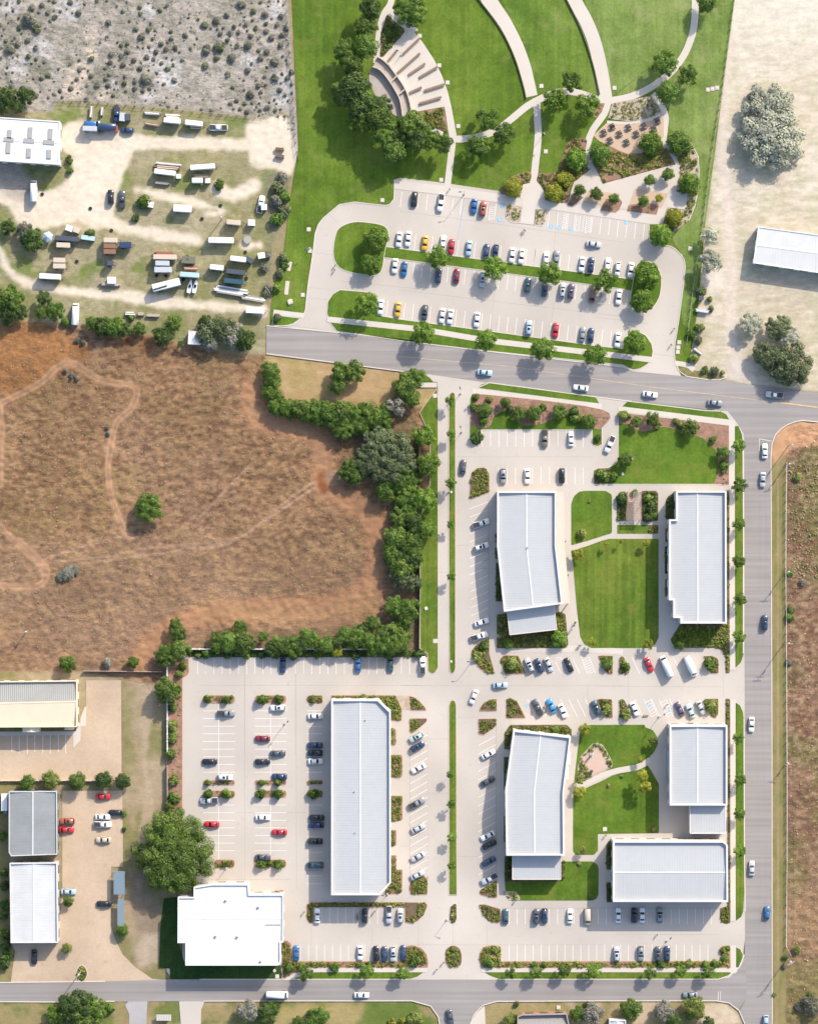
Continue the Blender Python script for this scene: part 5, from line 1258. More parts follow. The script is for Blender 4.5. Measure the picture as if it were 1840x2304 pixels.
# brown field
row(tree, 'I 1150,1180,108', 'green', 'big', 'lone bright green tree in the brown field', None, lift=3)
row(shrub, 'I 510,120,22 560,155,28 600,180,22', 'scrub', 'shrub', 'dark weed clump beside the bend of the dirt track', 'weed clumps by the track bend')
row(shrub, 'I 835,560,20 840,605,20', 'scrub', 'shrub', 'dark narrow weed clump beside the middle of the dirt track', 'weed clumps by the track', by='north')
row(shrub, 'E 600,1260,26 650,1275,22', 'scrub', 'shrub', 'dark weed at the top of the brown field', 'weeds at the field top')
row(shrub, 'M 520,310,60 580,290,40 470,340,40', 'scrub', 'shrub', 'low grey green bush near the field tracks', 'low field bushes', hz=.4)
# woods between field and west drive
row(tree, 'J 545,120,75 560,200,70 545,280,70 600,330,50', 'green', 'clump', 'hedge tree west of the dry lot', 'hedge trees west of the dry lot', by='north', lift=2)
row(tree, 'J 575,395,60 660,400,72 760,415,82 870,425,85 985,445,92 1100,440,105 1120,545,105 1210,520,80 1320,460,98 1400,500,88 610,430,50 710,440,60 820,460,62 930,480,66 1050,500,80 1180,450,80 1260,540,74 1260,420,60 1430,430,60', ('green', 'oak', 'green'), ('clump', 'big'), 'tree of the hedgerow below the dry lot', 'hedgerow trees', lift=2.6)
row(tree, 'J 1090,125,78 1195,120,85 1065,235,66', ('oak', 'green'), ('clump', 'loose'), 'spreading tree in the middle of the dry lot', 'dry lot trees', lift=3)
row(tree, 'J 1590,240,100 1670,170,75 1640,330,70', ('green', 'oak'), 'clump', 'tree at the top of the woods by the drive', 'top wood trees', by='north', lift=3)
row(tree, 'J 1520,400,75', 'grey', 'thin', 'bare grey tree at the top of the woods', None, lift=3)
row(tree, 'J 1380,680,125 1510,740,150 1330,820,130 1480,880,130 1600,830,90', 'sage', 'big', 'large sage green oak in the middle of the woods', 'sage oaks of the woods', by='north', lift=3)
row(tree, 'J 1175,900,95 1550,930,110 1440,1050,85 1600,1090,95 1580,1000,80 1640,960,80 1500,990,80 1660,1150,70 1250,860,70', 'green', ('clump', 'big'), 'bright green tree below the sage oaks', 'green trees of the woods', by='north', lift=2.6)
row(tree, 'J 1575,1250,95 1655,1310,85 1520,1410,95 1630,1450,95 1510,1540,85 1640,1580,90 1560,1650,95 N 1600,100,90 1520,200,85 1640,200,80 J 1620,1200,70 1680,1380,60 1580,1480,80 1480,1480,60 1650,1520,70 N 1560,150,80 1650,60,80', ('green', 'oak', 'dark'), ('clump', 'big'), 'tree of the lower woods along the drive fence', 'lower wood trees', by='north', lift=2.6)
row(tree, 'N 1560,330,95 1650,380,70', 'sage', 'loose', 'thin sage tree near the corner of the woods', 'thin corner trees', lift=2)
row(tree, 'N 1510,570,80 1620,590,85 1580,680,70', 'green', 'clump', 'tree in the south corner of the woods', 'corner wood trees', lift=2.5)
row(tree, 'N 1510,815,112 1380,860,98 1340,700,60 1230,790,75 1130,800,75 980,860,62 1060,850,50 840,810,75 720,880,85 650,870,70 560,890,62 490,800,42 330,850,92 230,840,82 150,830,75 310,730,55 1450,870,80 1300,830,70 1180,840,66 1280,750,60 1420,770,60 1560,860,60 900,850,56 780,860,60 600,850,56 280,880,60 130,880,50', ('green', 'oak', 'green', 'dark'), ('clump', 'big', 'round'), 'tree in the belt north of the long parking row', 'trees of the parking belt', lift=2.8)
row(tree, 'M 1285,950,85 1375,780,70 1395,900,75 1360,700,45', ('oak', 'green'), ('clump', 'big'), 'tree at the northwest corner of the office lot', 'lot corner trees', by='north', lift=3)
row(tree, 'M 1300,1225,108', 'oak', 'clump', 'large tree over the west wall of the office lot', None, lift=3.4)
row(tree, 'N 1062,915,46', 'yellow', 'clump', 'yellowish tree poking over the north panel wall', None, lift=2)
row(shrub, 'N 55,930,48 480,938,36 905,935,42 580,940,42 350,930,56 1690,935,38 M 1600,930,45 1540,945,30 N 720,945,40 1200,940,40 1450,940,45 220,940,36', ('green', 'dark'), 'shrub', 'shrub in the dark bed above the long parking row', 'shrubs above the parking row')
row(shrub, 'M 1335,1490,48 1340,1560,36 1335,1600,42 1320,1710,46 R 1350,880,48 1345,1020,50 1310,1080,48 M 1390,1090,36 1420,1030,36 1335,1350,38 1370,460,1', ('olive', 'green'), 'shrub', 'bushy shrub along the west wall of the office lot', 'west wall shrubs', by='north', hz=1.2)
# west drive and medians
row(tree, 'K 185,622,82 215,838,88 195,1115,92 210,1345,66', 'street', ('clump', 'loose'), 'tree in the grass strip west of the drive', 'west drive trees', by='north', lift=3.4)
row(tree, 'K 390,350,40 398,608,36 392,990,42 393,1310,30 O 397,335,33', 'street', 'loose', 'young tree in the upper drive median', 'upper median trees', by='north', lift=3.6)
row(tree, 'U 390,838,30 400,1065,35 400,1325,36 400,1540,33', 'street', 'loose', 'young tree in the lower drive median', 'lower median trees', by='north', lift=3.6)
row(tree, 'K 650,425,60 815,368,42 925,452,58 1035,450,62 1235,435,62 1460,512,58', 'green', ('clump', 'round'), 'bed tree above the small upper lot', 'bed trees above the small lot', lift=1.8)
row(shrub, 'K 850,420,32 1105,400,32 1345,430,45 645,505,42 690,340,32 600,632,52 1390,490,42 570,400,34 1345,490,40 1530,640,32 590,320,30 1300,440,28', ('green', 'olive', 'dark'), 'shrub', 'shrub in the mulch bed above the small upper lot', 'shrubs above the small lot')
row(tree, 'L 735,560,68 440,490,52 225,810,58 985,752,52 315,510,44', 'green', ('clump', 'loose'), 'tree in the mulch bed of the corner lawn', 'corner lawn trees', lift=2.2)
row(shrub, 'L 620,510,32 650,550,28 905,650,30 990,850,42 210,462,46 480,540,34 560,900,1 680,575,30 245,470,30 985,900,26 K 1560,930,50 1650,940,40 1600,950,30', ('green', 'olive'), 'shrub', 'shrub in the mulch bed around the corner lawn', 'shrubs of the corner lawn')
row(tree, 'L 1105,695,52 1115,1000,56 1110,1305,50 1105,1590,46 Q 1108,215,47 1118,510,50 1113,800,52 V 1105,560,46 1115,880,48 1113,1145,44 1118,1430,48', ('street', 'green'), 'loose', 'street tree beside the east road', 'street trees of the east road', by='north', lift=3.2)
row(tree, 'X 900,1292,66 1420,1270,62 1715,1300,48 Y 30,1290,50 945,1290,48 1160,1290,50 1400,1270,56 1650,1270,66 Z 290,1290,52 545,1265,50 785,1280,56', ('green', 'street'), 'loose', 'street tree beside the bottom road', 'street trees of the bottom road', lift=3.2)
row(shrub, 'X 1150,1240,44 1000,1215,20 1360,1212,30 860,1230,40 760,1240,48 1440,1212,26 Y 130,1190,50 770,1210,40 740,1190,40 815,1090,36 1140,1215,32 1230,1215,32 1445,1215,24 450,1085,22 Z 555,1205,22 610,1210,42 760,1212,36 840,1210,40 380,1210,40 920,1160,34 905,1090,28 950,1075,22', ('green', 'olive', 'green'), 'shrub', 'shrub in the mulch bed along the southern edge', 'southern bed shrubs')
row(shrub, 'Y 740,1190,1 Z 528,1205,22', 'yellow', 'shrub', 'yellow shrub in the southern bed', 'yellow southern shrubs')
# courts
row(tree, 'Q 645,850,52 O 1230,820,66 840,855,42', 'street', 'round', 'round tree in the bed behind the upper offices', 'upper court trees', lift=1.0)
row(tree, 'Q 390,75,30 410,858,40 85,85,20 195,65,17 O 1375,165,46 1490,845,32', 'yellow', 'loose', 'young yellow green tree at the edge of the long lawn', 'long lawn young trees', lift=2.6)
row(shrub, 'K 1405,1380,42 1465,1130,14', 'olive', 'shrub', 'small ornamental shrub on the little north lawn', 'little lawn shrubs')
row(shrub, 'L 205,1110,55 400,1110,40 430,1180,45 400,1260,40 300,1065,30 440,1240,36', ('green', 'dark'), 'shrub', 'garden shrub beside the timber pergola', 'pergola shrubs', by='north')
row(tree, 'V 440,575,34 345,720,26 U 1430,485,46 1395,880,34 1390,970,46 1420,1425,30', ('yellow', 'olive'), 'loose', 'young yellow green tree on the lower court lawns', 'lower court young trees', by='north', lift=2.4)
row(tree, 'V 362,850,46 378,930,52', 'yellow', 'clump', 'twin yellow green tree in the middle of the lower court lawn', 'twin court trees', by='north', lift=5)
row(shrub, 'V 450,1258,18 200,850,14 100,920,16 Y 1525,355,20 1625,635,24 970,1,1', ('olive', 'straw'), 'shrub', 'low ornamental shrub at the edge of the lower court', 'low court shrubs')
# parking island shrubs
row(shrub, 'S 62,250,34 205,255,34 480,255,42 612,255,38', ('green',), 'shrub', 'shrub on the northern islands of the office lot', 'northern island shrubs', hz=1.5)
row(shrub, 'S 65,985,42 205,985,42 467,985,42 605,985,42 605,897,32 480,898,26 60,898,26', ('green',), 'shrub', 'shrub on the middle islands of the office lot', 'middle island shrubs', hz=1.5)
row(shrub, 'S 480,1530,38 610,1535,40 200,1530,26 540,1525,24', ('green',), 'shrub', 'shrub on the southern islands of the office lot', 'southern island shrubs', hz=1.5)
row(shrub, 'N 880,1285,32 S 880,985,48 N 1260,1270,30 1330,1275,20 Q 880,1010,50 85,1020,44 230,1030,40 80,1370,46 235,1400,48 890,1340,50 O 870,1010,60 600,950,42 650,870,40 1600,1010,44 U 1200,495,34', ('olive', 'green'), 'shrub', 'full shrub on the planted islands between the office rows', 'planted island shrubs')
# west plots
row(tree, 'R 215,900,62 395,875,70 600,890,70 805,880,68 950,890,64', ('green', 'olive', 'green', 'dark', 'dark'), 'round', 'round tree in the row between the tan shed and the workshops', 'workshop row trees', lift=2.4)
row(tree, 'M 525,1015,68 1030,1000,48', 'green', 'clump', 'tree at the north side of the tan shed yard', 'trees north of the tan yard', lift=2)
row(shrub, 'M 830,1005,42', 'grey', 'shrub', 'grey green weed beside the low timber fence', None)
row(tree, 'W 585,680,46 570,1080,46 1040,925,58', ('olive', 'green', 'green'), 'round', 'small tree in the tan workshop yard', 'workshop yard trees', lift=1.6)
row(shrub, 'W 40,430,40 45,540,45 50,700,50 30,800,40 45,950,48 50,1040,52 70,1130,55 40,1210,50', ('green', 'dark'), 'shrub', 'bush beside the west wall of the pale workshop', 'workshop side bushes', by='north')
row(shrub, 'R 20,1310,40 15,1100,40 960,1140,26 965,1260,20', 'green', 'shrub', 'bush at the edge of the workshop plot', 'plot edge bushes')
# south of the bottom road
row(tree, 'W 650,1590,150 800,1600,105 720,1680,120', ('dark', 'oak', 'green'), 'big', 'big dark tree over the bottom road', 'big dark southern trees', lift=3)
row(tree, 'W 480,1650,85', 'street', 'clump', 'bright green tree left of the big dark ones', None, lift=2)
row(shrub, 'W 940,1590,48', 'green', 'shrub', 'dark bush by the grey driveway', None)
row(tree, 'X 415,1610,90', 'grey', 'loose', 'pale grey leafless tree south of the bottom road', None, lift=2.5)
row(tree, 'X 560,1650,95 625,1590,62', ('dark', 'green'), 'clump', 'green tree beside the pale grey leafless one', 'trees by the grey tree', lift=2)
row(tree, 'X 1000,1680,105 840,1705,48', 'green', 'clump', 'tree on the lawn at the bottom edge', 'bottom lawn trees', lift=1.5)
row(shrub, 'X 1640,1705,40 Y 20,1700,36', 'yellow', 'shrub', 'yellow shrub at the bottom edge', 'yellow bottom shrubs')
row(tree, 'Y 130,1690,70 950,1705,70', 'olive', 'clump', 'olive tree beside the southern side street', 'olive southern trees', lift=1.5)
row(shrub, 'Y 990,1552,26 1210,1632,18 1185,1655,36', ('dark', 'scrub'), 'shrub', 'bush in front of the grey house roof', 'house front bushes')
row(tree, 'Y 1520,1640,75 1640,1640,95 1590,1570,40', ('green', 'dark', 'grey'), 'clump', 'tree east of the grey house roof', 'trees east of the house', lift=2)
row(tree, 'Z 125,1605,92 660,1595,105 490,1700,70 790,1710,50', ('green', 'dark', 'olive', 'dark'), 'clump', 'garden tree near the southeast corner', 'southeast garden trees', lift=2)
row(tree, 'Z 405,1615,82', 'grey', 'loose', 'dry grey tree near the southeast corner', None, lift=2)
row(shrub, 'Z 1570,1570,50 1540,1090,40 1350,1470,22 1650,1470,26 1440,1150,28 1430,1230,26 L 1560,940,38 Q 1600,380,30 1505,310,30 1500,650,40 1510,590,36 1490,1000,30', ('olive', 'green', 'scrub'), 'shrub', 'bush in the rough field east of the road', 'rough field bushes', by='north', hz=.7)
row(tree, 'Z 1640,1530,70 1680,1600,70', 'scrub', 'thin', 'bare brown thicket at the southeast edge', 'bare thicket', lift=1.5)
# giant oak: a crown of its own
def oak():
    r = 350 / K5 * S; base = 4.5
    g = W3(T('R', 1345, 1455), base + .4 * r); o = empty('oak_tree', (g.x, g.y, 0)); tag(o, 'giant spreading oak overhanging the southwest corner of the office lot', 'tree')
    V = crown_verts(5, 120, 54000, .0155, .48, (.085, .20), .82, 0, .26)
    c = ob('crown', quads_mesh('oak_crown', V, [L['oak']]), o, (0, 0, base)); c.scale = (r, r * 1.02, r)
    mb = MB(); mb.tube((0, 0, 0), (.1, 0, 2.2), 1.1, .85, 12)
    for i in range(9):
        a = i * .698 + .2; e = (8 * math.cos(a), 8 * math.sin(a), 6.5 + (i % 3)); m1 = (3.2 * math.cos(a + .1), 3.2 * math.sin(a + .1), 4.2)
        mb.tube((0, 0, 2.0), m1, .5, .34); mb.tube(m1, e, .34, .14); mb.tube(e, (e[0] * 1.4, e[1] * 1.4, e[2] + 1), .14, .04, 6)
    mb.build('trunk', M['bark'], o)
oak()
# scrub bushes on the pale rough ground
sp = TL('P 0,0 640,0 655,120 668,330 610,268 590,262 500,253 420,246 320,234 130,222 0,205')
n_ = 0; tries = 0; taken = []
spr = random.Random(3)
BIG = pts('A 1590,190,30 1675,160,32 1600,390,34 1690,360,40 1590,510,28 1680,450,28 1130,610,50 940,435,22 1250,340,24 1100,280,34 1240,80,22 430,130,24 610,100,28 250,60,30 230,150,60 290,220,40 80,380,40 B 125,165,28 210,115,26 320,30,40 415,85,26 35,195,28 265,205,22 240,255,24 300,250,20 160,370,42 375,350,36 50,380,38 520,400,26 250,445,40 45,505,28 215,580,28 630,125,26 555,290,30 640,270,26 435,215,22 370,545,28 390,730,36 285,780,20 235,805,20 350,800,18 470,450,30 580,480,34 580,600,34 160,260,22 215,310,20 505,110,30')
for p, r in BIG: taken.append((p, r))
while len(taken) < 290 and tries < 9000:
    tries += 1
    p = (spr.uniform(0, 665), spr.uniform(0, 265)); r = spr.choice((3.0, 3.5, 4.5, 5.5, 7))
    if not in_poly(np.array([p[0]]), np.array([p[1]]), sp)[0]: continue
    if math.sin(p[0] * .021 + 1) + math.sin(p[1] * .033 + p[0] * .011) + spr.uniform(-1, 1) < -.35: continue
    if any(math.hypot(p[0] - q[0][0], p[1] - q[0][1]) < r + q[1] + 2 for q in taken): continue
    taken.append((p, r))
for i, (p, r) in enumerate(taken):
    shrub(p, r * 1.1, 'scrub' if i % 5 else 'sage', ('large' if r > 8 else 'middling' if r > 5 else 'small') + ' low scrub bush dotted over the pale rough ground', 'scrub bushes on the pale ground', 'scrub_bush', .8, z0=-.15)
# ground cover in the beds
EXC = [[(v.x, v.y) for v in (W3(q) for q in TL(sp_))] for sp_ in ('U 1395,702 1550,625 1616,782 1488,856', 'D 560,1480 712,1490 692,1625 542,1605')]
def cover(poly, z, kind, obj):
    w2 = [W3(q, z) for q in poly]
    xs = [v.x for v in w2]; ys = [v.y for v in w2]
    A = abs(area2([(v.x, v.y) for v in w2])) / 2
    r = nrg
    dens = dict(cover=4.5, dark=4.5, mix=4.0, olive=2.6, rows=1.05, few=.5, hedge=4.0)[kind]
    rad = dict(cover=.42, dark=.48, mix=.42, olive=.32, rows=.30, few=.35, hedge=.55)[kind]
    n = int(A * dens * (max(xs) - min(xs)) * (max(ys) - min(ys)) / max(A, 1))
    if kind == 'rows':
        s = .95; gx, gy = np.meshgrid(np.arange(min(xs), max(xs), s), np.arange(min(ys), max(ys), s))
        x, y = gx.ravel() + gy.ravel() * .12, gy.ravel() - gx.ravel() * .12
        x = x + r.normal(scale=.09, size=x.shape); y = y + r.normal(scale=.09, size=y.shape)
    else:
        x = r.uniform(min(xs), max(xs), n); y = r.uniform(min(ys), max(ys), n)
    inn = offset_poly([(v.x, v.y) for v in w2], .35)
    k = in_poly(x, y, inn)
    for e in EXC: k &= ~in_poly(x, y, e)
    if kind in ('mix', 'few', 'rows'): k &= fbm(x + 500, y + 500, 5.0, 91, 3) > (.34 if kind != 'rows' else .30)
    x, y = x[k], y[k]
    if not len(x): return
    q = 7 if kind != 'rows' else 6
    sz = rad * r.uniform(.6, 1.25, len(x))
    d = r.normal(size=(len(x), q, 3)); d[:, :, 2] = np.abs(d[:, :, 2]) * .9; d /= np.linalg.norm(d, axis=2, keepdims=True)
    c = np.stack([x, y, np.full(len(x), z)], 1)[:, None, :] + d * sz[:, None, None] * np.array([1, 1, 1.1])
    nn = d + r.normal(scale=.4, size=d.shape); nn[:, :, 2] += .4; nn /= np.linalg.norm(nn, axis=2, keepdims=True)
    V = leaf_quads(c.reshape(-1, 3), nn.reshape(-1, 3), np.repeat(sz * .55, q) * r.uniform(.7, 1.2, len(x) * q), r)
    mt = dict(cover='cover', dark='coverdk', mix='cover', olive='cover', rows='scrub', few='olive', hedge='coverdk')[kind]
    o = ob('ground_cover', quads_mesh('ground_cover', V, [L[mt]])); o['kind'] = 'stuff'
for b in BEDS: cover(*b)

# dry grass tufts on the rough fields
def tufts(name, spec, n, size, mat, seed, streak=(.9, .4), thr=.47):
    P = TL(spec); xs = [p[0] for p in P]; ys = [p[1] for p in P]; r = np.random.default_rng(seed)
    px = r.uniform(min(xs), max(xs), n); py = r.uniform(min(ys), max(ys), n)
    k = in_poly(px, py, P) & (fbm(px * streak[0] + py * streak[1], py * 1.3 - px * .3, 9, 41, 2) + r.normal(scale=.05, size=n) > thr)
    px, py = px[k], py[k]
    wb = fbm(px, py, 20, 17) * 12
    k = dist_line(px, py, catmull(TL(FIELD_BELT), n=4)) + wb > 26
    for sp_ in FIELD_TRACKS: k &= dist_line(px, py, catmull(TL(sp_), n=4)) > 10
    for sp_ in FIELD_RUTS: k &= dist_line(px, py, TL(sp_)) > 3.5
    px, py = px[k], py[k]; m = len(px)
    d = r.normal(size=(m, 3)) * .28; d[:, 2] = 1; d /= np.linalg.norm(d, axis=1, keepdims=True)
    c = np.stack([(px - 920) * S, (1152 - py) * S, r.uniform(.0, .15, m)], 1)
    o = ob(name, quads_mesh(name, leaf_quads(c, d, size * r.uniform(.5, 1.4, m), r), [L[mat]])); o['kind'] = 'stuff'
FIELD = 'P -60,800 60,790 150,770 250,770 300,800 330,850 480,760 590,800 620,905 760,960 800,1010 790,1090 860,1160 860,1330 760,1380 500,1350 400,1400 350,1480 190,1490 -60,1490'
tufts('dry_grass', FIELD, 9000, .24, 'tuft', 1, thr=.52)
tufts('dry_grass', FIELD, 4000, .24, 'tuftgreen', 2, thr=.58)
tufts('dry_grass', 'P 1772,1010 1880,960 1880,2330 1772,2330', 2500, .25, 'tuft', 3)
tufts('dry_grass', 'P 1772,1050 1880,1000 1880,1300 1790,1300', 2500, .28, 'tuftgreen', 4)
tufts('dry_grass', 'P 0,0 640,0 655,120 665,300 600,262 500,253 320,234 130,222 0,205', 5000, .28, 'tuftgrey', 5, thr=.54)
# ------------------------------------------------------------------ vehicles
def paint(name, c, rough=.28, metal=.0):
    m, t, b = newmat('paint_' + name)
    b.inputs['Base Color'].default_value = (*c, 1); b.inputs['Roughness'].default_value = rough; b.inputs['Metallic'].default_value = metal
    b.inputs['Coat Weight'].default_value = .5; b.inputs['Coat Roughness'].default_value = .08
    return m
PC = {k: paint(k, v) for k, v in dict(white=(.78, .78, .77), silver=(.47, .49, .51), grey=(.24, .26, .28), charcoal=(.075, .085, .10), black=(.018, .02, .024), navy=(.03, .055, .12), blue=(.03, .13, .33),
      teal=(.035, .09, .11), red=(.52, .025, .03), maroon=(.20, .02, .035), yellow=(.70, .40, .03), brown=(.25, .135, .075), rust=(.38, .10, .06), beige=(.56, .47, .36), bright_blue=(.04, .27, .60), pale_blue=(.38, .50, .60), purple=(.09, .07, .13), aqua=(.42, .55, .55), olive=(.16, .15, .11), slate=(.20, .26, .30)).items()}
def loft_body(Lh, w, hood, belt, trunk, wheel=.34):
    """lower body: stations from nose (+y) to tail"""
    st = [(Lh, w * .72, hood - .28), (Lh - .12, w * .88, hood - .12), (Lh * .62, w, hood), (Lh * .25, w, belt), (-Lh * .3, w, belt), (-Lh * .70, w, trunk), (-Lh + .12, w * .92, trunk - .06), (-Lh, w * .80, trunk - .25)]
    V, F = [], []
    for y, ww, zt in st:
        V += [(-ww * .93, y, .24), (-ww, y, .52), (-ww * .97, y, zt - .10), (-ww * .84, y, zt), (0, y, zt + .025), (ww * .84, y, zt), (ww * .97, y, zt - .10), (ww, y, .52), (ww * .93, y, .24)]
    n = 9
    for i in range(len(st) - 1):
        for j in range(n):
            k = (j + 1) % n; F.append((i * n + j, (i + 1) * n + j, (i + 1) * n + k, i * n + k))
    F.append(tuple(range(n))); F.append(tuple((len(st) - 1) * n + j for j in reversed(range(n))))
    return V, F
SPEC = dict(
    sedan=dict(L=4.75, w=.92, hood=.92, belt=.96, trunk=.99, cab=(.95, .15, -1.05, -1.75), h=1.45),
    hatchback=dict(L=4.15, w=.88, hood=.95, belt=1.0, trunk=1.0, cab=(.95, .25, -1.35, -1.95), h=1.50),
    suv=dict(L=4.75, w=.96, hood=1.08, belt=1.12, trunk=1.12, cab=(1.0, .35, -1.85, -2.28), h=1.75),
    pickup_truck=dict(L=5.6, w=.98, hood=1.12, belt=1.14, trunk=1.14, cab=(1.15, .45, -.55, -.80), h=1.82),
    van=dict(L=5.3, w=.99, hood=1.10, belt=1.15, trunk=1.15, cab=(2.0, 1.15, -2.45, -2.60), h=2.05),
    delivery_van=dict(L=7.0, w=1.08, hood=1.15, belt=1.2, trunk=1.2, cab=(3.0, 2.35, -3.40, -3.45), h=2.75))
def build_car(kind):
    s = SPEC[kind]; Lh, w = s['L'] / 2, s['w']; f0, f1, r1, r0 = s['cab']; h, zb = s['h'], s['belt'] - .02
    V, F = loft_body(Lh, w, s['hood'], s['belt'], s['trunk']); b = len(V)
    wb, wt = w * .88, w * .70; big = kind in ('van', 'delivery_van')
    if big: wt = w * .86
    V += [(-wb, f0, zb), (wb, f0, zb), (wb, r0, zb), (-wb, r0, zb), (-wt, f1, h), (wt, f1, h), (wt, r1, h), (-wt, r1, h), (0, f1 - .1, h + .045), (0, r1 + .1, h + .045)]
    g = lambda *i: tuple(b + k for k in i)
    F += [g(0, 1, 5, 4), g(1, 2, 6, 5), g(2, 3, 7, 6), g(3, 0, 4, 7), g(4, 5, 8), g(5, 6, 9, 8), g(6, 7, 9), g(7, 4, 8, 9)]
    me = me_from('body', V, F, [PC['white']])
    bm = bmesh.new(); bm.from_mesh(me); bmesh.ops.recalc_face_normals(bm, faces=bm.faces)
    ed = [e for e in bm.edges if e.calc_face_angle(0) > .5]
    bmesh.ops.bevel(bm, geom=ed, offset=.045, segments=2, affect='EDGES', clamp_overlap=True)
    for f in bm.faces: f.smooth = True
    bm.to_mesh(me); bm.free()
    cab = [Vector(v) for v in V[b:b + 8]]
    def pane(i, j, k, l, m0=.06, m1=.10, top=.1, out=.02, s0=0.0, s1=1.0):
        A, B, C, D = cab[i], cab[j], cab[k], cab[l]
        nn = (D - A).cross(B - A).normalized() * out
        q = []
        for u, v in ((m0 + s0 * (1 - 2 * m0), .06), (m0 + s1 * (1 - 2 * m0), .06), (m0 + s1 * (1 - 2 * m0), 1 - top), (m0 + s0 * (1 - 2 * m0), 1 - top)):
            q.append(A.lerp(B, u).lerp(D.lerp(C, u), v) + nn)
        return q
    def glass(name, qs):
        VV, FF = [], []
        for q in qs: FF.append(tuple(len(VV) + k for k in range(4))); VV += q
        return me_from(name, VV, FF, [M['carglass']])
    parts = [('windshield', glass('windshield', [pane(0, 1, 5, 4)]), None), ('rear_window', glass('rear_window', [pane(2, 3, 7, 6)]), None)]
    if big: parts += [('side_window', glass('side_window', [pane(1, 2, 6, 5, .03, 0, .25, s1=.22)]), None), ('side_window', glass('side_window', [pane(3, 0, 4, 7, .03, 0, .25, s0=.78)]), None)]
    else: parts += [('side_window', glass('side_window', [pane(1, 2, 6, 5, .05, 0, .1, s1=.48), pane(1, 2, 6, 5, .05, 0, .1, s0=.53)]), None), ('side_window', glass('side_window', [pane(3, 0, 4, 7, .05, 0, .1, s1=.47), pane(3, 0, 4, 7, .05, 0, .1, s0=.52)]), None)]
    if kind == 'pickup_truck': parts.append(('cargo_bed', MB().box((0, -1.78, 1.15), (w * 1.62, 1.75, .04)).mesh('cargo_bed', M['dark_steel']), None))
    if kind in ('suv',): parts.append(('sunroof', MB().box((0, -.35, h + .035), (.85, .8, .03)).mesh('sunroof', M['carglass']), None))
    wm = MB().tube((-.11, 0, 0), (.11, 0, 0), .34, n=14).mesh('wheel', M['tyre'])
    for x in (-1, 1):
        for y in (.60, -.60): parts.append(('wheel', wm, (x * (w - .10), y * Lh, .34)))
    mm = MB().box((0, 0, 0), (.2, .12, .14)).mesh('mirror', M['dark_steel'])
    for x in (-1, 1): parts.append(('mirror', mm, (x * (w + .05), f0 - .15, 1.02)))
    return me, parts
CARS = {k: build_car(k) for k in SPEC}
def car(kind, color, p, ang, label, group, flip=False, z=.07, dress=None):
    """ang: degrees clockwise from the photo's top that the car lies along"""
    me, parts = CARS[kind]
    o = empty(kind, W3(p, 0) + Vector((0, 0, z)), -math.radians(ang) + (math.pi if flip else 0))
    tag(o, label, {'pickup_truck': 'pickup truck', 'van': 'van', 'delivery_van': 'van'}.get(kind, 'car'), group)
    b = ob('body', me, o); set_mat(b, PC[color])
    for n, m_, loc in parts: ob(n, m_, o, loc)
    return o
KN = {'s': 'sedan', 'h': 'hatchback', 'u': 'suv', 'p': 'pickup_truck', 'v': 'van', 'd': 'delivery_van'}
KW = {'sedan': 'sedan', 'hatchback': 'hatchback', 'suv': 'SUV', 'pickup_truck': 'pickup', 'van': 'van', 'delivery_van': 'delivery van'}
def cars(ang, where, group, spec, by='west'):
    """spec: tile letter, then x,y,kind,colour[,f or angle]"""
    out, t = [], 'P'
    for tok in spec.split():
        if len(tok) == 1: t = tok; continue
        a = tok.split(','); out.append((T(t, float(a[0]), float(a[1])), KN[a[2]], a[3], a[4:]))
    out.sort(key=lambda q: q[0][0] if by == 'west' else q[0][1])
    for i, (p, k, c, ex) in enumerate(out):
        an, fl = ang, (i * 7 + len(where)) % 5 < 2
        for e in ex:
            if e == 'f': fl = True
            elif e == 'n': fl = False
            else: an = float(e)
        lb = f'{c.replace("_", " ")} {KW[k]} {where}' + (f', {nth(i)} from the {by}' if len(out) > 1 else '')
        car(k, c, p, an + rng.uniform(-1, 1), lb, group, fl)
cars(6.5, 'in the top row of the outer lot', 'cars in the top row', 'G 110,170,u,black 315,195,p,white,f 572,222,s,blue 642,242,u,rust')
cars(6.5, 'nosed to the north edge of the median', 'cars north of the median', 'F 1542,480,s,white,f 1612,476,s,white,f G 192,507,s,yellow,f 333,505,s,white,n 398,535,s,red,f 533,548,s,pale_blue,f 667,572,s,navy 738,568,h,navy 868,602,s,white,f 940,610,s,white,f 1130,630,s,white,n 1208,622,s,grey 1407,672,s,white,f 1477,676,u,navy 1605,680,s,white,n 1683,708,h,white,f H 270,715,s,white,f')
cars(6.5, 'below the median of the outer lot', 'cars south of the median', 'F 1510,684,s,white,f 1582,708,s,blue G 297,760,u,navy 437,762,s,maroon 637,792,u,silver,f 985,832,u,teal,n 1118,865,s,charcoal 1257,872,u,silver 1322,880,u,purple 1488,905,v,brown H 176,925,s,white,f')
cars(6.5, 'in the southern row of the outer lot', 'cars in the southern row', 'F 1400,1003,s,white,f 1533,1022,s,yellow,f G 190,1045,u,charcoal,f 327,1070,s,white,f 389,1077,s,white,f 595,1100,s,white,f 996,1165,u,pale_blue 1203,1182,s,red,f 1411,1213,s,grey 1476,1222,s,navy 1683,1258,s,white,f')
cars(98, 'driving along the aisle under the access stalls', None, 'G 1498,516,s,silver')
cars(97, 'driving on the top road', 'cars on the top road', 'G 655,1510,s,pale_blue,n 1397,1628,s,white L 418,302,s,white 920,368,s,grey 1380,305,p,silver')
cars(2, 'driving on the east road', 'cars on the east road', 'L 1305,740,s,white 1290,962,s,silver Q 1305,690,u,navy 1203,1480,s,white Z 1152,390,s,silver 1282,770,h,blue 1272,1700,h,pale_blue', 'north')
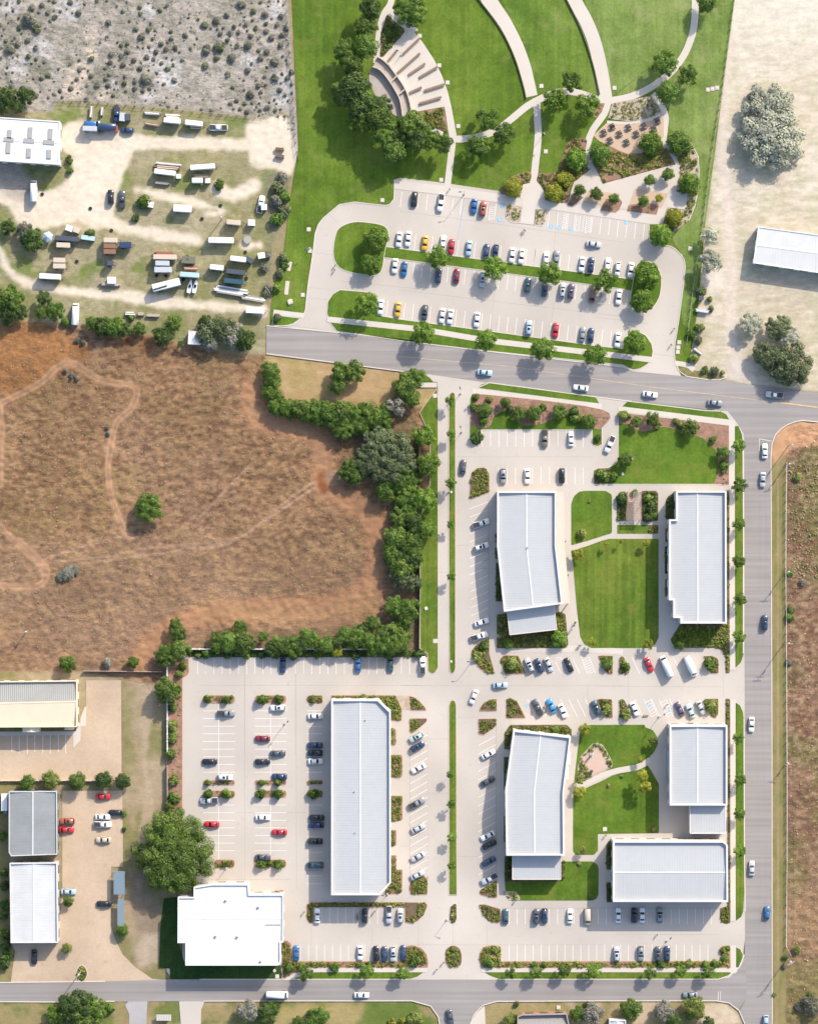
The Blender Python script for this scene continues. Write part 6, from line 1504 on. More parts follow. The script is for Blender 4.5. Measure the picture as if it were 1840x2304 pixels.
cars(90, 'driving on the bottom road', 'cars on the bottom road', 'X 660,1468,d,white,n 1380,1472,s,white,n Z 628,1470,s,grey')
cars(-8, 'turning on the southern side street', None, 'Y 425,1660,s,charcoal')
cars(0, 'in the upper row of the small office lot', 'cars in the small lot upper row', 'K 1118,642,p,olive 1322,645,s,white,n')
cars(23, 'parked aslant beside the corner lawn', None, 'K 1622,688,p,white,f')
cars(0, 'in the lower row of the small office lot', 'cars in the small lot lower row', 'K 797,934,u,grey,f 985,935,s,white,f 1250,932,u,black,f')
cars(5, 'on the drive beside the small oval bed', None, 'K 487,865,s,charcoal')
cars(72, 'in the angled stalls west of the kinked office', 'cars west of the kinked office', 'K 627,1300,p,white,n 630,1480,u,white O 630,688,s,white,n 610,797,p,white,n', 'north')
cars(1, 'in the long row under the panel wall', 'cars in the long row', 'N 642,1022,s,navy 1225,1020,s,blue 1475,1018,s,teal O 175,1022,p,white')
cars(-24, 'in the slanted row north of the drive', 'cars in the upper slanted row', 'O 1000,1020,u,silver 1073,1025,u,navy 1150,1017,s,silver 1303,1020,s,black Q 408,1017,s,red')
cars(-24, 'in the slanted row by the big lawn', 'long white vans', 'Q 545,1030,d,white 730,1028,d,white')
cars(-24, 'in the slanted row south of the drive', 'cars in the lower slanted row', 'O 1062,1350,p,charcoal 1170,1337,s,bright_blue 1257,1375,s,white,f 1515,1352,u,teal Q 298,1360,s,white 645,1362,s,purple 730,1375,s,aqua 810,1350,s,silver')
cars(88, 'turning into the east west drive', None, 'O 775,1175,s,pale_blue')
cars(22, 'driving at the middle crossing', None, 'O 570,1267,s,white')
cars(90, 'in the western stall block of the office lot', 'cars in the western stall block', 'S 205,360,p,grey 78,735,s,black 197,855,u,white 95,1220,s,red', 'north')
cars(88, 'with a long bed, beside the lower west island', None, 'S 72,1036,p,silver')
cars(90, 'in the middle stall block of the office lot', 'cars in the middle stall block', 'S 605,317,u,white,f 487,557,s,maroon 605,672,s,charcoal 487,736,s,black 617,850,s,navy 490,1166,s,white 617,1282,s,red 490,1476,s,charcoal', 'north')
cars(90, 'in the row beside the long clipped office', 'cars beside the long office', 'S 895,382,s,white,n 893,608,s,navy 893,668,u,black 897,731,s,white 905,1170,s,black 903,1227,s,navy 893,1352,u,black 893,1537,v,teal', 'north')
cars(62, 'in the angled row east of the long office', 'cars east of the long office', 'U 125,545,u,aqua 135,617,u,navy 140,786,s,white 130,1055,p,grey 140,1250,s,silver 135,1472,s,silver 135,1612,s,silver', 'north')
cars(62, 'in the angled row west of the bent office', 'cars west of the bent office', 'U 683,677,s,white,n 678,887,s,charcoal 677,1309,s,white 690,1377,s,black 685,1507,s,navy 690,1641,p,silver', 'north')
cars(0, 'in the shaded row south of the long office', 'cars south of the long office', 'X 1003,797,s,white 1406,797,u,black 1612,787,p,silver 1708,797,u,silver')
cars(0, 'in the bottom row of the western block', 'cars in the bottom west row', 'X 822,1114,s,blue 1368,1112,s,white,f 1502,1117,u,black 1573,1122,s,navy 1648,1122,u,silver Y 25,1112,s,navy')
cars(0, 'in the row south of the corner office', 'cars south of the corner office', 'Y 898,802,s,teal 1160,802,u,charcoal 1230,797,u,navy 1447,797,s,white 1597,802,v,beige Z 15,792,s,white 150,792,u,black 218,790,s,white,n 368,790,u,grey')
cars(0, 'in the bottom row of the eastern block', 'cars in the bottom east row', 'Z 0,1121,u,silver 208,1117,u,grey 352,1122,u,charcoal 430,1117,u,navy')
cars(90, 'in the tan workshop yard', 'cars in the workshop yard', 'R 805,1005,s,red 525,1195,u,rust 520,1262,s,red 800,1162,s,white 800,1220,p,white 805,1340,s,beige 905,1130,s,black W 590,590,s,pale_blue 893,695,s,black', 'north')
cars(0, 'parked in front of the pale workshop', None, 'W 297,1147,s,black')
cars(90, 'parked in the trailer yard', 'cars in the trailer yard', 'A 990,1012,h,navy 1690,990,p,white B 148,992,p,white', 'west')
cars(12, 'parked by the east fence of the trailer yard', None, 'F 473,208,p,white')
cars(0, 'parked by the dirt road of the trailer yard', 'dark trucks in the trailer yard', 'A 908,885,p,navy 862,1530,u,black 950,1545,p,charcoal')
cars(0, 'parked on the grass by the white warehouse', None, 'A 268,1485,d,white')
cars(2, 'parked on the bank over the brown field', None, 'E 590,1060,d,white')
cars(90, 'and low deck beside the warehouse yard', 'loaded trucks in the yard', 'A 720,965,v,blue 825,988,d,navy')
# trailers, stacks and boats of the yard
def trailer(t, x, y, ln, wd, ang, color, label, h=2.6, group='trailers in the yard'):
    p = W3(T(t, x, y)); Lm, wm = ln / K5 * S, max(1.6, wd / K5 * S)
    o = empty('trailer', p, -math.radians(ang)); tag(o, label, 'trailer', group)
    b = MB().box((0, 0, .65 + h / 2), (Lm, wm, h)); me = b.mesh('box_body', PC[color])
    bm = bmesh.new(); bm.from_mesh(me); bmesh.ops.bevel(bm, geom=list(bm.edges), offset=.12, segments=2, affect='EDGES'); bm.to_mesh(me); bm.free()
    ob('box_body', me, o)
    rb = MB()
    for k in range(int(Lm / .8)): rb.box((-Lm / 2 + .4 + k * .8, 0, .66 + h), (.07, wm * .92, .05))
    rb.build('roof_rib', PC[color], o)
    for sx in (-.22, -.32):
        for sy in (-1, 1): MB().tube((sx * Lm, sy * (wm / 2 - .05), .4), (sx * Lm, sy * (wm / 2 + .12), .4), .4, n=12).build('wheel', M['tyre'], o)
    MB().bar((Lm / 2, -.5, .6), (Lm / 2 + 1.1, 0, .6), .1).bar((Lm / 2, .5, .6), (Lm / 2 + 1.1, 0, .6), .1).build('drawbar', M['dark_steel'], o)
    return o
def stack(t, x, y, ln, wd, ang, mats, label, name='timber_stack', h=1.2, cat='stack'):
    p = W3(T(t, x, y)); Lm, wm = ln / K5 * S, max(.9, wd / K5 * S)
    o = empty(name, p, -math.radians(ang)); tag(o, label, cat, 'stacks in the yard'); r = random.Random(int(x * 7 + y))
    n = max(3, int(wm / .45))
    for lv in range(2):
        for k in range(n):
            l2 = Lm * r.uniform(.78, 1.0)
            MB().box((r.uniform(-.04, .04) * Lm, -wm / 2 + (k + .5) * wm / n, h * (.25 + .5 * lv)), (l2, wm / n * .86, h * .46), r.uniform(-.012, .012)).build('beam', mats[(k + lv) % len(mats)], o)
    return o
def boat(t, x, y, ln, wd, ang, label):
    p = W3(T(t, x, y)); Lm, wm = ln / K5 * S, wd / K5 * S
    o = empty('boat', p, -math.radians(ang)); tag(o, label, 'boat', 'boats in the yard')
    V, F = [], []
    st = [(-.5, .42), (-.3, .5), (.0, .5), (.25, .38), (.42, .16), (.5, .02)]
    for u, w_ in st: V += [(u * Lm, -w_ * wm, 1.3), (u * Lm, -w_ * wm * .6, .5), (u * Lm, w_ * wm * .6, .5), (u * Lm, w_ * wm, 1.3)]
    for i in range(5):
        for j in range(3): F.append((i * 4 + j, (i + 1) * 4 + j, (i + 1) * 4 + j + 1, i * 4 + j + 1))
        F.append((i * 4 + 3, (i + 1) * 4 + 3, (i + 1) * 4, i * 4))
    F += [(0, 1, 2, 3), (23, 22, 21, 20)]
    ob('hull', me_from('hull', V, F, [PC['white']]), o)
    MB().box((0, 0, 1.35), (Lm * .22, wm * .6, .5)).build('cockpit', M['carglass'], o); MB().box((-.1 * Lm, 0, .3), (Lm * .8, .5, .3)).build('trailer_frame', M['dark_steel'], o)
W_, G_, B_, R_ = PC['white'], M['wood_grey'], PC['beige'], PC['brown']
TR = [('A', 1340, 943, 130, 30, 5, 'white', 'white trailer at the north fence, just below a pale timber stack'), ('A', 1508, 962, 135, 28, 6, 'white', 'white trailer at the north fence with a brown stack behind it'), ('A', 705, 1005, 112, 34, 2, 'silver', 'flat grey trailer beside the blue loaded van'),
      ('A', 1285, 1342, 165, 30, 7, 'white', 'white trailer below the orange and white stacks on the grass oval'), ('A', 1575, 1300, 190, 36, -4, 'white', 'long white trailer at the east side of the grass oval'), ('A', 1535, 1405, 84, 26, 0, 'white', 'short white trailer south of the long one on the grass oval'),
      ('A', 1420, 1622, 140, 55, 3, 'white', 'wide white trailer on the lower grass near the dark trucks'), ('E', 528, 478, 182, 34, 4, 'charcoal', 'dark grey trailer beside the pale blue tarp tent'), ('E', 500, 528, 106, 30, 2, 'beige', 'beige trailer just south of the dark grey one'),
      ('E', 865, 490, 108, 28, 1, 'beige', 'beige trailer topmost of the middle column of three'), ('E', 858, 535, 95, 26, 1, 'brown', 'brown trailer in the middle of the column of three'), ('E', 858, 578, 95, 28, 1, 'brown', 'broad brown trailer lowest of the column of three'),
      ('E', 980, 527, 90, 46, 0, 'navy', 'dark blue trailer east of the column of three'), ('E', 468, 645, 92, 24, 1, 'beige', 'upper of two beige trailers in the western pasture'), ('E', 468, 690, 95, 25, 1, 'beige', 'lower of two beige trailers in the western pasture'),
      ('E', 398, 770, 165, 42, 3, 'white', 'white ribbed trailer at the bend of the dirt track'), ('E', 1285, 620, 182, 28, 1, 'beige', 'long beige trailer under the red brown stack'), ('E', 1265, 668, 110, 34, 1, 'silver', 'short silver trailer in the eastern column'),
      ('E', 1270, 718, 136, 44, 0, 'silver', 'long silver trailer at the foot of the eastern column'), ('E', 1475, 757, 150, 34, 4, 'aqua', 'pale green trailer above the two white boats'), ('F', 168, 490, 195, 44, 1, 'white', 'long white trailer under the dark round tree of the yard'),
      ('F', 300, 635, 122, 40, 7, 'white', 'white trailer with a dark small wagon at its tail'), ('F', 135, 700, 106, 40, 6, 'white', 'white trailer west of the green and grey containers'), ('F', 280, 735, 148, 28, 6, 'charcoal', 'dark trailer above the green container'), ('F', 265, 808, 152, 30, 6, 'teal', 'green container above the white scrap heap'),
      ('F', 430, 1032, 142, 48, 3, 'white', 'white trailer at the east end of the lower dirt track'), ('F', 265, 352, 110, 34, 5, 'beige', 'beige trailer north of the dark round tree of the yard'), ('E', 862, 668, 52, 34, 0, 'charcoal', 'small dark box trailer alone in the pasture')]
for a in TR: trailer(*a)
bus = trailer('E', 1295, 835, 218, 58, -14, 'white', 'long slanted white bus with a dark roof stripe above the dirt track', 2.9, None); bus.name = 'bus'; bus['category'] = 'bus'
MB().box((-2, -.5, 3.62), (4.4, .55, .1), .05).build('roof_stripe', M['dark_steel'], bus)
STK = [('A', 1185, 880, 136, 26, 3, [W_, G_], 'pale timber stack at the north fence, west of the others'), ('A', 1340, 902, 122, 26, 5, [G_, W_], 'pale timber stack at the north fence above a white trailer'), ('A', 1515, 990, 90, 22, 4, [R_, B_], 'brown board stack behind a white trailer at the fence'),
       ('A', 1180, 965, 110, 22, 10, [B_, R_], 'scattered boards in the grass near the north fence'), ('A', 1310, 1272, 214, 20, 5, [W_, G_], 'upper long white plank stack on the grass oval'), ('A', 1300, 1300, 200, 15, 5, [R_, B_], 'orange brown plank stack on the grass oval'), ('A', 1565, 1366, 112, 18, 2, [R_, G_], 'brown plank stack at the east of the grass oval'),
       ('A', 712, 870, 95, 24, 95, [W_, G_], 'standing row of white panels by the north fence'), ('A', 795, 866, 66, 20, 95, [W_, G_], 'shorter row of white panels by the north fence'), ('E', 862, 828, 170, 16, 3, [B_, G_], 'long beige plank stack under the small white box'), ('E', 1270, 588, 142, 28, 2, [PC['rust'], R_], 'red brown stack at the head of the eastern column'),
       ('E', 1480, 702, 112, 30, 2, [B_, PC['rust']], 'beige and red stack under the green heap'), ('E', 1010, 1052, 78, 24, 2, [G_, W_], 'grey stack beside the round green bush on the bank'), ('E', 1095, 1056, 52, 22, 2, [G_, B_], 'short grey stack on the bank'), ('E', 1190, 1066, 100, 26, 2, [B_, G_], 'beige stack at the east of the bank'),
       ('F', 250, 880, 270, 60, 9, [W_, G_, W_], 'white pipe and scrap heap at the edge of the dirt track'), ('F', 410, 935, 190, 40, 10, [W_, G_], 'smaller white scrap heap running to the fence'), ('E', 1260, 1e-9 + 42, 112, 10, 6, [G_], 'thin timber pole lying in the yard grass'), ('H', 820, 1032, 110, 24, 8, [W_, PC['silver']], 'pale scrap pile in the weedy strip'), ('H', 790, 1345, 80, 26, 35, [W_, G_], 'slanted white scrap pile in the weedy strip'),
       ('B', 620, 1158, 66, 24, 5, [PC['brown'], M['bark']], 'upper of two dark logs on the pale dirt'), ('B', 620, 1214, 70, 24, 8, [PC['brown'], M['bark']], 'lower of two dark logs on the pale dirt')]
for a in STK: stack(*a)
boat('E', 1475, 842, 108, 32, -78, 'western of two white boats below the pale green trailer'); boat('E', 1516, 842, 108, 32, -78, 'eastern of two white boats below the pale green trailer')
def crate(t, x, y, ln, wd, ang, color, label, h=2.2):
    p = W3(T(t, x, y)); Lm, wm = ln / K5 * S, wd / K5 * S
    o = empty('storage_box', p, -math.radians(ang)); tag(o, label, 'storage box', 'small storage boxes')
    me = MB().box((0, 0, h / 2), (Lm, wm, h)).mesh('box_body', PC[color]); ob('box_body', me, o)
    MB().box((0, 0, h + .05), (Lm + .2, wm + .2, .1)).build('lid', PC[color], o); MB().box((Lm * .5, 0, h * .45), (.06, wm * .5, h * .7)).build('door', M['steel'], o)
for a in [('A', 1615, 1406, 36, 30, 0, 'white', 'small white box beside the short white trailer on the oval'), ('A', 1172, 1590, 42, 38, 10, 'white', 'small white box beside the green bush of the yard'), ('A', 1390, 1372, 32, 28, 0, 'white', 'small white box at the tail of the oval trailer'), ('E', 872, 798, 60, 46, 2, 'white', 'white box standing on the long beige planks'), ('F', 403, 352, 50, 42, 3, 'white', 'white box alone near the east fence of the yard'),
          ('F', 480, 606, 50, 40, -10, 'white', 'bright white box by the tyre track at the fence'), ('E', 545, 395, 50, 40, 20, 'white', 'whitish box north of the dark grey trailer'), ('E', 602, 410, 46, 36, 20, 'beige', 'beige box north of the dark grey trailer'), ('F', 385, 640, 60, 32, 30, 'charcoal', 'dark wagon box at the tail of a white trailer'), ('A', 955, 912, 40, 60, 5, 'silver', 'silver loader box between the dark truck and the round tank'), ('A', 995, 915, 40, 46, 0, 'charcoal', 'dark box by the north fence'),
          ('A', 895, 1002, 46, 40, 0, 'rust', 'orange and white machine beside the loaded truck'), ('E', 690, 470, 100, 30, 8, 'aqua', 'green topped boat cover in the yard'), ('F', 500, 232, 40, 40, 0, 'white', 'white box next to the pickup at the east fence'), ('E', 1465, 640, 100, 50, 3, 'olive', 'green junk heap in the eastern column'), ('H', 810, 935, 34, 28, 0, 'charcoal', 'dark box in the weedy strip')]: crate(*a)
tent = empty('tarp_tent', W3(T('E', 378, 462))); tag(tent, 'pale blue tarp tent beside the bushy tree in the trailer yard', 'tent')
hx = [(1.75 * math.cos(a * 1.047 + .3), 1.75 * math.sin(a * 1.047 + .3)) for a in range(6)]
ob('canvas', me_from('canvas', [(x, y, 2.0) for x, y in hx] + [(0, 0, 3.0)], [(i, (i + 1) % 6, 6) for i in range(6)], [PC['pale_blue']]), tent)
for x, y in hx: MB().tube((x * .97, y * .97, 0), (x * .97, y * .97, 2.0), .05).build('pole', M['steel'], tent)
tank = empty('round_tank', W3(T('F', 370, 482))); tag(tank, 'round dark rimmed stock tank in the trailer yard', 'tank')
MB().tube((0, 0, 0), (0, 0, .9), 1.25, 1.3, 18).build('rim', M['wood_grey'], tank); MB().tube((0, 0, .85), (0, 0, .93), 1.05, n=18).build('water', M['skylight'], tank)
# carports of the workshop plot
for (x, y, sx, sy, lb) in ((1027, 508, 94, 198, 'wide blue grey metal carport at the east edge of the workshop yard'), (1040, 762, 52, 230, 'narrow blue grey metal carport south of the wide one')):
    o = empty('carport', W3(T('W', x, y), 0)); tag(o, lb, 'carport', 'metal carports'); a, b = sx / K4 * S, sy / K4 * S
    MB().box((0, 0, 2.9), (a, b, .14)).build('roof', PC['slate'], o)
    rb = MB()
    for k in range(int(b / .6)): rb.box((0, -b / 2 + .3 + k * .6, 3.0), (a, .06, .05))
    rb.build('roof_rib', PC['slate'], o)
    for px_ in (-.45, .45):
        for py_ in (-.47, 0, .47): MB().box((px_ * a, py_ * b, 1.42), (.12, .12, 2.84)).build('post', M['steel'], o)
v8 = empty('side_trailer', W3(T('R', 45, 1045))); tag(v8, 'white box trailer beside the grey workshop wall', 'trailer'); MB().box((0, 0, 1.7), (1.9, 5.4, 2.2)).build('box_body', PC['white'], v8)
MB().box((0, -3.2, .6), (.9, 1.0, .1)).build('drawbar', M['steel'], v8)
for sx in (-1, 1): MB().tube((sx * .8, .5, .4), (sx * 1.0, .5, .4), .4, n=12).build('wheel', M['tyre'], v8)

# ------------------------------------------------------------------ people
def person_mesh(walk):
    J = dict(pel=(0, 0, .95, .13), bel=(0, .01, 1.12, .12), che=(0, .02, 1.33, .145), nec=(0, .02, 1.49, .055), hd0=(0, .04, 1.58, .075), hd1=(0, .05, 1.69, .085))
    s = .22 if walk else .04
    for sd, n in ((-1, 'l'), (1, 'r')):
        st = s * sd
        J |= {n + 'hip': (.09 * sd, 0, .90, .095), n + 'kne': (.10 * sd, st * .9 + .03, .50, .062), n + 'ank': (.10 * sd, st * 1.5 - .02, .10, .042), n + 'toe': (.11 * sd, st * 1.5 + .15, .05, .04),
              n + 'sho': (.17 * sd, .02, 1.42, .062), n + 'elb': (.25 * sd, -st * .55, 1.15, .045), n + 'wri': (.24 * sd, -st * 1.0 + .10, .92, .033), n + 'han': (.23 * sd, -st * 1.1 + .14, .83, .035)}
    E = [('pel', 'bel'), ('bel', 'che'), ('che', 'nec'), ('nec', 'hd0'), ('hd0', 'hd1')]
    for n in 'lr': E += [('pel', n + 'hip'), (n + 'hip', n + 'kne'), (n + 'kne', n + 'ank'), (n + 'ank', n + 'toe'), ('che', n + 'sho'), (n + 'sho', n + 'elb'), (n + 'elb', n + 'wri'), (n + 'wri', n + 'han')]
    def skin(keys, grow, name, mat, cut=None):
        ks = [k for k in J if k in keys]; me = bpy.data.meshes.new(name)
        me.from_pydata([J[k][:3] for k in ks], [(ks.index(a), ks.index(b)) for a, b in E if a in ks and b in ks], [])
        o = bpy.data.objects.new(name, me); COL.objects.link(o); o.modifiers.new('skin', 'SKIN')
        for i, k in enumerate(ks):
            r = J[k][3] * grow; me.skin_vertices[0].data[i].radius = (r, r * (.8 if k in ('che', 'bel', 'pel') else 1))
        me.skin_vertices[0].data[0].use_root = True
        sb = o.modifiers.new('sub', 'SUBSURF'); sb.levels = 1
        dg = bpy.context.evaluated_depsgraph_get(); out = bpy.data.meshes.new_from_object(o.evaluated_get(dg)); bpy.data.objects.remove(o)
        out.materials.clear(); out.materials.append(mat); out.name = name
        return out
    allk = set(J)
    sk = plain('skin_tone', (.40, .24, .17), .6)
    body = skin(allk, 1, 'body', sk)
    shirt = skin({'pel', 'bel', 'che', 'lsho', 'rsho', 'lelb', 'relb'}, 1.14, 'shirt', PC['white'])
    trou = skin({'pel', 'lhip', 'rhip', 'lkne', 'rkne', 'lank', 'rank'}, 1.16, 'trousers', PC['navy'])
    mb = MB(); mb.tube((0, .03, 1.64), (0, .03, 1.76), .095, .07, 10); mb.tube((0, -.01, 1.58), (0, .01, 1.7), .085, .09, 10)
    return body, shirt, trou, mb.mesh('hair', M['bark'])
PM = [person_mesh(True), person_mesh(False)]
def person(p, ang, sc, tc, label, walk=True, z=.08, group='people walking about'):
    o = empty('person', W3(p, 0) + Vector((0, 0, z)), -math.radians(ang)); tag(o, label, 'person', group)
    b, s_, t_, h = PM[0 if walk else 1]
    ob('body', b, o); q = ob('shirt', s_, o); set_mat(q, PC[sc]); q = ob('trousers', t_, o); set_mat(q, PC[tc]); ob('hair', h, o)
person(T('F', 1048, 680), 30, 'charcoal', 'navy', 'person in dark clothes walking at the corner of the teardrop island'); person(T('F', 1045, 715), 30, 'black', 'black', 'person in black beside the teardrop island, further from the kerb')
person(T('G', 383, 90), 20, 'rust', 'navy', 'person in a rust shirt at the foot of the park path by the lot'); person(T('G', 958, 405), 30, 'rust', 'grey', 'person in rust crossing the drive below the gravel beds'); person(T('G', 968, 412), 30, 'red', 'beige', 'person in red crossing the drive below the gravel beds')
person(T('O', 1355, 690), 200, 'black', 'charcoal', 'person in black on the walk west of the big lawn', z=.1); person(T('O', 1325, 748), 20, 'maroon', 'black', 'person in maroon beside the annex bed', z=.1); person(T('O', 1398, 870), 30, 'rust', 'navy', 'person in rust on the walk at the lawn corner', z=.1); person(T('O', 1385, 868), 30, 'black', 'black', 'person in black on the walk at the lawn corner', z=.1)
person(T('Q', 552, 1325), 0, 'maroon', 'black', 'person in maroon standing by the access stall', False); person(T('Z', 345, 958), 60, 'charcoal', 'navy', 'person in grey crossing the southeast lot aisle'); person(T('Y', 370, 1195), 40, 'charcoal', 'black', 'person in grey beside the round entrance island'); person(T('Y', 312, 1255), 40, 'maroon', 'black', 'person in maroon on the entrance crosswalk')
person(T('H', 582, 1295), 80, 'black', 'charcoal', 'person in black near the eastern drive of the outer lot'); person(T('H', 605, 1170), 60, 'grey', 'charcoal', 'person in grey walking along the eastern drive kerb'); person(T('K', 525, 395), 10, 'grey', 'navy', 'person in grey by the bed at the top drive'); person(T('X', 888, 765), 30, 'charcoal', 'navy', 'person in grey walking west of the shaded row', z=.08); person(T('X', 1490, 760), 30, 'black', 'navy', 'person in black between the shaded cars')
person(T('U', 1590, 1305), 30, 'charcoal', 'black', 'person in grey on the court walk by the utility cover', z=.1); person(T('Y', 985, 665), 30, 'black', 'navy', 'person in black on the walk below the annex bed', z=.15)

# ------------------------------------------------------------------ lamps, poles, covers, bins
def lamp(p, label, h=7.5, ang=0, z=.06):
    o = empty('street_lamp', W3(p, 0) + Vector((0, 0, z)), ang); tag(o, label, 'street lamp', 'lamp posts')
    MB().tube((0, 0, 0), (0, 0, .6), .28, .28, 12).build('footing', M['kerb'], o); MB().tube((0, 0, .6), (0, 0, h), .09, .06, 8).build('pole', M['steel'], o)
    MB().bar((0, 0, h - .1), (1.3, 0, h), .08).build('arm', M['steel'], o); MB().box((1.5, 0, h), (.75, .34, .12)).build('lamp_head', M['dark_steel'], o)
LP = [('G', 497, 125, 'lamp post at the top kerb of the outer lot beside a blue stall line', 8), ('C', 12, 424, 'lamp post at the west end of the longest plaza bench', 5), ('C', 1115, 1035, 'lamp post on the lawn east of the straight park path', 6), ('K', 470, 292, 'lamp post beside the top of the drive median', 5), ('K', 478, 590, 'lamp post by the gap of the upper drive median', 4),
      ('O', 1362, 682, 'lamp post on the walk west of the big lawn', 5), ('Q', 490, 1418, 'lamp post at the access stalls north of the square office', 7), ('F', 852, 545, 'lamp post on the turf west of the curved drive', 4), ('Y', 400, 830, 'lamp post at the foot of the lower median', 5), ('O', 560, 985, 'lamp post at the crossing by the curved bed', 6),
      ('S', 205, 1560, 'lamp post on the small island by the giant oak', 8), ('X', 1600, 612, 'lamp post at the clipped corner of the long office', 7), ('V', 320, 1370, 'lamp post north of the corner office', 5), ('Z', 430, 1010, 'lamp post in the southeast lot', 1e-9 + 3.5), ('S', 660, 440, 'lamp post in the second stall block', 7), ('L', 280, 800, 'slim lamp post on the corner lawn', 4)]
for i, (t, x, y, lb, h) in enumerate(LP): lamp(T(t, x, y), lb, h, rng.uniform(0, 6.28))
def pole(p, label, h=11.5, arms=2, ang=0.0):
    o = empty('utility_pole', W3(p, 0), ang); tag(o, label, 'utility pole', 'utility poles')
    MB().tube((0, 0, -.3), (0, 0, h), .17, .11, 10).build('pole', M['wood_grey'], o)
    for k in range(arms):
        MB().box((0, 0, h - .4 - k * 1.1), (2.6, .12, .14)).build('crossarm', M['wood_grey'], o)
        for x in (-1.15, -.5, .5, 1.15): MB().tube((x, 0, h - .34 - k * 1.1), (x, 0, h - .08 - k * 1.1), .06).build('insulator', M['trim'], o)
    MB().tube((.32, .1, h - 3.2), (.32, .1, h - 2.2), .26, n=12).build('transformer', M['trim'], o)
    return W3(p, 0) + Vector((0, 0, h))
P1 = pole(T('L', 1490, 700), 'utility pole on the orange dirt corner', 11, 2, .3); P2 = pole(T('Q', 1462, 845), 'utility pole with a crossarm beside the east road', 11.5, 2, 0); P3 = pole(T('Z', 1455, 1165), 'utility pole near the southeast corner', 11, 2, .5)
P0 = pole(T('W', 692, 1275), 'utility pole on the little planted island by the bottom road', 11, 1, .6); P4 = pole(T('L', 1476, 845), 'shorter utility pole just south of the dirt corner', 8, 1, .3)
pole(T('Q', 1468, 297), 'slim utility pole at the fence of the rough field', 9, 1, 0); pole(T('A', 1720, 1700), 'timber pole beside the dark round tree of the trailer yard', 9, 1, .4); pole(T('V', 1472, 745), 'timber pole at the verge fence of the rough field', 6, 1, 0); pole(T('M', 210, 760), 'lone timber pole at the south of the brown field', 7, 1, 0)
def wire(a, b, label, off=0):
    mb = MB(); n = 10; d = (b - a); s = Vector((-d.y, d.x, 0)).normalized() * off; pr = None
    for k in range(n + 1):
        t = k / n; q = a.lerp(b, t) + s - Vector((0, 0, .5 + 4 * t * (1 - t) * 1.2))
        if pr is not None: mb.tube(pr, q, .025, n=4)
        pr = q
    tag(mb.build('power_line', M['dark_steel']), label, 'power line', 'power lines')
for k, (a, b, nm) in enumerate(((P1, P2, 'between the dirt corner pole and the east road pole'), (P2, P3, 'between the east road pole and the southeast pole'))):
    for off in (-1, 1): wire(a, b, f'{"west" if off > 0 else "east"} power line {nm}', off)
cov = MB().box((0, 0, .03), (1.25, 1.25, .1)).mesh('cover_frame', M['walk']); lid = MB().box((0, 0, .09), (.6, .6, .05)).mesh('lid', M['kerb'])
CV = [('C', 152, 278, 'at the northern lawn edge of the fan plaza'), ('C', 303, 507, 'at the lawn edge by a plaza bench tip'), ('C', 367, 640, 'at the lawn edge lower on the fan plaza'), ('C', 450, 978, 'at the bottom corner of the first arc lawn'), ('C', 1093, 667, 'beside the western arc path end'), ('C', 1658, 682, 'beside the eastern arc path end'), ('C', 318, 1394, 'on the lawn west of the straight path foot'), ('C', 1127, 1174, 'on the lawn east of the middle path'), ('B', 1413, 1551, 'on the lawn corner of the outer lot'),
      ('F', 843, 400, 'on the turf west of the curved drive'), ('F', 852, 566, 'beside the drive lamp on the west turf'), ('F', 797, 908, 'low on the west turf by the drive'), ('D', 868, 695, 'western of three on the eastern turf'), ('D', 903, 688, 'middle of three on the eastern turf'), ('D', 938, 680, 'eastern of three on the eastern turf'), ('H', 730, 548, 'on the turf east of the corner island'), ('H', 644, 1275, 'on the narrow turf of the eastern drive'), ('H', 637, 1315, 'just south of another on the narrow turf'), ('H', 633, 1350, 'southernmost on the narrow turf of the eastern drive'),
      ('K', 270, 312, 'on the grass tip of the top drive'), ('U', 1585, 1258, 'on the lower court lawn by the walk'), ('Y', 1350, 1580, 'on the dry lawn south of the bottom road'), ('X', 660, 1315, 'beside the white warehouse corner'), ('Y', 460, 1140, 'in the round entrance island'), ('Y', 795, 1140, 'in the bed east of the entrance'), ('O', 765, 795, 'in the bed west of the kinked office annex')]
for t, x, y, lb in CV:
    o = empty('utility_cover', W3(T(t, x, y), 0) + Vector((0, 0, .12))); tag(o, 'pale square utility cover ' + lb, 'utility cover', 'utility covers'); ob('cover_frame', cov, o); ob('lid', lid, o)
ro = random.Random(5)
rk = bpy.data.meshes.new('boulder'); bm = bmesh.new(); bmesh.ops.create_icosphere(bm, subdivisions=2, radius=1)
for v in bm.verts: v.co *= ro.uniform(.82, 1.15); v.co.z *= .6
bm.to_mesh(rk); bm.free(); rk.materials.append(M['stone'])
for t, x, y, r, lb in (('F', 697, 965, 9, 'large pale flat boulder on the turf near the sidewalk stub'), ('O', 200, 585, 6, 'boulder ring stone at the west fence grass strip'), ('L', 205, 920, 5, 'boulder on the small bed by the corner lawn'), ('K', 395, 1060, 4, 'pale boulder in the upper drive median'), ('O', 395, 995, 4, 'pale boulder at the foot of the upper median'), ('Y', 445, 790, 5, 'pale boulder in the lower median tip'), ('Y', 105, 1130, 3, 'reddish stone in the rounded bed west of the entrance'), ('X', 635, 1268, 5, 'pale boulder by the white warehouse corner')):
    o = ob('boulder', rk, None, tuple(W3(T(t, x, y), 0) + Vector((0, 0, .15)))); o.scale = (r * S * .8,) * 3; tag(o, lb, 'boulder')
gs = [(('F', 700, 650), ('F', 685, 720)), (('F', 680, 800), ('F', 668, 905))]
for a, b in gs: sheet('gravel_strip', strip_poly([T(*a), T(*b)], 9), .06, M['walk_warm'])
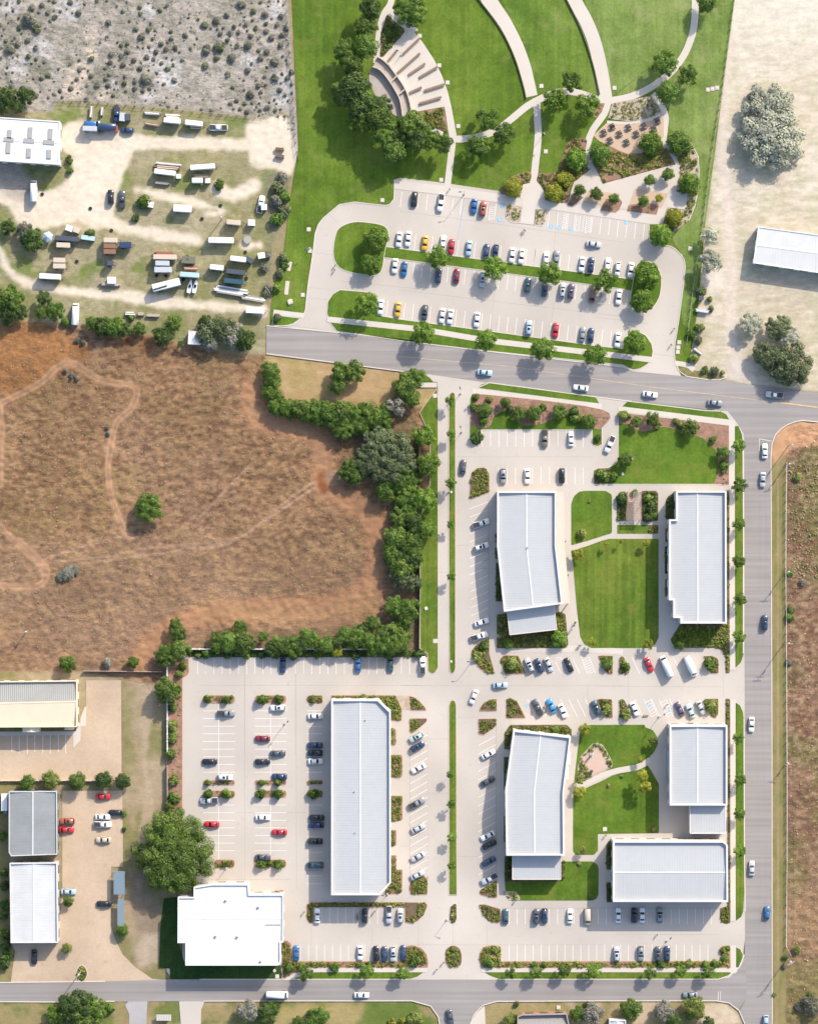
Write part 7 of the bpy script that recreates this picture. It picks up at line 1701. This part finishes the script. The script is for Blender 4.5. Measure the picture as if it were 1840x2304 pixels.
# sculpture terrace
sc = empty('sculpture', W3(T('U', 1478, 686)) + Vector((0, 0, .19)), .7); tag(sc, 'blue leaning sculpture on the pink paver square', 'sculpture')
MB().tube((0, 0, 0), (0, 0, .3), .55, n=12).build('plinth', M['stone'], sc); MB().tube((0, 0, .3), (.3, .2, 2.2), .28, .42, 10).build('figure', PC['bright_blue'], sc); MB().tube((.3, .2, 2.2), (.9, .4, 2.9), .42, .12, 10).build('wing', PC['white'], sc)
s2 = empty('sculpture', W3(T('U', 1484, 806)) + Vector((0, 0, .19))); tag(s2, 'low dark sculpture at the south corner of the pink paver square', 'sculpture')
MB().tube((0, 0, 0), (0, 0, .25), .5, n=12).build('plinth', M['stone'], s2); MB().tube((0, 0, .25), (0, 0, 1.6), .5, .25, 10).build('figure', PC['charcoal'], s2)
# monument sign and picnic shelter bits
sg = empty('monument_sign', W3(T('W', 1402, 1660))); tag(sg, 'pale lattice topped sign frame on the grass between the two driveways', 'sign frame')
for x in (-2.1, 2.1): MB().box((x, 0, .9), (.3, .3, 1.8)).build('post', M['wood'], sg)
MB().box((0, 0, 1.85), (4.7, 1.9, .12)).build('slab', M['trim'], sg)
for k in range(9): MB().box((-2.1 + k * .52, 0, 1.96), (.16, 1.8, .1)).build('slat', M['wood_grey'], sg)
mc = empty('motorcycle', W3(T('O', 1122, 1362)) + Vector((0, 0, .07)), .4); tag(mc, 'dark motorcycle beside the blue sedan of the slanted row', 'motorcycle')
for y in (-.7, .7): MB().tube((-.06, y, .32), (.06, y, .32), .32, n=14).build('wheel', M['tyre'], mc)
MB().tube((0, -.5, .75), (0, .35, .85), .16, .2, 8).build('tank_and_seat', PC['charcoal'], mc); MB().bar((-.36, .45, 1.0), (.36, .45, 1.0), .05).bar((0, .7, .35), (0, .45, 1.0), .07).build('handlebar', M['steel'], mc)
m2 = empty('motorcycle', W3(T('X', 1343, 805)) + Vector((0, 0, .07)), 0); tag(m2, 'pale and black motorcycle in the shaded row next to the black SUV', 'motorcycle')
for c_ in mc.children: d = c_.copy(); COL.objects.link(d); d.parent = m2
m3 = empty('motorcycle', W3(T('G', 1556, 905)) + Vector((0, 0, .07)), -.1); tag(m3, 'pale motorcycle under a median tree beside the brown van', 'motorcycle')
for c_ in mc.children: d = c_.copy(); COL.objects.link(d); d.parent = m3
# pallets and goods behind the warehouse
for i, (x, y, c, lb) in enumerate(((440, 592, 'beige', 'beige pallet load at the step of the white warehouse'), (512, 604, 'beige', 'small pallet load against the white warehouse wall'), (655, 598, 'olive', 'greenish pallet load beside the orange one'), (697, 595, 'rust', 'orange pallet load at the warehouse corner'))):
    o = empty('pallet', W3(T('X', x, y)) + Vector((0, 0, .07))); tag(o, lb, 'pallet', 'pallet loads')
    for k in range(5): MB().box((-.5 + k * .25, 0, .1), (.18, 1.1, .1)).build('board', M['wood'], o)
    for k in range(2): MB().box((-.27 + .54 * k, 0, .45), (.48, .95, .55)).build('carton', PC[c], o)
for t, x, y, lb in (('Q', 385, 1412, 'low timber bench at the east end of the access stalls walk'), ('V', 605, 443, 'planter bench before the north wall of the square office'), ('V', 730, 440, 'second planter bench before the north wall of the square office'), ('V', 858, 443, 'third planter bench before the north wall of the square office'), ('V', 455, 1352, 'timber bench before the corner office north wall'), ('V', 240, 1347, 'timber bench at the west end of the corner office north wall')):
    o = empty('bench', W3(T(t, x, y)) + Vector((0, 0, .08))); tag(o, lb, 'bench', 'small benches')
    for yy in (-.15, .08): MB().box((0, yy, .45), (1.7, .2, .06)).build('seat_board', M['wood'], o)
    for xx in (-.7, .7): MB().box((xx, -.03, .21), (.1, .42, .42)).build('leg', M['dark_steel'], o)
tm = MB().tube((0, 0, 0), (0, 0, .3), .55, n=14).mesh('tyre_ring', M['tyre'])
for t, x, y, lb in (('E', 1215, 757, 'western of two tyres above the slanted white bus'), ('E', 1288, 760, 'eastern of two tyres above the slanted white bus'), ('E', 1422, 787, 'tyre beside the western white boat'), ('E', 866, 408, 'tyre north of the column of three trailers'), ('E', 598, 648, 'lone tyre in the middle of the pasture'), ('F', 160, 215, 'tyre on the grass south of the pale dirt'), ('F', 17, 318, 'tyre beside the timber pole of the yard'), ('F', 352, 577, 'tyre under the round stock tank'), ('F', 360, 780, 'tyre at the east end of the dark trailer'), ('A', 330, 1505, 'tyre near the white van on the grass'), ('A', 703, 1615, 'tyre on the wide dirt apron')):
    o = ob('tyre', tm, None, tuple(W3(T(t, x, y), 0))); tag(o, lb, 'tyre', 'loose tyres')
